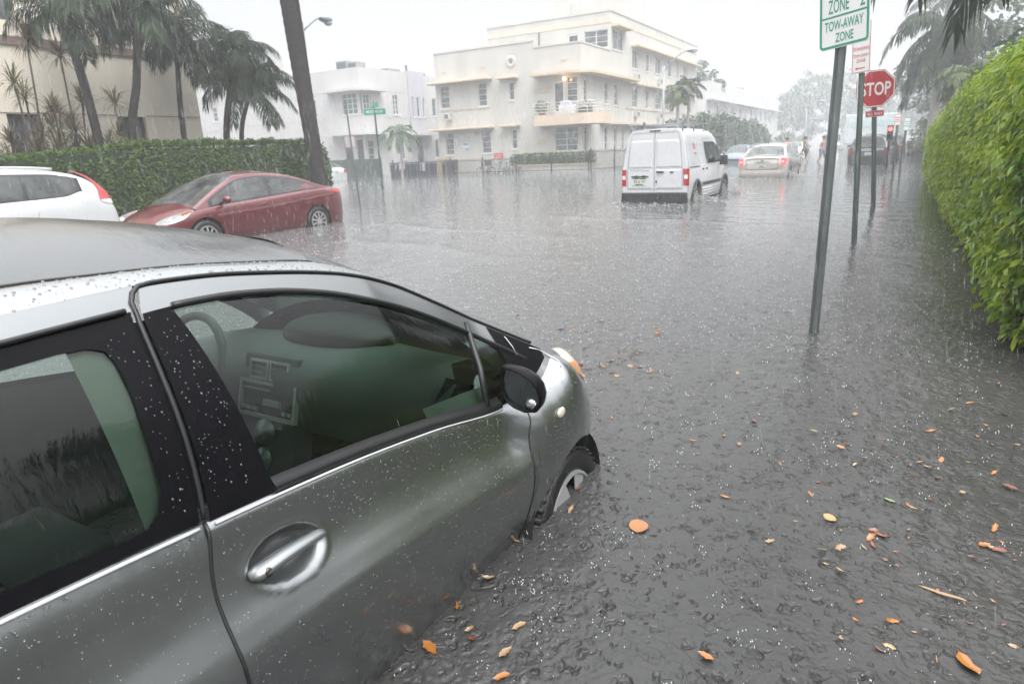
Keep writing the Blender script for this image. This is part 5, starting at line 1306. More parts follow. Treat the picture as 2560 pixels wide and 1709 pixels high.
    for (u, z) in ((49.7, 6.1), (55.2, 6.1), (49.7, 3.45), (55.2, 3.45), (62.6, 3.45)): ac_unit(t, u, z, xp, .55, .4, .3)
    # balcony
    bl = MB(); P = []
    plan = [(-20.75, 40.), (-20.75, 39.1), (-20.6, 38.95)] + [(-17.4 + 1.0 * math.sin(a), 39.95 - 1.0 * math.cos(a)) for a in lin(0, PI / 2, 8)] + [(-16.4, 41.6), (-17.81, 41.6)]
    for x, y in plan: P.append([(x, y, 2.82), (x, y, 3.46)])
    bl.grid(P); bl.add([(x, y, 3.40) for x, y in plan] + [(-17.81, 40, 3.40)], [tuple(range(len(plan) + 1))]); bl.add([(x, y, 2.83) for x, y in plan] + [(-17.81, 40, 2.83)], [tuple(range(len(plan), -1, -1))])
    bo = bl.build('balcony', pm('balcony_tan', (.60, .49, .38), .8, var=.08), t)
    rl = MB()
    for z in (3.62, 3.80, 3.98, 4.16): rl.tube([(x, y, z) for x, y in plan], .022, 6)
    for x, y in [plan[1]] + plan[2::3] + [(-19.6, 38.95), (-18.5, 38.95)]: rl.tube([(x, y, 3.4), (x, y, 4.2)], .022, 6)
    rl.build('railing', pm('rail_cream', (.60, .57, .52), .6), bo)
    # roof-top stair tower and mast
    c = MB(); c.box(-25.4, -24.2, 52, 54, 9.6, 13.2); c.box(-24.2, -19.2, 52.5, 56, 9.6, 12.4); c.build('stair_tower', CREAM, t)
    for (x, y, z0, z1) in ((-26.1, 42, 7.2, 9.4), (-23.8, 51, 9.6, 13.0)): MB().tube([(x, y, z0), (x, y, z1)], .025, 5).build('mast', pm('mast_grey', (.4, .4, .4), .6) if 'mast_grey' not in bpy.data.materials else bpy.data.materials['mast_grey'], t)
    MB().tube([(-23.2, 44.93, 7.4), (-23.2, 44.93, 9.3)], .05, 6).build('drainpipe', pm('pipe_green', (.12, .16, .14), .5), t)
    lm = MB(); lm.ell((-18.75, 39.6, 5.55), (.10, .10, .10), 12, 8); lm.build('wall_lamp', lamp_mat('warm_lamp', (1, .62, .30), 9), t, True)
    sg = MB(); sg.box(-26.9, -26.3, 39.96, 39.99, 1.6, 2.1); s = sg.build('wall_sign', pm('sign_pale_blue', (.55, .60, .66), .5), t)
    l = MB(); 
    for z in (1.98, 1.90): l.box(-26.82, -26.4, 39.95, 39.958, z, z + .045)
    l.box(-26.6, -26.35, 39.95, 39.958, 1.63, 1.69); l.build('sign_lettering', pm('sign_ink', (.12, .14, .2), .5), s)
    # things on the balcony
    q = thing('potted_plant', 'leafy green plant in a reddish pot at the left end of the cream balcony', 'plant', (-20.2, 39.3, 3.4))
    p = MB(); p.lathe([(.0001, 0), (.16, 0), (.22, .35), (.20, .35)], 14, 'z', (-20.2, 39.3, 3.4)); p.build('pot', pm('terracotta', (.35, .12, .08), .8), q, True)
    leaves_blob('foliage', (-20.2, 39.3, 4.0), (.45, .3, .32), 260, .13, q, leaf_mat('pot_leaf', (.06, .13, .06), (.10, .17, .07), (.05, .10, .05)), droop=.2)
    q = thing('balcony_bench', 'pale box bench on the cream balcony below the lit window', 'bench', (-18.6, 39.4, 3.4)); p = MB(); p.box(-19.0, -18.0, 39.2, 39.7, 3.42, 4.0); p.build('box', WPAINT, q, bevel=.03); p = MB(); p.box(-18.95, -18.2, 39.22, 39.68, 4.005, 4.25, top=.8); p.build('cushion', pm('grey_blue_cloth', (.40, .43, .52), .9), q, bevel=.05)
    q = thing('planter_box', 'dark planter with low plants at the curved right end of the cream balcony', 'planter', (-17.2, 39.6, 3.4)); p = MB(); p.box(-17.75, -16.9, 39.4, 39.75, 3.42, 3.78); p.build('box', DOORM, q, bevel=.02); leaves_blob('foliage', (-17.3, 39.58, 3.95), (.45, .22, .2), 160, .11, q, bpy.data.materials['pot_leaf'], droop=.2)
def build_white():
    Y0, X0, XC_, Y1 = 38., -50., -34.1, 60.
    t = thing('white_corner_building', 'white two-storey corner building with a wrap-round eyebrow over its corner window', 'building', (-40, 46, -.4))
    fp, xp = fplace(Y0), xplace(XC_)
    F = [((-35.95, -34.5, 4.42, 5.86), (3, 4)), ((-36.1, -35.45, 0, 2.62), None), ((-34.95, -34.3, 0, 2.62), None), ((-40.3, -38.6, 4.4, 5.7), (2, 3))]
    S = [((38.25, 38.95, 4.42, 5.80), (2, 4)), ((41.55, 42.2, 4.42, 5.85), (2, 4)), ((43.75, 44.0, 4.3, 5.8), (1, 1)), ((44.35, 44.75, 4.3, 5.8), (1, 2)), ((45.15, 45.4, 4.3, 5.8), (1, 1)), ((46.55, 47.15, 4.42, 5.8), (1, 1)), ((46.6, 47.2, 1.1, 2.6), (1, 1)), ((38.3, 39.0, 1.0, 2.6), (1, 3)), ((41.9, 42.6, 1.1, 2.6), (2, 3)), ((44.1, 45.0, 0, 2.75), None), ((51, 52, 4.4, 5.8), (1, 2)), ((54, 55, 4.4, 5.8), (1, 2))]
    w = MB(); wall_holes(w, X0, XC_, -.6, 7.55, [f[0] for f in F], fp); 
    wall_holes(w, Y0, 43.45, -.6, 7.55, [s[0] for s in S if s[0][1] < 43.4], xp); w2 = MB(); wall_holes(w2, 45.5, Y1, -.6, 7.45, [s[0] for s in S if s[0][0] > 45.5], xp); w2.build('wall', WHITE, t)
    w.add([(X0, Y0, -.6), (X0, Y1, -.6), (X0, Y1, 7.55), (X0, Y0, 7.55)], [(0, 1, 2, 3)]); w.build('wall', WHITE, t)
    w = MB(); wall_holes(w, 43.45, 45.5, 2.9, 7.7, [s[0] for s in S if 43.4 < s[0][0] < 45.5 and s[1]], xplace(XC_ + .12)); wall_holes(w, 43.45, 45.5, -.6, 2.9, [(44.1, 45.0, 0, 2.75)], xp)
    for yy in (43.45, 45.5): w.add([(XC_ - .2, yy, 2.9), (XC_ + .12, yy, 2.9), (XC_ + .12, yy, 7.7), (XC_ - .2, yy, 7.7)], [(0, 1, 2, 3)])
    w.add([(XC_ - .2, 43.45, 7.7), (XC_ + .12, 43.45, 7.7), (XC_ + .12, 45.5, 7.7), (XC_ - .2, 45.5, 7.7)], [(0, 1, 2, 3)]); w.build('entrance_panel', LILAC, t)
    r = MB(); r.box(X0 + .02, XC_ - .02, Y0 + .02, Y1, 6.9, 7.0); r.build('roof', bpy.data.materials['roof_grey'], t)
    for f in F:
        if f[1]: window(t, f[0], fp, f[1], GPANE)
        else:
            d = MB(); a, b, c, e = f[0]; d.add([(a, Y0 + .12, c), (b, Y0 + .12, c), (b, Y0 + .12, e), (a, Y0 + .12, e)], [(0, 1, 2, 3)]); d.build('door', DOORM, t)
    for s in S:
        if s[1]: window(t, s[0], xp if not 43.4 < s[0][0] < 45.5 else xplace(XC_ + .12), s[1], GPANE)
        else:
            d = MB(); a, b, c, e = s[0]; d.add([(XC_ - .12, a, c), (XC_ - .12, b, c), (XC_ - .12, b, e), (XC_ - .12, a, e)], [(0, 1, 2, 3)]); d.build('door', DOORM, t)
    ledge(t, 'eyebrow_canopy', WHITE, curve_corner(-37.2, Y0, XC_, 0, 40.2, .2, 3), 5.95, 6.10, .75)
    ledge(t, 'entrance_canopy', WHITE, curve_corner(-37.2, Y0, XC_, 0, 40.4, .2, 3), 2.95, 3.12, .9)
    ledge(t, 'entrance_canopy', WHITE, [(XC_, 42.9, 1, 0), (XC_, 46.2, 1, 0)], 2.88, 3.04, .8)
    for z in (3.05, 4.2, 6.05): 
        b = MB(); b.box(X0, -37.3, Y0 - .02, Y0, z, z + .04); b.box(XC_, XC_ + .02, 40.6, 43.4, z, z + .04); b.build('groove_band', pm('groove_grey', (.5, .5, .5), .8) if 'groove_grey' not in bpy.data.materials else bpy.data.materials['groove_grey'], t)
    cw = MB(); cw.tube([(XC_ + .02, Y0 - .02, 4.42), (XC_ + .02, Y0 - .02, 5.86)], .06, 6); cw.build('corner_mullion', pm('slate_blue', (.10, .13, .17), .5), t)
    def unit(nm, lab, x0, x1, y0, y1, z0, z1, grp='air conditioners on the white corner roof'):
        u = thing(nm, lab, 'air conditioner', ((x0 + x1) / 2, (y0 + y1) / 2, z0), 0, grp); b = MB(); b.box(x0, x1, y0, y1, z0, z1); b.build('casing', ACM, u, bevel=.02)
        g = MB(); g.box(x0 + .08, x1 - .08, y0 - .012, y0 - .003, z0 + .1, z1 - .1); g.build('coil_grille', ACD, u)
        f = MB(); f.lathe([(.0001, .03), (.28, .03), (.3, 0)], 16, 'z', ((x0 + x1) / 2, (y0 + y1) / 2, z1)); f.build('fan_guard', ACD, u)
    unit('roof_air_conditioner', 'tall grey air conditioner at the left of the white corner roof', -37.1, -36.05, 39, 40, 7.0, 8.25); unit('roof_air_conditioner', 'grey air conditioner right beside the tall one on the white roof', -35.95, -35.1, 39, 40, 7.0, 8.1)
    unit('roof_air_conditioner', 'low dark air conditioner above the white side wall', -35.6, -34.7, 42, 43.5, 7.0, 7.85); unit('roof_air_conditioner', 'low air conditioner above the lilac entrance panel', -35.5, -34.6, 45.2, 46.6, 7.0, 7.8)
    MB().tube([(-34.6, 44.2, 7.0), (-34.66, 44.2, 8.2)], .09, 8).build('vent_pipe', ACD, t)
    # the next white block along the cross street
    t = thing('white_rear_building', 'plain white building with small gridded windows glimpsed behind the palms', 'building', (-55, 46, -.4)); fp = fplace(40.)
    F = [((-53.3, -52.0, 4.95, 6.1), (2, 3), PANE), ((-48.4, -46.7, 4.5, 5.6), (2, 4), PANE), ((-45.6, -44.2, 4.75, 6.05), (3, 2), GPANE), ((-52.5, -51.2, 8, 9), (2, 3), PANE)]
    w = MB(); wall_holes(w, -62, -44.9 + 1.2, -.6, 9.4, [f[0] for f in F], fp); w.add([(-43.7, 40, -.6), (-43.7, 60, -.6), (-43.7, 60, 9.4), (-43.7, 40, 9.4)], [(0, 1, 2, 3)]); w.build('wall', WHITE, t)
    for f in F: window(t, f[0], fp, f[1], f[2])
    b = MB(); b.box(-62, -43.7, 39.97, 40, 4.15, 4.2); b.build('groove_band', bpy.data.materials['groove_grey'], t)
    c = MB(); c.tube([(-50.5, 39.9, -.4), (-50.5, 39.9, 4.1)], .08, 6); c.build('drainpipe', ACM, t)
def build_beige():
    X = -18.5
    t = thing('beige_building', 'beige stucco building with a brown band standing behind the palms and hedge', 'building', (-22, 5, -.4)); xp = xplace(X)
    S = [((10.92, 11.72, 1.15, 2.7), (2, 1)), ((8.28, 9.02, 1.15, 2.7), (2, 1)), ((10.9, 11.6, 4.52, 6.2), (2, 1)), ((8.0, 8.95, 4.78, 6.3), (2, 1)), ((4.2, 5.2, 1.15, 2.7), (2, 1)), ((4.2, 5.2, 4.6, 6.2), (2, 1))]
    w = MB(); wall_holes(w, -14, 13.45, -.6, 9.4, [s[0] for s in S], xp, .22); w.add([(X, 13.45, -.6), (-29, 13.45, -.6), (-29, 13.45, 9.4), (X, 13.45, 9.4)], [(0, 1, 2, 3)]); w.box(-29, X - .01, -14, 13.44, 9.2, 9.3)
    w.build('wall', BEIGE, t)
    b = MB(); b.box(X, X + .05, -14, 13.45, 4.25, 4.44); b.build('brown_band', BROWN, t)
    b = MB(); b.box(X, X + .012, -14, 10.9, 2.715, 2.735); b.box(X, X + .012, 11.74, 13.45, 2.715, 2.735); b.build('groove_line', pm('groove_dark', (.25, .21, .17), .9), t)
    for s in S: window(t, s[0], xplace(X - .08), s[1], PANE, pm('dark_frame', (.10, .10, .10), .5) if 'dark_frame' not in bpy.data.materials else bpy.data.materials['dark_frame'])
    for (a, b_) in ((10.95, 11.7), (8.3, 9.0)):   # pale curtains just behind the glass edge
        pass
def build_far():
    X = -17.5
    t = thing('white_street_building', 'long white two-storey building farther up the street past the cream one', 'building', (-22, 90, -.4)); xp = xplace(X)
    S = [((a, a + 1.0, 3.7, 5.2), (1, 2)) for a in (74.5, 78.5, 81.5, 86, 89, 92.5, 96, 99.5, 103, 107, 111)] + [((a, a + 1.0, .9, 2.4), (1, 2)) for a in (89, 96, 103, 110)]
    w = MB(); wall_holes(w, 70, 114.5, -.6, 7.35, [s[0] for s in S], xp); P = []
    for a in lin(0, PI / 2, 8): P.append([(X - 2.5 + 2.5 * math.cos(-a), 70 - 2.5 * math.sin(a) * 1.0, -.6), (X - 2.5 + 2.5 * math.cos(a), 70 - 2.5 * math.sin(a), 7.2)])
    w.grid(P); w.add([(X - 2.5, 67.5, -.6), (-30, 67.5, -.6), (-30, 67.5, 7.2), (X - 2.5, 67.5, 7.2)], [(0, 1, 2, 3)]); w.add([(X, 114.5, -.6), (-30, 114.5, -.6), (-30, 114.5, 7.35), (X, 114.5, 7.35)], [(0, 1, 2, 3)]); w.box(-30, X - .02, 70, 114.4, 7.0, 7.1)
    w.build('wall', WHITE, t)
    ledge(t, 'eyebrow_canopy', WHITE, [(X, 70, 1, 0), (X, 114.5, 1, 0)], 5.45, 5.6, .7)
    for s in S: window(t, s[0], xp, s[1])
    b = MB()
    for y in (100, 103.5): b.box(X, X + .12, y, y + .3, 5.6, 7.35)
    b.build('pilaster', LILAC, t)
    t = thing('apartment_tower', 'very faint pale tower block almost lost in the rain above the far trees', 'building', (-30, 140, -.4))
    b = MB(); b.box(-36, -27, 138, 147, -.4, 13.5); b.build('wall', WHITE, t)
    b = MB()
    for z in (4, 7, 10): b.box(-35.5, -27.5, 137.9, 137.99, z, z + 1.3)
    b.build('window_band', PANE, t)
def fence(name, lab, A, B, z1, mat, gap=.12, post=2.6, z0=-.3):
    A, B = Vector(A), Vector(B); L = (B - A).length; d = (B - A) / L
    t = thing(name, lab, 'fence', ((A.x + B.x) / 2, (A.y + B.y) / 2, z0))
    r = MB()
    for z in (z1 - .12, .12): r.tube([(A.x, A.y, z), (B.x, B.y, z)], .02, 4)
    r.build('rail', mat, t)
    p = MB(); n = int(L / gap)
    for i in range(n + 1):
        q = A + d * (L * i / n); p.box(q.x - .009, q.x + .009, q.y - .009, q.y + .009, z0, z1)
    p.build('pickets', mat, t)
    n = max(1, round(L / post))
    for i in range(n + 1):
        q = A + d * (L * i / n); MB().box(q.x - .035, q.x + .035, q.y - .035, q.y + .035, z0, z1 + .1).build('post', mat, t)
    return t
def bicycle(x, y, rz, mat, tyre, lab, lean=0.):
    t = thing('bicycle', lab, 'bicycle', (x, y, -.25), rz, 'bicycles locked inside the iron fence'); t.rotation_euler = (0, lean, rz)
    for yy in (-.52, .52):
        w = bpy.data.objects.new('wheel', None); COL.objects.link(w); w.parent = t; w.location = (0, yy, .34)
        m = MB(); m.tube([(0, .32 * math.cos(a), .32 * math.sin(a)) for a in lin(0, 2 * PI, 33)], .024, 6, False); m.build('tyre', tyre, w, True, W=False)
        s = MB()
        for a in lin(0, PI, 8)[:-1]: s.tube([(0, -.31 * math.cos(a), -.31 * math.sin(a)), (0, .31 * math.cos(a), .31 * math.sin(a))], .003, 3)
        s.build('spokes', ALLOY, w, W=False)
    f = MB(); B = lambda *p: f.tube(p, .018, 6)
    B((0, -.08, .34), (0, -.22, .84)); B((0, -.08, .34), (0, .36, .78)); B((0, -.20, .76), (0, .34, .86)); B((0, -.52, .34), (0, -.08, .34)); B((0, -.52, .34), (0, -.20, .76)); B((0, .52, .34), (0, .34, .90)); f.build('frame', mat, t, True, W=False)
    h = MB(); h.tube([(-.28, .26, 1.0), (-.1, .34, 1.02), (.1, .34, 1.02), (.28, .26, 1.0)], .016, 6); h.tube([(0, .34, .88), (0, .33, 1.02)], .016, 6); h.build('handlebar', IRON, t, True, W=False)
    s = MB(); s.ell((0, -.24, .90), (.07, .14, .04), 10, 6); s.build('saddle', IRON, t, True, W=False)
    k = MB(); k.lathe([(.0001, .0), (.10, .0), (.10, .01)], 14, 'x', (.03, -.08, .34)); k.tube([(.04, -.08, .34), (.04, .02, .20)], .012, 5); k.build('crank', ALLOY, t, W=False)
def build_frontage():
    fence('iron_fence', 'black iron picket fence in front of the cream building and its bicycles', (-31.6, 37.9), (-16.4, 37.9), 1.0, IRON)
    fence('iron_fence', 'taller black iron fence turning the corner behind the white van', (-16.3, 38.0), (-14.7, 45.5), 1.25, IRON)
    t = thing('screened_fence', 'low fence covered in dark green mesh in front of the white corner building', 'fence', (-34.9, 37.6, -.3))
    MB().box(-37.6, -32.4, 37.58, 37.60, -.2, 1.25).build('green_mesh', pm('green_screen', (.030, .05, .042), .8, var=.25, vs=3, bump=.3), t)
    for x in (-37.5, -35.8, -34.1, -32.45): MB().tube([(x, 37.66, -.3), (x, 37.66, 1.35)], .035, 6).build('post', IRON, t)
    for i, (x0, x1, lab, m) in enumerate(((-32.2, -30.6, 'dark dumpster with a white notice behind the iron fence', pm('dumpster_black', (.03, .035, .05), .5)), (-30.5, -28.7, 'navy blue dumpster left of the tan gate', pm('dumpster_blue', (.025, .035, .09), .5)))):
        t = thing('dumpster', lab, 'dumpster', ((x0 + x1) / 2, 38.7, -.3)); b = MB(); b.box(x0, x1, 38.3, 39.2, -.3, .78, top=1.03); b.build('bin', m, t, bevel=.03)
        b = MB(); b.box(x0 - .03, x1 + .03, 38.25, 39.25, .82, .9); b.build('lid', IRON, t, bevel=.02)
        b = MB(); 
        for q in lin(x0 + .25, x1 - .25, 4): b.box(q - .03, q + .03, 38.24, 38.29, -.1, .75)
        b.build('side_ribs', m, t)
        if i == 0: MB().box(-31.3, -30.75, 38.20, 38.22, .45, .92).build('notice', WPAINT, t)
        else: MB().box(-29.4, -29.0, 38.20, 38.22, .3, .9).build('notice', WPAINT, t)
    t = thing('timber_gate', 'tan timber gate between the navy dumpster and the brown bin', 'gate', (-28.1, 39.2, -.3))
    b = MB()
    for i in range(9): b.box(-28.65 + i * .125, -28.65 + i * .125 + .118, 39.2, 39.23, -.3, 1.12)
    b.build('boards', pm('tan_boards', (.46, .36, .22), .8, var=.2), t); b = MB(); b.box(-28.7, -27.5, 39.24, 39.28, .1, .2); b.box(-28.7, -27.5, 39.24, 39.28, .8, .9); b.build('rails', TAN, t)
    t = thing('wheelie_bin', 'dark brown wheeled rubbish bin behind the fence left of the bicycles', 'bin', (-27.1, 38.6, -.3)); b = MB(); b.box(-27.55, -26.75, 38.3, 39.0, -.25, .88, top=1.12); b.build('bin', pm('brown_bin', (.045, .022, .022), .5), t, bevel=.04)
    b = MB(); b.box(-27.62, -26.68, 38.22, 39.05, .885, .98, top=.92); b.build('lid', bpy.data.materials['brown_bin'], t, bevel=.03)
    for x in (-27.4, -26.9): b = MB(); b.lathe([(.0001, -.03), (.1, -.03), (.1, .03), (.0001, .03)], 14, 'x', (x, 38.98, -.2)); b.build('wheel', IRON, t)
    wt = pm('white_tyre', (.45, .46, .46), .5)
    bicycle(-24.0, 38.25, R(80), pm('bike_black', (.03, .03, .032), .4), IRON, 'black bicycle at the left end of the row behind the fence')
    bicycle(-23.2, 38.35, R(102), pm('bike_maroon', (.20, .035, .045), .35), wt, 'maroon bicycle with pale tyres below the red sign', .1)
    bicycle(-22.55, 38.3, R(70), pm('bike_blue', (.12, .28, .45), .35), wt, 'light blue bicycle in the middle of the row behind the fence')
    bicycle(-21.8, 38.4, R(118), pm('bike_grey', (.30, .24, .20), .35), IRON, 'grey brown bicycle leaning at the right end of the row', .2)
    t = thing('fence_sign', 'small red sign wired to the iron fence above the bicycles', 'sign', (-22.7, 37.86, 1.05)); b = MB(); b.box(-23.05, -22.35, 37.84, 37.855, .92, 1.28); o = b.build('board', pm('sign_red', (.45, .03, .05), .5), t)
    l = MB(); 
    for z, a, c in ((1.17, -22.98, -22.42), (1.08, -22.9, -22.5), (.99, -22.95, -22.45)): l.box(a, c, 37.832, 37.838, z - .02, z + .02)
    l.build('lettering', pm('sign_pink', (.6, .35, .36), .5), o); b = MB(); b.box(-22.72, -22.68, 37.86, 37.88, .85, 1.3); b.build('bracket', IRON, t)
    t = thing('planter_wall', 'low cream planter wall with a tan cap below the balcony', 'wall', (-19.5, 39.2, -.3)); b = MB(); b.box(-22.5, -16.6, 38.7, 39.7, -.3, .40); b.build('wall', CREAM, t); b = MB(); b.box(-22.55, -16.55, 38.65, 39.75, .403, .48); b.build('cap', TAN, t)
# ---------------------------------------------------------------- vegetation
def leaf_arrays(P, Nn, size, rng, droop=.35, wide=.42, fold=.18, curl=.15, quad=True):
    """P (n,3) bases, Nn (n,3) outward normals -> folded pointed leaves hanging a little"""
    n = len(P); s = size * (.65 + .7 * rng.random(n))[:, None]
    up = np.array([0, 0, 1.]); t = np.cross(Nn, up); ln = np.linalg.norm(t, axis=1)[:, None]; t = np.where(ln > .05, t / np.maximum(ln, 1e-6), np.array([1., 0, 0]))
    a = rng.normal(0, .9, n)[:, None]
    dr = Nn * (.45 + .3 * rng.random((n, 1))) + t * np.sin(a) + np.cross(t, Nn) * 0 - up * (droop + .6 * rng.random((n, 1)) * droop) + rng.normal(0, .18, (n, 3))
    dr /= np.linalg.norm(dr, axis=1)[:, None]
    sd = np.cross(dr, Nn + rng.normal(0, .35, (n, 3))); sd /= np.maximum(np.linalg.norm(sd, axis=1)[:, None], 1e-6); nn = np.cross(sd, dr)
    w = s * wide; c = -nn * s * curl
    rows = [P, P + dr * s * .30 + sd * w * .5 * .85 + nn * w * fold, P + dr * s * .68 + sd * w * .5 * .8 + nn * w * fold + c * .5, P + dr * s + c, P + dr * s * .68 - sd * w * .5 * .8 + nn * w * fold + c * .5, P + dr * s * .30 - sd * w * .5 * .85 + nn * w * fold, P + dr * s * .5 + c * .2]
    V = np.stack(rows, 1).reshape(-1, 3); b = (np.arange(n) * 7)[:, None]
    F = np.concatenate([b + np.array([f]) for f in ((0, 6, 2, 1), (6, 3, 2, 2), (0, 5, 4, 6), (6, 4, 3, 3))])
    tri = np.concatenate([b + np.array([f]) for f in ((0, 6, 1), (1, 6, 2), (6, 3, 2), (0, 5, 6), (5, 4, 6), (6, 4, 3))])
    return V, tri
def leaves_blob(name, c, r, n, size, parent, mat, droop=.3, seed=1, fill=.5):
    rng = np.random.default_rng(seed + n); d = rng.normal(0, 1, (n, 3)); d /= np.linalg.norm(d, axis=1)[:, None]
    P = np.array(c) + d * np.array(r) * (fill + (1 - fill) * rng.random((n, 1)) ** .5)
    V, F = leaf_arrays(P, d, size, rng, droop); return np_mesh(name, V, F, mat, parent)
def clumpy(P, d, rng, amp, freq, seed):
    ph = np.random.default_rng(seed).random(6) * 6.28
    q = np.sin(P[:, 0] * freq + ph[0]) * np.sin(P[:, 1] * freq * 1.1 + ph[1]) + np.sin(P[:, 2] * freq * 1.3 + ph[2]) * .6 + np.sin((P[:, 0] + P[:, 1]) * freq * 2.1 + ph[3]) * .4
    return P + d * (amp * q)[:, None]
HEDGE_N = leaf_mat('ficus_leaf', (.20, .30, .02), (.38, .45, .038), (.07, .17, .018), 22, .28, .42)
HEDGE_D = leaf_mat('clipped_hedge_leaf', (.058, .115, .014), (.11, .165, .02), (.036, .078, .012), 14, .55, .3)
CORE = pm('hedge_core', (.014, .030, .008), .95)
TWIG = pm('twig_brown', (.06, .045, .035), .9)
def build_near_hedge():
    t = thing('ficus_hedge', 'tall bright yellow-green hedge rising out of the flood at the right edge', 'hedge', (1.6, 13, 0))
    rng = np.random.default_rng(21)
    y0, y1 = 4.55, 25.5
    top = lambda y: 2.04 + .18 * np.exp(-((y - 10.5) / 4) ** 2) - .22 * np.clip((y - 15) / 10, 0, 1)
    # face toward the street and the rounded near end, density falling with distance
    n1 = 26000; y = y0 + (y1 - y0) * rng.random(n1) ** 2.1; z = .02 + rng.random(n1) * (top(y) - .02)
    near = np.clip((y - y0) / .6, 0, 1); zf = z / top(y)
    xb = .66 + .05 * np.exp(-((y - 9) / 3) ** 2) + .55 * (1 - near) ** 2 + .16 * np.clip(.22 - zf, 0, 1) / .22 + .42 * np.clip((zf - .80) / .2, 0, 1) ** 2
    P = np.stack([xb, y, z], 1); Nn = np.stack([-np.ones(n1), -1.2 * (1 - near), .15 + 1.2 * np.clip((zf - .8) / .2, 0, 1)], 1); Nn /= np.linalg.norm(Nn, axis=1)[:, None]
    P = clumpy(P, Nn, rng, .05, 5.5, 4); P = clumpy(P, Nn, rng, .035, 15, 9); P += Nn * rng.normal(-.03, .05, (n1, 1)); P[:, 2] = np.maximum(P[:, 2], .03)
    sz = .074 + .010 * np.clip((y - 8) / 10, 0, 1)
    keep = P[:, 2] > .05 + .22 * np.clip((P[:, 1] - 4.5) / .1, 0, 0)
    V, F = leaf_arrays(P, Nn, 1.0, rng, .55, .50, .16, .2); 
    V = (V.reshape(n1, 7, 3) - P[:, None]) * sz[:, None, None] + P[:, None]
    n2 = 12000; y = y0 + .1 + (y1 - y0) * rng.random(n2) ** 1.9; x = 1.0 + 1.5 * rng.random(n2) ** 1.5
    P2 = np.stack([x, y, top(y) + .02 + 0 * y], 1); N2 = np.tile([-.15, -.1, 1.], (n2, 1)); P2 = clumpy(P2, N2, rng, .05, 4, 2); P2[:, 2] += rng.normal(0, .04, n2)
    V2, F2 = leaf_arrays(P2, N2, .075, rng, .25, .5, .16, .2)
    n3 = 4200; x = .95 + 2.0 * rng.random(n3) ** 1.2; z = .05 + (1.95) * rng.random(n3); P3 = np.stack([x, y0 + .04 * rng.normal(0, 1, n3) - .08 * np.sin(z * 4), z], 1); N3 = np.tile([-.25, -1., .1], (n3, 1)); P3 = clumpy(P3, N3, rng, .06, 6, 5)
    V3, F3 = leaf_arrays(P3, N3, .075, rng, .55, .5, .16, .2)
    V1 = V.reshape(-1, 3); VV = np.concatenate([V1, V2, V3]); FF = np.concatenate([F, F2 + len(V1), F3 + len(V1) + len(V2)])
    np_mesh('foliage', VV, FF, HEDGE_N, t)
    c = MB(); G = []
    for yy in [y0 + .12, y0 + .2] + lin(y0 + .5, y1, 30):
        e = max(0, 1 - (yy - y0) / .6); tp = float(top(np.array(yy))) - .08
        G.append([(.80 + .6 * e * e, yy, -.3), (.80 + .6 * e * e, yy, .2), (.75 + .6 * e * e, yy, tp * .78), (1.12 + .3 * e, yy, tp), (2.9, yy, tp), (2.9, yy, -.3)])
    c.grid(G); c.add(G[0], [tuple(range(6))]); c.build('branches', CORE, t)
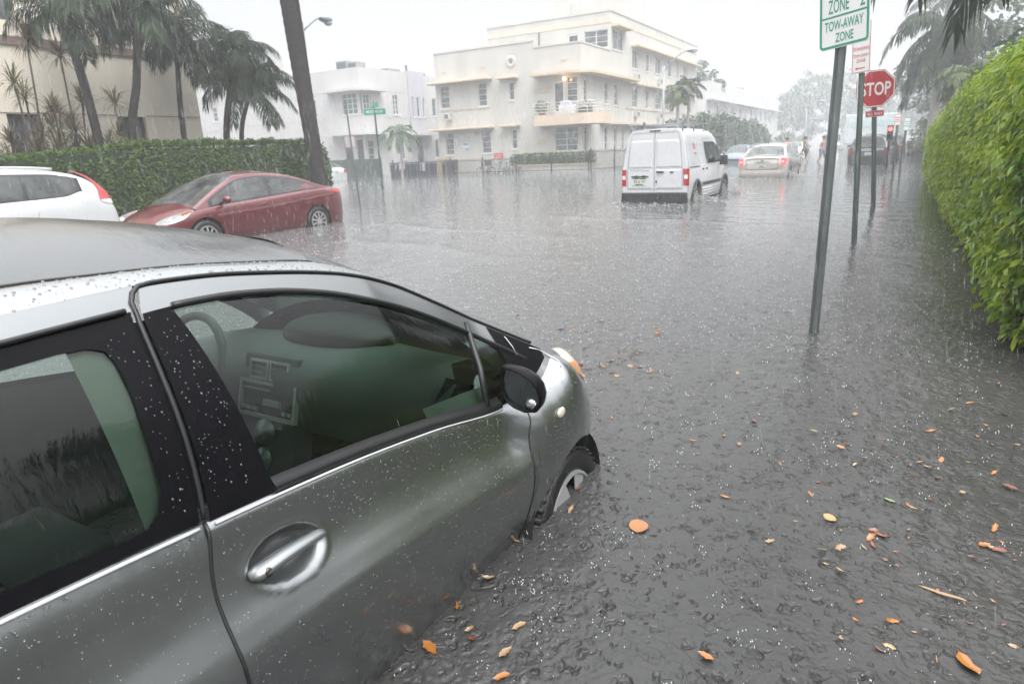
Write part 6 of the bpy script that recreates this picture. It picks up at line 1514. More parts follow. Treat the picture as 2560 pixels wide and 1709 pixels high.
def hedge_block(name, lab, pts, z0, zt, size, n, mat, seed, grp=None, cat='hedge', round_end=.6):
    """clipped hedge: plan polygon (ccw), leaves over faces"""
    cx = sum(p[0] for p in pts) / len(pts); cy = sum(p[1] for p in pts) / len(pts)
    t = thing(name, lab, cat, (cx, cy, z0), 0, grp); rng = np.random.default_rng(seed)
    segs = []
    for i in range(len(pts)):
        a, b = np.array(pts[i]), np.array(pts[(i + 1) % len(pts)]); segs.append((a, b, np.linalg.norm(b - a)))
    per = sum(s[2] for s in segs); Ps = []; Ns = []
    ztf = zt if callable(zt) else (lambda x, y: zt)
    for a, b, L in segs:
        k = int(n * .62 * L / per); u = rng.random(k)[:, None]; p = a + (b - a) * u; d = (b - a) / L; nn = np.array([d[1], -d[0]])
        top = np.array([ztf(*q) for q in p]); zz = z0 + (top - z0) * rng.random(k)
        f = np.clip((zz - z0) / (top - z0) - .82, 0, 1) / .18
        P = np.stack([p[:, 0] - nn[0] * f ** 2 * .18, p[:, 1] - nn[1] * f ** 2 * .18, zz], 1); Nn = np.stack([np.full(k, nn[0]), np.full(k, nn[1]), .1 + 1.0 * f], 1); Ps.append(P); Ns.append(Nn)
    k = int(n * .38); mn = np.min(pts, axis=0); mx = np.max(pts, axis=0); q = mn + (mx - mn) * rng.random((k * 2, 2))
    def inside(p):
        r = False
        for i in range(len(pts)):
            a, b = pts[i], pts[(i + 1) % len(pts)]
            if (a[1] > p[1]) != (b[1] > p[1]) and p[0] < (b[0] - a[0]) * (p[1] - a[1]) / (b[1] - a[1]) + a[0]: r = not r
        return r
    q = np.array([p for p in q if inside(p)][:k]); Ps.append(np.stack([q[:, 0], q[:, 1], np.array([ztf(*p) for p in q])], 1)); Ns.append(np.tile([0, 0, 1.], (len(q), 1)))
    P = np.concatenate(Ps); Nn = np.concatenate(Ns); Nn /= np.linalg.norm(Nn, axis=1)[:, None]
    P = clumpy(P, Nn, rng, size * .35, 3.2, seed); P = clumpy(P, Nn, rng, size * .3, 9, seed + 1); P += Nn * rng.normal(-size * .15, size * .35, (len(P), 1))
    V, F = leaf_arrays(P, Nn, size, rng, .25, .55, .15, .15); np_mesh('foliage', V, F, mat, t)
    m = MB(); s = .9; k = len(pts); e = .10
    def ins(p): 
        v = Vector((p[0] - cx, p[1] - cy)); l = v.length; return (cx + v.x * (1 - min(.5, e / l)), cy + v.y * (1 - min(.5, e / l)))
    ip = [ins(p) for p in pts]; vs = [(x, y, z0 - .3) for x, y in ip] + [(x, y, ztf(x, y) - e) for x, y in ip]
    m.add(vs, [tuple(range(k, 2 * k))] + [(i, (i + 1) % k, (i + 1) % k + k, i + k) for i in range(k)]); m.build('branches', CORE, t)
    return t
def frond(VV, FF, base, az, el, L, droop, rng, nl=44, ll=.42, lw=.03, wind=0., hang=.55, rach=.016):
    """one feather frond: rachis and drooping leaflets on both sides"""
    p = np.array(base, float); d = np.array([math.cos(el) * math.cos(az), math.cos(el) * math.sin(az), math.sin(el)]); n = 14; pts = [p.copy()]; dirs = [d.copy()]
    for i in range(n):
        d = d + np.array([0, 0, -droop * (.25 + 1.3 * i / n) / n * 2]); d[0] += wind / n; d /= np.linalg.norm(d); p = p + d * (L / n); pts.append(p.copy()); dirs.append(d.copy())
    o = len(VV[0]) if False else sum(len(v) for v in VV)
    V = []; F = []
    side0 = np.array([-math.sin(az), math.cos(az), 0])
    for i in range(n + 1):
        r = rach * (1 - .85 * i / n); dd = dirs[i]; s = side0; u = np.cross(s, dd)
        V += [pts[i] + s * r, pts[i] + u * r, pts[i] - s * r, pts[i] - u * r * .6]
    for i in range(n):
        for j in range(4):
            a, b = i * 4 + j, i * 4 + (j + 1) % 4; F += [(a, b, b + 4), (a, b + 4, a + 4)]
    for k in range(nl):
        f = .10 + .90 * k / (nl - 1); q = f * n; i = min(n - 1, int(q)); u = q - i; c = pts[i] * (1 - u) + pts[i + 1] * u; dd = dirs[i]
        le = ll * (math.sin(PI * min(1, .18 + .82 * (1 - abs(f - .45) ** 1.3))) ** .5 if False else (.45 + .75 * math.sin(PI * (f * .86 + .08)))) * (.85 + .3 * rng.random())
        for s in (1, -1):
            sd = side0 * s; v = sd * .85 + dd * (.45 + .25 * f) + np.array([wind * .25, 0, -hang * (.3 + .5 * rng.random())]) + rng.normal(0, .10, 3); v /= np.linalg.norm(v)
            v2 = v + np.array([wind * .2, 0, -hang * 1.1]); v2 /= np.linalg.norm(v2)
            w = np.cross(v, np.cross(sd, dd) + rng.normal(0, .3, 3)); w /= max(1e-6, np.linalg.norm(w)); w *= lw * .5
            b0 = len(V); m = c + v * le * .5; e = m + v2 * le * .5
            V += [c + w * .5, c - w * .5, m - w, m + w, e]; F += [(b0, b0 + 1, b0 + 2), (b0, b0 + 2, b0 + 3), (b0 + 3, b0 + 2, b0 + 4)]
    VV.append(np.array(V)); FF.append(np.array(F) + o)
PALM_L = leaf_mat('palm_leaf', (.010, .030, .007), (.021, .050, .010), (.008, .020, .006), 5, .5, .22)
PALM_Y = leaf_mat('yellow_palm_leaf', (.11, .15, .05), (.16, .17, .06), (.07, .12, .05), 5, .4, .3)
BARK = pm('palm_bark', (.017, .0125, .0115), .85, var=.35, vs=6, bump=.8, bs=14, stretch=(1, 1, 3.0))
BARKG = pm('grey_palm_trunk', (.33, .31, .29), .8, var=.15, vs=4, bump=.4, bs=12, stretch=(1, 1, 3))
SHAFT = pm('green_crownshaft', (.10, .15, .06), .5, var=.15)
def trunk_mb(path, radii, n=12, rings=True):
    fx = [interp(range(len(path)), [p[k] for p in path]) for k in range(3)]; fr = interp(range(len(path)), radii); m = (len(path) - 1) * 16
    pts = []; rr = []
    for i in range(m + 1):
        u = i * (len(path) - 1) / m; pts.append(tuple(f(u) for f in fx)); rr.append(fr(u) * (1 + (.06 if rings and i % 2 else 0)))
    return MB().tube(pts, rr, n)
def palm(name, lab, path, radii, L, nf, seed, mat=None, bark=None, droop=1.0, wind=.25, nl=44, ll=.42, lw=.032, grp=None, elr=(-.35, 1.25), shaft=.5, azr=None, hang=.55):
    t = thing(name, lab, 'palm', path[0], 0, grp); rng = np.random.default_rng(seed)
    trunk_mb(path, radii).build('trunk', bark or BARK, t, True)
    top = Vector(path[-1]); d = (top - Vector(path[-2])).normalized()
    if shaft: 
        MB().tube([top - d * .02, top + d * shaft * .5, top + d * shaft], [radii[-1] * 1.1, radii[-1] * .95, radii[-1] * .35], 10).build('crownshaft', SHAFT, t, True); top = top + d * shaft * .8
    VV = []; FF = []
    for i in range(nf):
        az = (2.399 * i + rng.normal(0, .25)) if azr is None else azr[0] + (azr[1] - azr[0]) * rng.random(); u = (i + .5) / nf; el = elr[0] + (elr[1] - elr[0]) * u ** .8
        frond(VV, FF, tuple(top + d * (.15 * u - .08)), az, el + rng.normal(0, .1), L * (.8 + .35 * rng.random()) * (1 if u < .85 else .75), droop * (.75 + .5 * rng.random()), rng, nl, ll, lw, wind, hang)
    np_mesh('fronds', np.concatenate(VV), np.concatenate(FF), mat or PALM_L, t)
    return t
def crown_tree(name, lab, base, h, blobs, n, size, mat, seed, grp=None, cat='tree', tr=.22, lean=(0, 0)):
    t = thing(name, lab, cat, base, 0, grp); rng = np.random.default_rng(seed); b = Vector(base)
    tm = MB(); c0 = b + Vector((lean[0], lean[1], h)); tm.tube([b, b.lerp(c0, .5) + Vector((.1, 0, 0)), c0], [tr, tr * .8, tr * .5], 8)
    for (dx, dy, dz, r) in blobs: tm.tube([b.lerp(c0, .75), c0 + Vector((dx * .5, dy * .5, dz * .4)), b + Vector((dx, dy, h + dz))], [tr * .5, tr * .3, tr * .1], 6)
    tm.build('trunk', TWIG, t, True); Ps = []; Ns = []
    tot = sum(q[3] ** 2 for q in blobs)
    for (dx, dy, dz, r) in blobs:
        k = int(n * r * r / tot); d = rng.normal(0, 1, (k, 3)); d /= np.linalg.norm(d, axis=1)[:, None]
        # clumps of leaves with gaps
        cc = rng.normal(0, 1, (max(5, k // 60), 3)); cc /= np.linalg.norm(cc, axis=1)[:, None]; cc *= r * (.55 + .5 * rng.random((len(cc), 1)))
        P = cc[rng.integers(0, len(cc), k)] + d * r * .30 * rng.random((k, 1)) ** .6
        Ps.append(P * np.array([1, 1, .8]) + np.array([b.x + dx, b.y + dy, b.z + h + dz])); Ns.append(d)
    P = np.concatenate(Ps); P[:, 2] = np.maximum(P[:, 2], .05); V, F = leaf_arrays(P, np.concatenate(Ns), size, rng, .35, .6); np_mesh('crown', V, F, mat, t); return t
def dracaena(name, lab, x, y, heads, seed, mat):
    t = thing(name, lab, 'shrub', (x, y, -.3), 0, 'spiky shrubs in front of the beige wall'); rng = np.random.default_rng(seed); tm = MB(); V = []; F = []
    for (dx, dy, z) in heads:
        tm.tube([(x + dx * .15, y + dy * .15, -.3), (x + dx * .6, y + dy * .6, z * .5), (x + dx, y + dy, z)], [.035, .028, .02], 6)
        c = np.array([x + dx, y + dy, z])
        for i in range(70):
            a = rng.random() * 6.28; e = -.9 + 2.3 * rng.random(); L = .38 + .22 * rng.random(); d = np.array([math.cos(a) * math.cos(e), math.sin(a) * math.cos(e), math.sin(e)]); w = np.array([-math.sin(a), math.cos(a), 0]) * .013
            b = len(V); m = c + d * L * .55; tip = c + d * L + np.array([0, 0, -.12 * L - .05 * rng.random()]); c2 = c - np.array([0, 0, .12 * rng.random()])
            V += [c2 + w * .6, c2 - w * .6, m - w, m + w, tip]; F += [(b, b + 1, b + 2), (b, b + 2, b + 3), (b + 3, b + 2, b + 4)]
    tm.build('stem', TWIG, t, True); np_mesh('leaves', np.array(V), np.array(F), mat, t)
def build_plants():
    build_near_hedge()
    # clipped hedge behind the parked cars, rounded at the street corner
    pts = [(-15.0, 5.6), (-14.95, 8), (-15.0, 13.9), (-15.25, 14.6), (-15.9, 15.1), (-16.6, 14.9), (-16.8, 14.0), (-16.75, 10), (-16.9, 5.6), (-16.3, 5.2), (-15.4, 5.2)][::1]
    # order counter clockwise so that the outward side is +x
    pts = [(-16.3, 5.3), (-15.4, 5.3), (-15.0, 5.8), (-14.95, 8), (-14.92, 14.2), (-15.02, 14.9), (-15.35, 15.4), (-15.9, 15.55), (-16.6, 15.2), (-16.85, 14.3), (-16.8, 10), (-16.9, 5.7)]
    hedge_block('clipped_hedge', 'long clipped dark green hedge with a rounded end behind the red sedan', pts, -.1, lambda x, y: 1.58 + .32 * min(1, max(0, (y - 6.2) / 3.5)) - .42 * max(0, (y - 14.5)) ** 1.3, .072, 44000, HEDGE_D, 31)
    hedge_block('planter_hedge', 'low dark hedge in the cream planter below the balcony', [(-22.4, 38.8), (-16.7, 38.8), (-16.7, 39.6), (-22.4, 39.6)], .44, 1.1, .10, 3600, HEDGE_D, 33)
    # big royal palms at the kerb: only the trunks are in the picture
    palm('royal_palm', 'thick dark palm trunk at the kerb rising behind the red sedan', [(-13.15, 12.75, -.3), (-13.2, 12.78, 1.2), (-13.4, 12.78, 3.5), (-13.55, 12.8, 5.2), (-13.8, 12.85, 8.2)], [.25, .205, .185, .18, .16], 2.6, 20, 41, shaft=.9, wind=.3)
    palm('royal_palm', 'thinner palm trunk leaning just behind the thick kerbside trunk', [(-14.1, 13.85, -.3), (-14.15, 13.80, 1.8), (-14.2, 13.76, 3.6), (-14.27, 13.75, 5.4), (-14.4, 13.75, 7.4)], [.13, .11, .10, .10, .09], 2.2, 16, 42, shaft=.7, wind=.3)
    g = 'young palms between the hedge and the beige building'
    kw = dict(L=1.6, nl=62, ll=.56, lw=.024, droop=1.2, wind=.3, grp=g, elr=(-.35, 1.15), hang=1.15)
    palm('areca_palm', 'leftmost of the young palms, dark bare trunk leaning left before the beige wall', [(-16.75, 9.38, -.3), (-16.8, 9.36, 1.9), (-16.85, 9.32, 3.2), (-17.0, 9.25, 4.5)], [.11, .10, .095, .085], nf=15, seed=51, shaft=.45, **dict(kw, L=1.25))
    palm('areca_palm', 'young palm whose curved trunk crosses the lower right beige window', [(-16.8, 10.15, -.3), (-16.8, 10.2, 2.0), (-16.75, 10.55, 3.4), (-16.75, 10.85, 4.75)], [.11, .10, .09, .085], nf=19, seed=52, shaft=.5, **dict(kw, L=1.45))
    palm('areca_palm', 'slim young palm at the right end of the beige wall', [(-17.4, 12.0, -.3), (-17.4, 12.05, 2.4), (-17.4, 12.25, 4.3)], [.08, .07, .06], nf=16, seed=53, shaft=.5, **kw)
    kw['L'] = 1.6; kw['ll'] = .5
    palm('areca_palm', 'young palm with a pale green trunk top against the white wall', [(-16.85, 12.82, -.3), (-16.8, 12.95, 2.0), (-16.75, 13.4, 3.75)], [.10, .09, .08], nf=18, seed=54, shaft=.75, **kw)
    palm('areca_palm', 'young palm nearest the thick trunk, slender and leaning right', [(-16.6, 13.2, -.3), (-16.6, 13.3, 2.0), (-16.55, 13.75, 3.25)], [.075, .065, .055], nf=18, seed=55, shaft=.4, **kw)
    dm = leaf_mat('dracaena_leaf', (.12, .15, .04), (.21, .18, .07), (.15, .10, .05), 6, .5, .2); dd = leaf_mat('dry_dracaena_leaf', (.08, .075, .035), (.14, .105, .055), (.09, .055, .04), 6, .6, .15)
    dracaena('spiky_shrub', 'tall thin spiky shrub at the left edge reaching the brown band', -17.3, 8.2, [(.1, .25, 4.2), (-.1, .05, 3.0), (.2, .35, 2.4), (.1, -.2, 3.3)], 61, dm)
    dracaena('spiky_shrub', 'spiky shrub with a single tall head between the first two palms', -17.2, 9.0, [(0, .1, 3.95), (.1, -.3, 2.6), (.05, .35, 2.95), (-.1, .1, 2.3)], 62, dm)
    dracaena('spiky_shrub', 'bushy brown spiky shrub behind the left end of the hedge', -16.9, 8.55, [(0, 0, 2.7), (.1, .3, 2.3), (-.1, -.3, 2.2), (.2, .5, 1.9), (.1, -.1, 1.9), (.1, .25, 1.7)], 63, dd)
    dracaena('spiky_shrub', 'single green spiky head growing out beside the first palm trunk', -17.0, 9.9, [(.0, .15, 2.95), (.1, .0, 2.2), (0, -.2, 1.9)], 64, dm)
    dracaena('spiky_shrub', 'dark dry spiky thicket above the white crossover', -16.6, 7.4, [(0, 0, 2.0), (.2, .4, 1.8), (-.1, -.4, 2.1), (.3, -.2, 1.6), (.2, .8, 1.9), (.3, -.7, 1.7), (.1, .6, 1.5), (0, -1.0, 2.2)], 65, dd)
    dracaena('spiky_shrub', 'dry brown spiky bush at the far left behind the crossover roof', -16.6, 6.4, [(0, 0, 2.1), (.2, .4, 1.8), (-.1, -.4, 2.3), (.3, -.2, 1.7), (.2, -.8, 2.0)], 66, dd)
    # palms before the cream and white buildings
    palm('coconut_palm', 'small palm with yellowing fronds beside the lamp post at the cream building', [(-12.75, 44, -.3), (-12.8, 44, 2.5), (-12.85, 44, 4.2)], [.12, .10, .09], 1.25, 22, 71, mat=PALM_Y, bark=BARKG, shaft=.4, nl=30, ll=.34, lw=.05, droop=1.5, wind=.1)
    palm('coconut_palm', 'slim palm just right of the yellowing one, green fronds', [(-12.3, 44.6, -.3), (-12.3, 44.6, 2.6), (-12.35, 44.6, 4.6)], [.09, .08, .07], 1.2, 18, 72, mat=PALM_L, bark=BARKG, shaft=.4, nl=28, ll=.34, lw=.05, droop=1.2, wind=.1)
    palm('young_palm', 'young palm with spreading fronds beside the green street name sign', [(-29.5, 36.3, -.3), (-29.45, 36.3, 1.4), (-29.4, 36.3, 2.7)], [.10, .085, .07], 1.75, 13, 73, mat=leaf_mat('fresh_palm_leaf', (.07, .13, .06), (.11, .17, .07), (.06, .10, .05), 5), bark=BARKG, shaft=.3, nl=30, ll=.36, lw=.055, droop=1.1, wind=.2, elr=(-.6, .9))
    far = leaf_mat('far_leaf', (.035, .075, .035), (.055, .10, .04), (.03, .06, .03), 1.2, .6, .2); fy = leaf_mat('far_yellow_leaf', (.085, .13, .035), (.11, .15, .04), (.06, .10, .035), 1.2, .6, .2)
    g = 'bushes along the far pavement'
    for i, (x, y, h, bl, lab, m) in enumerate(((-14.0, 52, 1.9, [(0, 0, .3, 1.5), (1.0, .8, -.1, 1.2), (-1, .5, .6, 1.3)], 'dark bush behind the nose of the white van', far), (-13.8, 57, 2.2, [(0, 0, .5, 1.7), (.5, 1.5, .3, 1.5), (0, -1.5, .6, 1.5)], 'tall dark bush right of the van roof rack', far), (-13.6, 64, 2.0, [(0, 0, .4, 1.7), (.3, 2.2, .3, 1.6), (.1, -2, .2, 1.5)], 'dark feathery bush above the silver sedan', far), (-13.4, 72, 1.8, [(0, 0, .4, 1.6), (.2, 2.4, .1, 1.5), (.3, -2, .3, 1.5)], 'rounded bush before the end of the long white building', far),
        (-12.2, 56, .5, [(0, 0, .1, .9), (.2, 2, 0, .9), (.2, -2, 0, .9), (.3, 4, 0, .9)], 'low yellow-green hedge right of the van', fy), (-12.0, 69, .6, [(0, 0, .1, 1.0), (.2, 2.5, 0, 1.0), (.2, -2.5, 0, 1.0), (.3, 5, 0, 1.0)], 'low yellow-green hedge above the roof of the silver sedan', fy), (-12.2, 86, .9, [(0, 0, .2, 1.5), (.3, 3.5, .2, 1.5), (.3, 7, .2, 1.5), (.3, -3.5, .1, 1.4)], 'farthest pale green hedge behind the wading people', fy))):
        crown_tree('street_bush', lab, (x, y, -.3), h, bl, 3600, .26, m, 80 + i, g, 'bush', .07)
    g = 'big trees fading into the rain'
    T = [((-13.5, 118, -.3), 7.6, [(0, 0, 1.0, 3.0), (-3, 1, 0, 2.6), (3, 1, .4, 2.7), (0, 2, 2.4, 2.2), (-1.5, 0, -2, 2.4), (2.2, 0, -2, 2.4)], 'broad misty tree left of the parking sign post'), ((-9.2, 126, -.3), 7.6, [(0, 0, 1.5, 3.2), (3, 0, .2, 2.6), (-3, 0, .6, 2.8), (1.5, 0, -2.4, 2.6)], 'misty tree directly behind the parking sign post'),
         ((-15.5, 118, -.3), 5.0, [(0, 0, 1, 2.8), (-3, 1, -.3, 2.4), (2, 0, -1.6, 2.2)], 'small misty tree at the end of the long white building'), ((-22, 76, -.3), 7.2, [(0, 0, .8, 1.9), (2.2, 0, 1.6, 1.6), (-2.4, 0, .2, 1.7), (3.4, 1, .4, 1.2)], 'misty tree showing above the roofs between the cream and white buildings'),
         ((2.6, 62, -.3), 6.2, [(0, 0, .6, 2.4), (-1.6, 0, -.6, 1.9), (1.5, 0, -1.4, 2.2), (0, 1, -2.6, 2.2)], 'dark green tree behind the stop sign'), ((6.2, 52, -.3), 7.2, [(0, 0, 1, 2.8), (-1.6, 1, -.8, 2.3), (2.4, 0, 0, 2.6), (0, 0, -2.8, 2.4)], 'large dim tree above the far end of the bright hedge'),
         ((5.0, 30, -.3), 4.2, [(0, 0, .6, 1.9), (1.6, .6, .4, 1.8), (-.8, 0, -1.0, 1.6), (1, 0, -1.8, 1.8)], 'dim green tree above the middle of the bright hedge'), ((-1.0, 128, -.3), 7, [(0, 0, 1, 3.4), (-4, 0, 0, 3), (4, 0, 0, 3), (0, 0, -3, 3)], 'faint tree closing the end of the street'), ((-5.5, 136, -.3), 3.5, [(0, 0, 0, 4.2), (-3, 0, 1.5, 3.4), (3, 0, .5, 3.6)], 'low faint tree mass left of the end of the street'), ((3.0, 134, -.3), 3.5, [(0, 0, .5, 4.2), (4, 0, 1.5, 4), (-3, 0, .5, 3.4)], 'low faint tree mass right of the end of the street'), ((9.0, 96, -.3), 5.5, [(0, 0, 1, 3.8), (-3, 0, -1, 3.2), (3, 0, 0, 3.4), (0, 0, -3, 3)], 'large faint tree above the far end of the right pavement')]
    for i, (b, h, bl, lab) in enumerate(T): crown_tree('street_tree', lab, b, h, bl, 5200, .34, far, 100 + i, g)
    crown_tree('round_bush', 'round green bush on the right pavement below the misty palm', (1.5, 56, -.3), .9, [(0, 0, .2, 1.3), (.9, .3, .4, 1.1)], 2600, .24, fy, 120, None, 'bush', .07)
    # right-hand palms
    palm('tall_palm', 'pale palm trunk with long hanging fronds above the bright hedge', [(2.05, 15.2, -.3), (2.05, 15.2, 2.5), (2.1, 15.2, 4.4)], [.23, .21, .19], 3.3, 15, 91, mat=PALM_L, bark=BARKG, shaft=1.0, nl=64, ll=.85, lw=.055, droop=1.25, wind=-.12, elr=(-.25, .9), hang=1.1)
    palm('misty_palm', 'misty palm with a skirt of drooping grey fronds behind the stop sign', [(1.2, 42, -.3), (1.2, 42, 3.2), (1.25, 42, 6.0)], [.24, .21, .19], 3.6, 26, 92, mat=PALM_L, bark=BARKG, shaft=.6, nl=46, ll=.8, lw=.07, droop=1.8, wind=-.15, elr=(-1.1, .9), hang=1.2)
    palm('misty_palm', 'slender pale palm with yellowish fronds right of the small signs', [(1.55, 31, -.3), (1.6, 31, 1.8), (1.75, 31, 3.2)], [.10, .085, .07], 1.3, 14, 93, mat=PALM_Y, bark=BARKG, shaft=.35, nl=30, ll=.4, lw=.05, droop=1.3, wind=-.2, elr=(-.5, .8))
    palm('misty_palm', 'faint tall palm at the top edge beyond the misty one', [(1.6, 60, -.3), (1.6, 60, 5), (1.7, 60, 10.0)], [.2, .17, .15], 3.0, 18, 94, mat=PALM_L, bark=BARKG, shaft=.6, nl=36, ll=.6, lw=.07, droop=1.2, wind=-.2)
    # what stands on the viewer's own side: seen only as reflections in the car
    fence('picket_fence', 'pale picket fence along the pavement beside the viewer', (2.6, -7), (2.6, 4.2), 1.0, pm('picket_white', (.42, .42, .40), .6), .14, 2.4)
    kw = dict(L=2.4, nl=40, ll=.6, lw=.05, droop=1.2, wind=.1, grp='palms in the garden beside the viewer')
    palm('garden_palm', 'garden palm behind the far end of the picket fence', [(8.2, 6.2, -.3), (8.2, 6.2, 2), (8.3, 6.3, 4.3)], [.2, .18, .16], nf=20, seed=132, **kw)
    palm('garden_palm', 'garden palm behind the viewer by the picket fence', [(7.6, -5.0, -.3), (7.6, -5.0, 2), (7.5, -5.0, 3.9)], [.2, .18, .16], nf=20, seed=133, **kw)
    for i, (x, y) in enumerate(((7.5, -4), (7.8, 1.5), (8.5, 6.5), (9, 12), (7.5, -9))):
        crown_tree('garden_tree', ['dense garden tree behind the viewer', 'dense garden tree across from the car window', 'dense garden tree behind the near end of the bright hedge', 'dense garden tree behind the middle of the bright hedge', 'dense garden tree far behind the viewer'][i], (x, y, -.3), 2.2, [(0, 0, .1, 1.7), (-1.0, 1.8, -.3, 1.5), (-.6, -1.9, -.2, 1.5), (0, 0, -.8, 1.8), (-.2, 2.5, -1, 1.6)], 3400, .36, HEDGE_D, 140 + i, 'garden trees behind the picket fence')
# ---------------------------------------------------------------- signs, lamps, people, leaves
build_plants(); build_cream(); build_white(); build_beige(); build_far(); build_frontage()
STEEL = pm('galvanised_steel', (.17, .19, .19), .42, metal=.5, var=.25, vs=12, stretch=(1, 1, .2))
STEELD = pm('green_grey_steel', (.10, .125, .12), .45, metal=.35, var=.25, vs=10, stretch=(1, 1, .2))
SIGNW = pm('sign_white', (.72, .73, .72), .35, var=.05, vs=2); SGREEN = pm('sign_green', (.03, .28, .19), .4); SRED = pm('sign_stop_red', (.42, .016, .028), .35, var=.05); SREDT = pm('sign_red_text', (.55, .14, .13), .5)
def u_post(x, y, z1, lean, w=.030, m=STEEL, rz=0):
    """perforated U channel post: base at (x,y), lean = (dx,dy) per metre"""
    prof = [(-w * 1.3, 0), (-w * .75, 0), (-w * .5, -w * .8), (w * .5, -w * .8), (w * .75, 0), (w * 1.3, 0), (w * 1.3, .005), (w * .6, .005), (w * .4, -w * .8 + .006), (-w * .4, -w * .8 + .006), (-w * .6, .005), (-w * 1.3, .005)]
    mb = MB(); k = len(prof); c, s = math.cos(rz), math.sin(rz); rows = []
    for z in lin(-.4, z1, 12): rows.append([(x + lean[0] * z + a * c - b * s, y + lean[1] * z + a * s + b * c, z) for a, b in prof])
    mb.grid(rows, close=True); mb.add(rows[-1], [tuple(range(k))])
    return mb
def sign_frame(x, y, z, rz, lean, roll=0):
    """matrix taking sign-local (x right, z up, facing -y) to the world"""
    ux = Vector((math.cos(rz), math.sin(rz), 0)); uz = Vector((lean[0], lean[1], 1)).normalized(); ux = (ux - uz * ux.dot(uz)).normalized(); uy = uz.cross(ux)
    m = Matrix((ux, uy, uz)).transposed().to_4x4(); m.translation = (x, y, z); return m @ Matrix.Rotation(-roll, 4, 'Y')
def rrect(w, h, r, n=5):
    P = []
    for cx, cz, a0 in ((w - r, h - r, 0), (-w + r, h - r, PI / 2), (-w + r, -h + r, PI), (w - r, -h + r, 1.5 * PI)):
        for i in range(n + 1): a = a0 + PI / 2 * i / n; P.append((cx + r * math.cos(a), cz + r * math.sin(a)))
    return P
def ring(mb, w, h, r, t, y):
    A, B = rrect(w, h, r), rrect(w - t, h - t, max(.003, r - t)); n = len(A)
    mb.add([(a, y, b) for a, b in A] + [(a, y, b) for a, b in B], [(i, (i + 1) % n, (i + 1) % n + n, i + n) for i in range(n)])
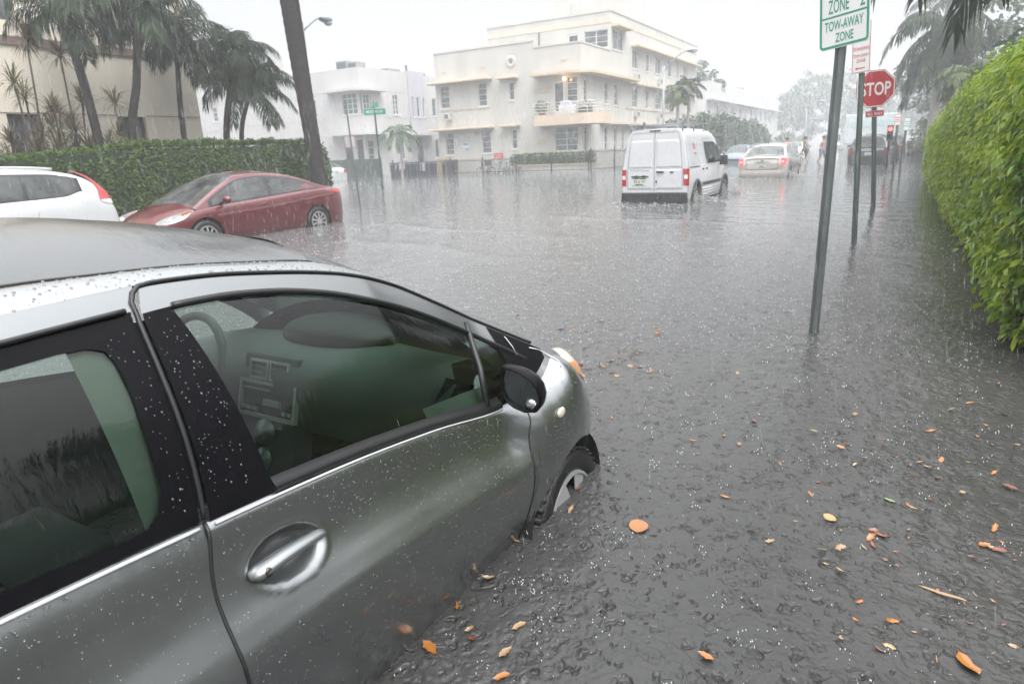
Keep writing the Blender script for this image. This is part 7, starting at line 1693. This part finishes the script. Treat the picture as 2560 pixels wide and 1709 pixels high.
def build_signs():
    # parking sign, leaning
    bx, by = -.424, 5.05; ln = (.035, .0)
    t = thing('parking_sign', 'leaning steel post with a white and green zone 2 tow-away parking sign', 'sign', (bx, by, 0))
    top = 2.75; u_post(bx, by, top, (-.0 + .0, 0)).build('post', STEEL, t) if False else None
    u_post(bx, by, 2.72, (.004, 0), .026, STEEL, R(18)).build('post', STEEL, t)
    M = sign_frame(-.424, 5.018, 2.25, R(-26), (.01, 0), R(5.5)); b = MB(M=M); W, H = .165, .345
    b.prism(rrect(W, H, .03), (-.003, .003), 'y'); pl = b.build('board', SIGNW, t)
    g = MB(M=M); ring(g, W - .005, H - .005, .026, .014, -.0045)
    for z in (-.160, -.018): g.add([(-W + .02, -.0045, z), (W - .02, -.0045, z), (W - .02, -.0045, z + .011), (-W + .02, -.0045, z + .011)], [(0, 1, 2, 3)])
    for tx, w_, h_, x, z in (('ZONE', .135, .082, -.035, -.092), ('2', .030, .082, .118, -.092), ('TOW-AWAY', .252, .060, 0, -.207), ('ZONE', .118, .056, .005, -.283), ('PERMIT', .20, .07, 0, .25), ('PARKING', .24, .07, 0, .145), ('ONLY', .14, .07, 0, .045)):
        g.add(*text_fit(tx, w_, h_, x, z, -.0046, .0006))
    g.build('lettering', SGREEN, pl)
    # no standing sign behind it
    t = thing('no_standing_sign', 'white no standing tow away zone sign with a red arrow on its own post', 'sign', (-.44, 9.96, 0)); u_post(-.445, 9.96, 2.72, (-.052, 0), .026, STEELD, R(10)).build('post', STEELD, t)
    M = sign_frame(-.585, 9.92, 2.42, R(-22), (-.02, 0), R(3)); b = MB(M=M); b.prism(rrect(.115, .30, .02), (-.003, .003), 'y'); pl = b.build('board', SIGNW, t); g = MB(M=M); ring(g, .11, .295, .016, .008, -.0045)
    for tx, s, z, k in (('NO', .13, .13, .8), ('STANDING', .058, -.035, .68), ('TOW AWAY', .055, -.115, .62), ('ZONE', .055, -.175, .75)): g.add(*text_mb(tx, s, 0, z, -.0046, k, thick=.001))
    g.add([(-.075, -.0046, -.245), (-.04, -.0046, -.225), (-.04, -.0046, -.238), (.05, -.0046, -.238), (.05, -.0046, -.252), (-.04, -.0046, -.252), (-.04, -.0046, -.265)], [(0, 1, 2, 3, 4, 5, 6)]); g.build('lettering', SREDT, pl)
    # stop sign
    t = thing('stop_sign', 'red stop sign with an all way plate below it', 'sign', (-.41, 15.47, 0)); u_post(-.41, 15.47, 2.56, (-.09, 0), .035, STEELD, R(14)).build('post', STEELD, t)
    M = sign_frame(-.59, 15.42, 2.235, R(16), (-.05, 0)); a0 = PI / 8; rr = .345 / math.cos(a0)
    b = MB(M=M); b.prism([(rr * math.cos(a0 + i * PI / 4), rr * math.sin(a0 + i * PI / 4)) for i in range(8)], (-.003, .003), 'y'); pl = b.build('octagon', SRED, t)
    g = MB(M=M); A = [((rr - .012) * math.cos(a0 + i * PI / 4), (rr - .012) * math.sin(a0 + i * PI / 4)) for i in range(8)]; B = [((rr - .030) * math.cos(a0 + i * PI / 4), (rr - .030) * math.sin(a0 + i * PI / 4)) for i in range(8)]
    g.add([(p, -.0045, q) for p, q in A] + [(p, -.0045, q) for p, q in B], [(i, (i + 1) % 8, (i + 1) % 8 + 8, i + 8) for i in range(8)]); g.add(*text_mb('STOP', .335, 0, -.118, -.0046, .66, thick=.006)); g.build('lettering', SIGNW, pl)
    M = sign_frame(-.56, 15.42, 1.77, R(16), (-.05, 0)); b = MB(M=M); b.prism(rrect(.165, .058, .012), (-.003, .003), 'y'); pl = b.build('all_way_plate', SRED, t); g = MB(M=M); g.add(*text_mb('ALL WAY', .078, 0, -.028, -.0046, .85, thick=.001)); ring(g, .161, .054, .01, .004, -.0045); g.build('lettering', SIGNW, pl)
    # distant small signs
    for (x, y, nm, lab, w, h, z, m, ln, rz) in ((-.22, 27, 'small_sign', 'small white and red sign far beyond the stop sign', .10, .19, 1.85, SIGNW, -.05, 6), (-.02, 29.5, 'small_sign', 'small pale green sign leaning beside the white and red one', .11, .23, 1.72, SIGNW, .05, 20)):
        t = thing(nm, lab, 'sign', (x, y, 0)); u_post(x, y, z + h, (ln * .5, 0), .03, STEELD).build('post', STEELD, t); M = sign_frame(x + ln * z * .5, y - .04, z, R(rz), (ln, 0)); b = MB(M=M); b.prism(rrect(w, h, .02), (-.003, .003), 'y'); pl = b.build('board', m, t)
        g = MB(M=M); ring(g, w - .004, h - .004, .016, .014, -.0045)
        for i, (k, q) in enumerate(((.7, .09), (.6, .0), (.75, -.08))): g.add([(-w * k, -.0046, h * q * 4 - .012), (w * k, -.0046, h * q * 4 - .012), (w * k, -.0046, h * q * 4 + .014), (-w * k, -.0046, h * q * 4 + .014)], [(0, 1, 2, 3)])
        g.build('lettering', SREDT if rz == 6 else SGREEN, pl)
    # street name sign and bare post at the left corner
    t = thing('street_name_sign', 'green post with two crossed green street name blades at the left corner', 'sign', (-18.79, 21.73, 0)); u_post(-18.79, 21.73, 3.1, (-.012, 0), .035, pm('green_post', (.03, .09, .07), .5)).build('post', bpy.data.materials['green_post'], t)
    for i, (z, rz, w, tx) in enumerate(((3.40, -28, .42, '15 ST'), (3.13, 24, .46, 'MERIDIAN AV'))):
        M = sign_frame(-18.83, 21.73, z, R(rz), (0, 0)); b = MB(M=M); b.prism(rrect(w, .115, .02), (-.004, .004), 'y'); pl = b.build('name_blade', SGREEN, t); g = MB(M=M); g.add(*text_mb(tx, .15, 0, -.05, -.006, .75, thick=.001)); g.build('lettering', SIGNW, pl)
    b = MB(); b.tube([(-18.83, 21.73, 3.0), (-18.83, 21.73, 3.55)], .025, 6); b.build('bracket', STEELD, t)
    t = thing('bare_sign_post', 'grey steel post with a small white sign turned edge-on at the left kerb', 'sign', (-12.96, 13.99, 0)); u_post(-12.96, 13.99, 2.85, (-.05, 0), .028, STEEL, R(-30)).build('post', STEEL, t)
    M = sign_frame(-13.12, 14.02, 1.78, R(75), (-.05, 0)); b = MB(M=M); b.prism(rrect(.15, .15, .02), (-.003, .003), 'y'); pl = b.build('board', pm('sign_back', (.45, .43, .43), .5), t); g = MB(M=M); ring(g, .145, .145, .016, .008, -.0045); g.build('red_border', SREDT, pl)
    # lamps
    lm = pm('lamp_grey', (.30, .33, .34), .45, metal=.3); lg = pm('lamp_glass', (.42, .48, .47), .15, coat=1)
    def lamp(lab, base, h, arm, rise, head=.42, r=.07):
        t = thing('street_lamp', lab, 'street lamp', base); B = Vector(base); d = Vector(arm); T = B + Vector((0, 0, h)); MB().tube([B, T], [r, r * .65], 10).build('pole', lm, t, True)
        P = [T + Vector((0, 0, -.25))] + [T + d * u + Vector((0, 0, rise * math.sin(u * PI / 2) - .25 * (1 - u))) for u in (.25, .5, .75, 1)]; MB().tube(P, r * .45, 8).build('arm', lm, t, True)
        e = P[-1]; dn = d.normalized(); M = Matrix.Rotation(math.atan2(dn.y, dn.x), 3, 'Z'); c = e + dn * head * .8 + Vector((0, 0, -.02)); hd = MB().ell(c, (head, .15, .10), 16, 8, M).build('lamp_head', lm, t, True); MB().ell(c + dn * .1 + Vector((0, 0, -.08)), (head * .55, .12, .10), 14, 8, M).build('lamp_glass', lg, hd, True)
    lamp('grey street lamp whose arm reaches right from behind the thick palm trunk', (-15.5, 15.1, -.3), 5.5, (0, .75, 0), .22, .26, .06)
    lamp('curved-arm street lamp in front of the long side of the cream building', (-12.9, 41.2, -.3), 6.15, (1.35, 0, 0), .75, .36, .075)
    lamp('faint street lamp beyond the wading people', (-8.2, 70, -.3), 4.4, (1.0, 0, 0), .55, .36, .08)
    # signal mast and lights over the next crossing
    t = thing('traffic_signal', 'faint signal mast arm spanning the street far away with a red light', 'traffic light', (-8.7, 75, -.3)); MB().tube([(-8.7, 75, -.3), (-8.7, 75, 3.4)], .11, 8).build('pole', lm, t); MB().tube([(-8.7, 75, 3.15), (-3.6, 75, 3.5)], .06, 8).build('arm', lm, t); MB().box(-6.95, -6.6, 74.85, 75.15, 3.0, 3.7).build('signal_head', ACM, t)
    t = thing('traffic_signal', 'red traffic light glowing left of the small signs', 'traffic light', (-.55, 33, -.3)); MB().tube([(-.55, 33.2, -.3), (-.55, 33.2, 1.75)], .05, 8).build('pole', IRON, t); MB().box(-.66, -.44, 33.05, 33.3, 1.15, 1.75).build('signal_head', IRON, t, bevel=.02)
    MB().ell((-.55, 33.02, 1.60), (.085, .05, .085), 14, 8).build('red_light', lamp_mat('red_signal', (1, .10, .08), 2.5), t, True); MB().ell((-.55, 33.03, 1.38), (.07, .04, .07), 12, 8).build('dark_light', DARKIN, t, True)
build_signs()
def person(lab, x, y, rz, P, shirt, pants, hair, bag=None, skin=(.42, .25, .18), bare=False):
    """standing/wading figure: joints -> skinned body, with clothes and hair as children. ground is z=-.27"""
    t = thing('person', lab, 'person', (x, y, -.27), rz, 'people wading across the street')
    J = dict(hip=(0, 0, .93), waist=(0, .0, 1.08), chest=(0, .01, 1.30), neck=(0, .02, 1.46), head=(0, .04, 1.60), crown=(0, .04, 1.72))
    J.update(P)
    J.setdefault('shL', (-.19, .01, 1.40)); J.setdefault('shR', (.19, .01, 1.40)); J.setdefault('hL', (-.10, 0, .90)); J.setdefault('hR', (.10, 0, .90))
    E = [('hip', 'waist'), ('waist', 'chest'), ('chest', 'neck'), ('neck', 'head'), ('head', 'crown'), ('chest', 'shL'), ('shL', 'elL'), ('elL', 'haL'), ('chest', 'shR'), ('shR', 'elR'), ('elR', 'haR'), ('hip', 'hL'), ('hL', 'knL'), ('knL', 'anL'), ('anL', 'toL'), ('hip', 'hR'), ('hR', 'knR'), ('knR', 'anR'), ('anR', 'toR')]
    rad = dict(hip=.125, waist=.115, chest=.135, neck=.05, head=.085, crown=.06, shL=.062, shR=.062, elL=.042, elR=.042, haL=.032, haR=.032, hL=.095, hR=.095, knL=.058, knR=.058, anL=.04, anR=.04, toL=.035, toR=.035)
    def grow(name, edges, scale, mat, parent):
        ks = []
        for a, b in edges:
            for k in (a, b):
                if k not in ks: ks.append(k)
        me = bpy.data.meshes.new(name); me.from_pydata([J[k] for k in ks], [(ks.index(a), ks.index(b)) for a, b in edges], []); o = finish(me, name, mat, parent)
        o.modifiers.new('skin', 'SKIN'); o.modifiers.new('sub', 'SUBSURF').levels = 1; o.modifiers['sub'].render_levels = 2
        for v, k in zip(me.skin_vertices[0].data, ks): v.radius = (rad[k] * scale, rad[k] * scale)
        me.skin_vertices[0].data[0].use_root = True
        return o
    grow('body', E, 1, pm('skin_tone', skin, .5) if 'skin_tone' not in bpy.data.materials else bpy.data.materials['skin_tone'], t)
    if not bare:
        J['slL'] = tuple(J['shL'][k] * .45 + J['elL'][k] * .55 for k in range(3)); J['slR'] = tuple(J['shR'][k] * .45 + J['elR'][k] * .55 for k in range(3)); rad['slL'] = rad['slR'] = .055
        J['hem'] = (0, 0, .88); rad['hem'] = .135
        grow('shirt', [('hem', 'waist'), ('waist', 'chest'), ('chest', 'shL'), ('shL', 'slL'), ('chest', 'shR'), ('shR', 'slR')], 1.12, shirt, t)
    J['lgL'] = tuple(J['hL'][k] * .15 + J['knL'][k] * .85 for k in range(3)); J['lgR'] = tuple(J['hR'][k] * .15 + J['knR'][k] * .85 for k in range(3)); rad['lgL'] = rad['lgR'] = .085
    grow('shorts', [('hip', 'hL'), ('hL', 'lgL'), ('hip', 'hR'), ('hR', 'lgR')], 1.14, pants, t)
    h = MB(); c = J['crown']; h.ell((c[0], c[1] - .015, c[2] - .035), (.098, .11, .095), 14, 8); h.build('hair', hair, t, True, W=False)
    if bag:
        q = J[bag[0]]; g = thing('carrier_bag', bag[1], 'bag', (x, y, -.27), rz); b = MB(); P_ = [[(q[0] + r * math.cos(a) * .9, q[1] + r * math.sin(a) * .55, q[2] - dz) for a in lin(0, 2 * PI, 13)[:-1]] for r, dz in ((.015, 0), (.05, .10), (.13, .20), (.17, .36), (.13, .48), (.01, .50))]
        b.grid(P_, close=True); b.build('bag', bag[2], g, True, W=False)
W_ = pm('white_cloth', (.65, .64, .63), .8); DK = pm('dark_cloth', (.045, .045, .05), .85); HR = pm('dark_hair', (.03, .022, .018), .6); PK = pm('pink_cloth', (.55, .30, .30), .85); BL = pm('blue_grey_cloth', (.16, .18, .26), .85)
walk = dict(elL=(-.27, -.10, 1.16), haL=(-.25, .02, .95), elR=(.27, .10, 1.18), haR=(.24, .26, 1.05), knL=(-.11, .22, .52), anL=(-.11, .12, .10), toL=(-.11, .28, .03), knR=(.11, -.04, .48), anR=(.11, -.30, .10), toR=(.11, -.18, .03))
person('bare-armed person in dark clothes carrying a white bag through the flood', -5.12, 44.5, R(80), walk, DK, DK, HR, ('haL', 'white carrier bag held by the person in dark clothes', W_), bare=False)
walk2 = dict(walk); walk2.update(elR=(.30, -.02, 1.17), haR=(.30, .12, .95), elL=(-.30, .0, 1.16), haL=(-.32, .05, .92))
person('shirtless person in grey shorts with bags in both hands wading right', -4.25, 45.3, R(250), walk2, DK, BL, HR, ('haL', 'yellowish carrier bag in the hand of the shirtless person', pm('yellow_bag', (.55, .42, .18), .7)), bare=True)
walk3 = dict(walk); walk3.update(elL=(-.25, .05, 1.17), haL=(-.18, .2, 1.1))
person('person in a pink top half hidden behind the silver sedan', -6.25, 45.2, R(60), walk3, PK, DK, HR)

# floating leaves: each one its own object
LEAFM = [pm('orange_leaf', (.29, .125, .026), .3, coat=.4, var=.3, vs=30, col2=(.30, .10, .02), c2s=25), pm('tan_leaf', (.25, .155, .075), .35, coat=.5, var=.2, vs=30), pm('rust_leaf', (.17, .05, .026), .35, coat=.5, var=.25, vs=30), pm('yellow_leaf', (.28, .20, .07), .35, coat=.5, var=.2, vs=30), pm('green_leaf', (.13, .19, .05), .35, coat=.5, var=.2, vs=30)]
LNAME = ['orange', 'tan', 'rust red', 'yellow', 'green']
def leaf_mesh(kind, seed):
    rng = random.Random(seed); n = 7; P = []
    for i in range(n + 1):
        u = i / n
        w = {'round': .80 * math.sin(PI * min(1, u * .97 + .03)) ** .6, 'oval': .48 * math.sin(PI * u) ** .8, 'curl': .34 * math.sin(PI * u) ** .7, 'torn': .42 * math.sin(PI * min(1, u * 1.25 + .02)) ** .5 * (1 if u < .72 else .15) * (1 + .4 * math.sin(u * 23)), 'sliver': .10 * math.sin(PI * min(1, u + .05)) ** .4}[kind] * .5 + .004
        if kind not in ('round', 'sliver'): w *= rng.uniform(.72, 1.2)
        cu = {'round': .05, 'oval': .13, 'curl': .32, 'torn': .22, 'sliver': .02}[kind]; j = (rng.uniform(-.035, .035) + .07 * math.sin(u * 3 + seed)) if kind != 'sliver' else .012 * math.sin(u * 9)
        P.append([(-w + j, u - .5, .02 + cu * w * 1.2 + cu * (u - .5) ** 2 * 1.6), (-w * .5 + j, u - .5, .016 + cu * (u - .5) ** 2 * 1.2), (j, u - .5, .012 + cu * (u - .5) ** 2), (w * .5 + j, u - .5, .016 + cu * (u - .5) ** 2 * 1.2 + rng.uniform(0, .02)), (w + j, u - .5, .02 + cu * w * 1.4 + cu * (u - .5) ** 2 * 1.8)])
    mb = MB(); mb.grid(P)
    if kind != 'sliver': mb.tube([(0, -.5, .015), (.01, -.64, .02), (.03, -.75, .015)], .010, 5)
    return mb
def build_leaves():
    # (px, py in the photo's 2349-wide view, length m, kind, colour, heading)
    ct, st, cp, sp = math.cos(TH), math.sin(TH), math.cos(PH), math.sin(PH); rot = Matrix.Rotation(YAW, 3, 'Z')
    right = rot @ Vector((cp, -sp * st, -sp * ct)); up = rot @ Vector((sp, cp * st, cp * ct)); fw = rot @ Vector((0, ct, -st)); K = 2560 / 2349
    def g(px, py):
        d = fw + right * ((px * K - 1280) / F_PX) + up * (-(py * K - 854.5) / F_PX); return d * (-HC / d.z) + Vector((0, 0, HC))
    items = [(1462, 1207, .088, 'round', 0, 20, 'large round orange leaf floating between the car and the open water'), (2222, 1525, .085, 'oval', 0, 200, 'large orange oval leaf in the bottom right corner'), (2160, 1362, .125, 'sliver', 1, 75, 'long tan sliver of bark floating low at the right'), (1903, 1187, .05, 'round', 3, 60, 'yellowish round leaf under the water skin right of centre'), (985, 1487, .065, 'oval', 0, 80, 'orange leaf beside the car sill at the bottom edge'), (1120, 1325, .045, 'curl', 1, 300, 'pale curled leaf just off the car sill'), (1048, 1392, .04, 'curl', 0, 30, 'orange curled leaf close against the car sill'), (1190, 1437, .05, 'oval', 1, 140, 'tan leaf floating between the sill and the bottom middle'), (1160, 1497, .05, 'oval', 1, 170, 'cream tan leaf at the bottom middle'), (1150, 1553, .05, 'oval', 0, 130, 'orange leaf cut by the bottom edge of the photo'), (1620, 1505, .05, 'oval', 0, 85, 'orange leaf alone at the bottom right of centre'), (1325, 1118, .05, 'oval', 2, 30, 'rust leaf against the sunken front hubcap'), (1185, 1242, .03, 'oval', 1, 100, 'small tan leaf touching the sill near the front wheel'), (2040, 1148, .045, 'oval', 4, 80, 'green leaf floating among the orange ones'), (2318, 1118, .06, 'oval', 2, 60, 'rust red leaf near the right edge')]
    rng = random.Random(77)
    more = [(1320, 757), (1290, 755), (1185, 724), (1345, 757), (1420, 805), (1435, 825), (1470, 806), (1405, 826), (1445, 840), (1330, 835), (1350, 845), (1415, 862), (1340, 862), (1460, 800), (1690, 857), (1497, 891), (1405, 958), (1590, 1010), (1660, 1000), (1790, 1065), (1730, 965), (1925, 1025), (1945, 1018), (1985, 1050), (1960, 1065), (2025, 1008), (2135, 990), (2110, 1060), (2105, 1065), (2130, 1072), (2150, 1097), (2180, 1075), (2160, 1055), (2220, 1060), (2085, 1160), (2095, 1165), (2000, 1217), (2010, 1225), (1995, 1235), (2025, 1230), (2005, 1250), (1925, 1258), (1890, 1262), (1980, 1255), (2280, 1212), (2258, 1250), (2275, 1255), (2290, 1262), (2228, 1277), (1895, 1293), (1930, 1312), (1970, 1380), (2010, 1440), (2015, 1490), (1930, 1463), (2045, 1425), (2035, 1480), (1740, 950), (1870, 990), (1660, 1140), (1695, 1020), (1860, 1135), (1770, 1240), (1600, 1040), (2200, 905), (2225, 925), (2180, 940), (2260, 975), (2300, 950), (2240, 1000), (1960, 950), (2060, 930), (1080, 1440), (1085, 1462), (1310, 1170), (2320, 1480), (2210, 1130), (2280, 1085), (2335, 1020), (1380, 735), (1510, 765), (2290, 880)]
    for (x, y) in more:
        d = (g(x, y)).length; k = rng.choice(['oval', 'curl', 'curl', 'torn', 'torn', 'curl']); c = rng.choices([0, 1, 2, 3, 4], [5, 4, 2.5, 1.2, .4])[0]
        items.append((x, y, rng.uniform(.018, .054) * (1 if d < 4 else 1.7), k, c, rng.randint(0, 360), None))
    for i in range(95):   # fragments gathered in the drift
        t_ = rng.random(); x, y = rng.gauss(2060, 150), rng.gauss(1110, 105)
        if t_ < .22: x, y = rng.gauss(1420, 70), rng.gauss(825, 24)
        elif t_ < .5: x, y = rng.gauss(2150, 130), rng.gauss(1400, 110)
        if x > 2345 or y > 1560 or x < 1325: continue
        items.append((x, y, rng.uniform(.010, .026) * (1 if y > 900 else 2.0), rng.choice(['torn', 'sliver', 'curl']), rng.choices([0, 1, 2], [3, 4, 3])[0], rng.randint(0, 360), ''))
    cache = {}
    for i, (x, y, L, k, c, a, lab) in enumerate(items):
        key = (k, rng.randint(0, 2), c)
        if key not in cache: cache[key] = leaf_mesh(k, hash(key[:2]) % 99).build('floating_leaf', LEAFM[c], None, True)
        if key in cache and cache[key].get('used'): o = cache[key].copy(); COL.objects.link(o)
        else: o = cache[key]
        o['used'] = 1
        p = g(x, y); q_ = .10 if lab else .42; o.location = (p.x, p.y, .001 if lab is None else .002); o.rotation_euler = (rng.uniform(-q_, q_), rng.uniform(-q_, q_), R(a)); o.scale = (L, L, L)
        if lab == '': lab = 'tiny %s leaf fragment floating %s' % (LNAME[c], 'beyond the headlight of the hatchback' if y < 900 else 'in the drift toward the hedge' if y < 1250 else 'in the bottom right part of the flood')
        if lab is None:
            zone = 'beyond the headlight of the hatchback' if (x < 1560 and y < 900) else 'in the open water right of the hatchback' if x < 1800 else 'in the drift toward the hedge' if y < 1110 else 'in the bottom right part of the flood'
            lab = 'small %s %sleaf floating %s' % (LNAME[c], 'curled ' if k == 'curl' else 'torn ' if k == 'torn' else '', zone)
        tag(o, lab, 'leaf', 'fallen leaves floating on the flood water')
    for o in cache.values():
        pass
    for o in list(bpy.data.objects):
        if 'used' in o: del o['used']
build_leaves()
def build_foam():
    """churned white water round the wheels of the moving van and sedan"""
    m, nt, o = _new('foam'); d = nt.nodes.new('ShaderNodeBsdfPrincipled'); d.inputs['Base Color'].default_value = (.50, .50, .49, 1); d.inputs['Roughness'].default_value = .3
    tr = nt.nodes.new('ShaderNodeBsdfTransparent'); mx = nt.nodes.new('ShaderNodeMixShader'); mx.inputs[0].default_value = .6; nt.links.new(tr.outputs[0], mx.inputs[1]); nt.links.new(d.outputs[0], mx.inputs[2]); nt.links.new(mx.outputs[0], o.inputs[0])
    rng = np.random.default_rng(8); P = []
    for (x, y, s, n, h) in ((-4.15, 16.1, .42, 420, .22), (-4.1, 16.6, .5, 220, .1), (-4.0, 19.1, .34, 300, .26), (-5.85, 15.45, .3, 120, .10), (-5.0, 15.25, .9, 160, .05), (-3.55, 27.4, .5, 240, .14), (-5.4, 26.7, .35, 120, .1), (-3.3, 28.8, .8, 160, .06), (-4.5, 26.4, .8, 100, .04)):
        q = rng.normal(0, 1, (n, 3)) * np.array([s * .5, s * .6, h * .5]); q[:, 2] = np.abs(q[:, 2]) * np.exp(-(q[:, 0] ** 2 + q[:, 1] ** 2) / (s * s)) ; P.append(np.concatenate([q + np.array([x, y, .01]), (.008 + .022 * rng.random((n, 1)) ** 2)], 1))
    P = np.concatenate(P); ic = np.array([(0, 0, .8), (1, 0, 0), (.3, .95, 0), (-.8, .58, 0), (-.8, -.58, 0), (.3, -.95, 0), (0, 0, -.6)])
    sc2 = P[:, None, 3:] * (np.ones((len(P), 1, 3)) * np.array([1.3, 1.3, .9])); V = (P[:, None, :3] + ic[None] * sc2).reshape(-1, 3); b = (np.arange(len(P)) * 7)[:, None]
    F = np.concatenate([b + np.array([[0, 1 + i, 1 + (i + 1) % 5]]) for i in range(5)] + [b + np.array([[6, 1 + (i + 1) % 5, 1 + i]]) for i in range(5)])
    tag(np_mesh('wake_foam', V, F, m, smooth=True), None, None, kind='stuff')
build_foam()
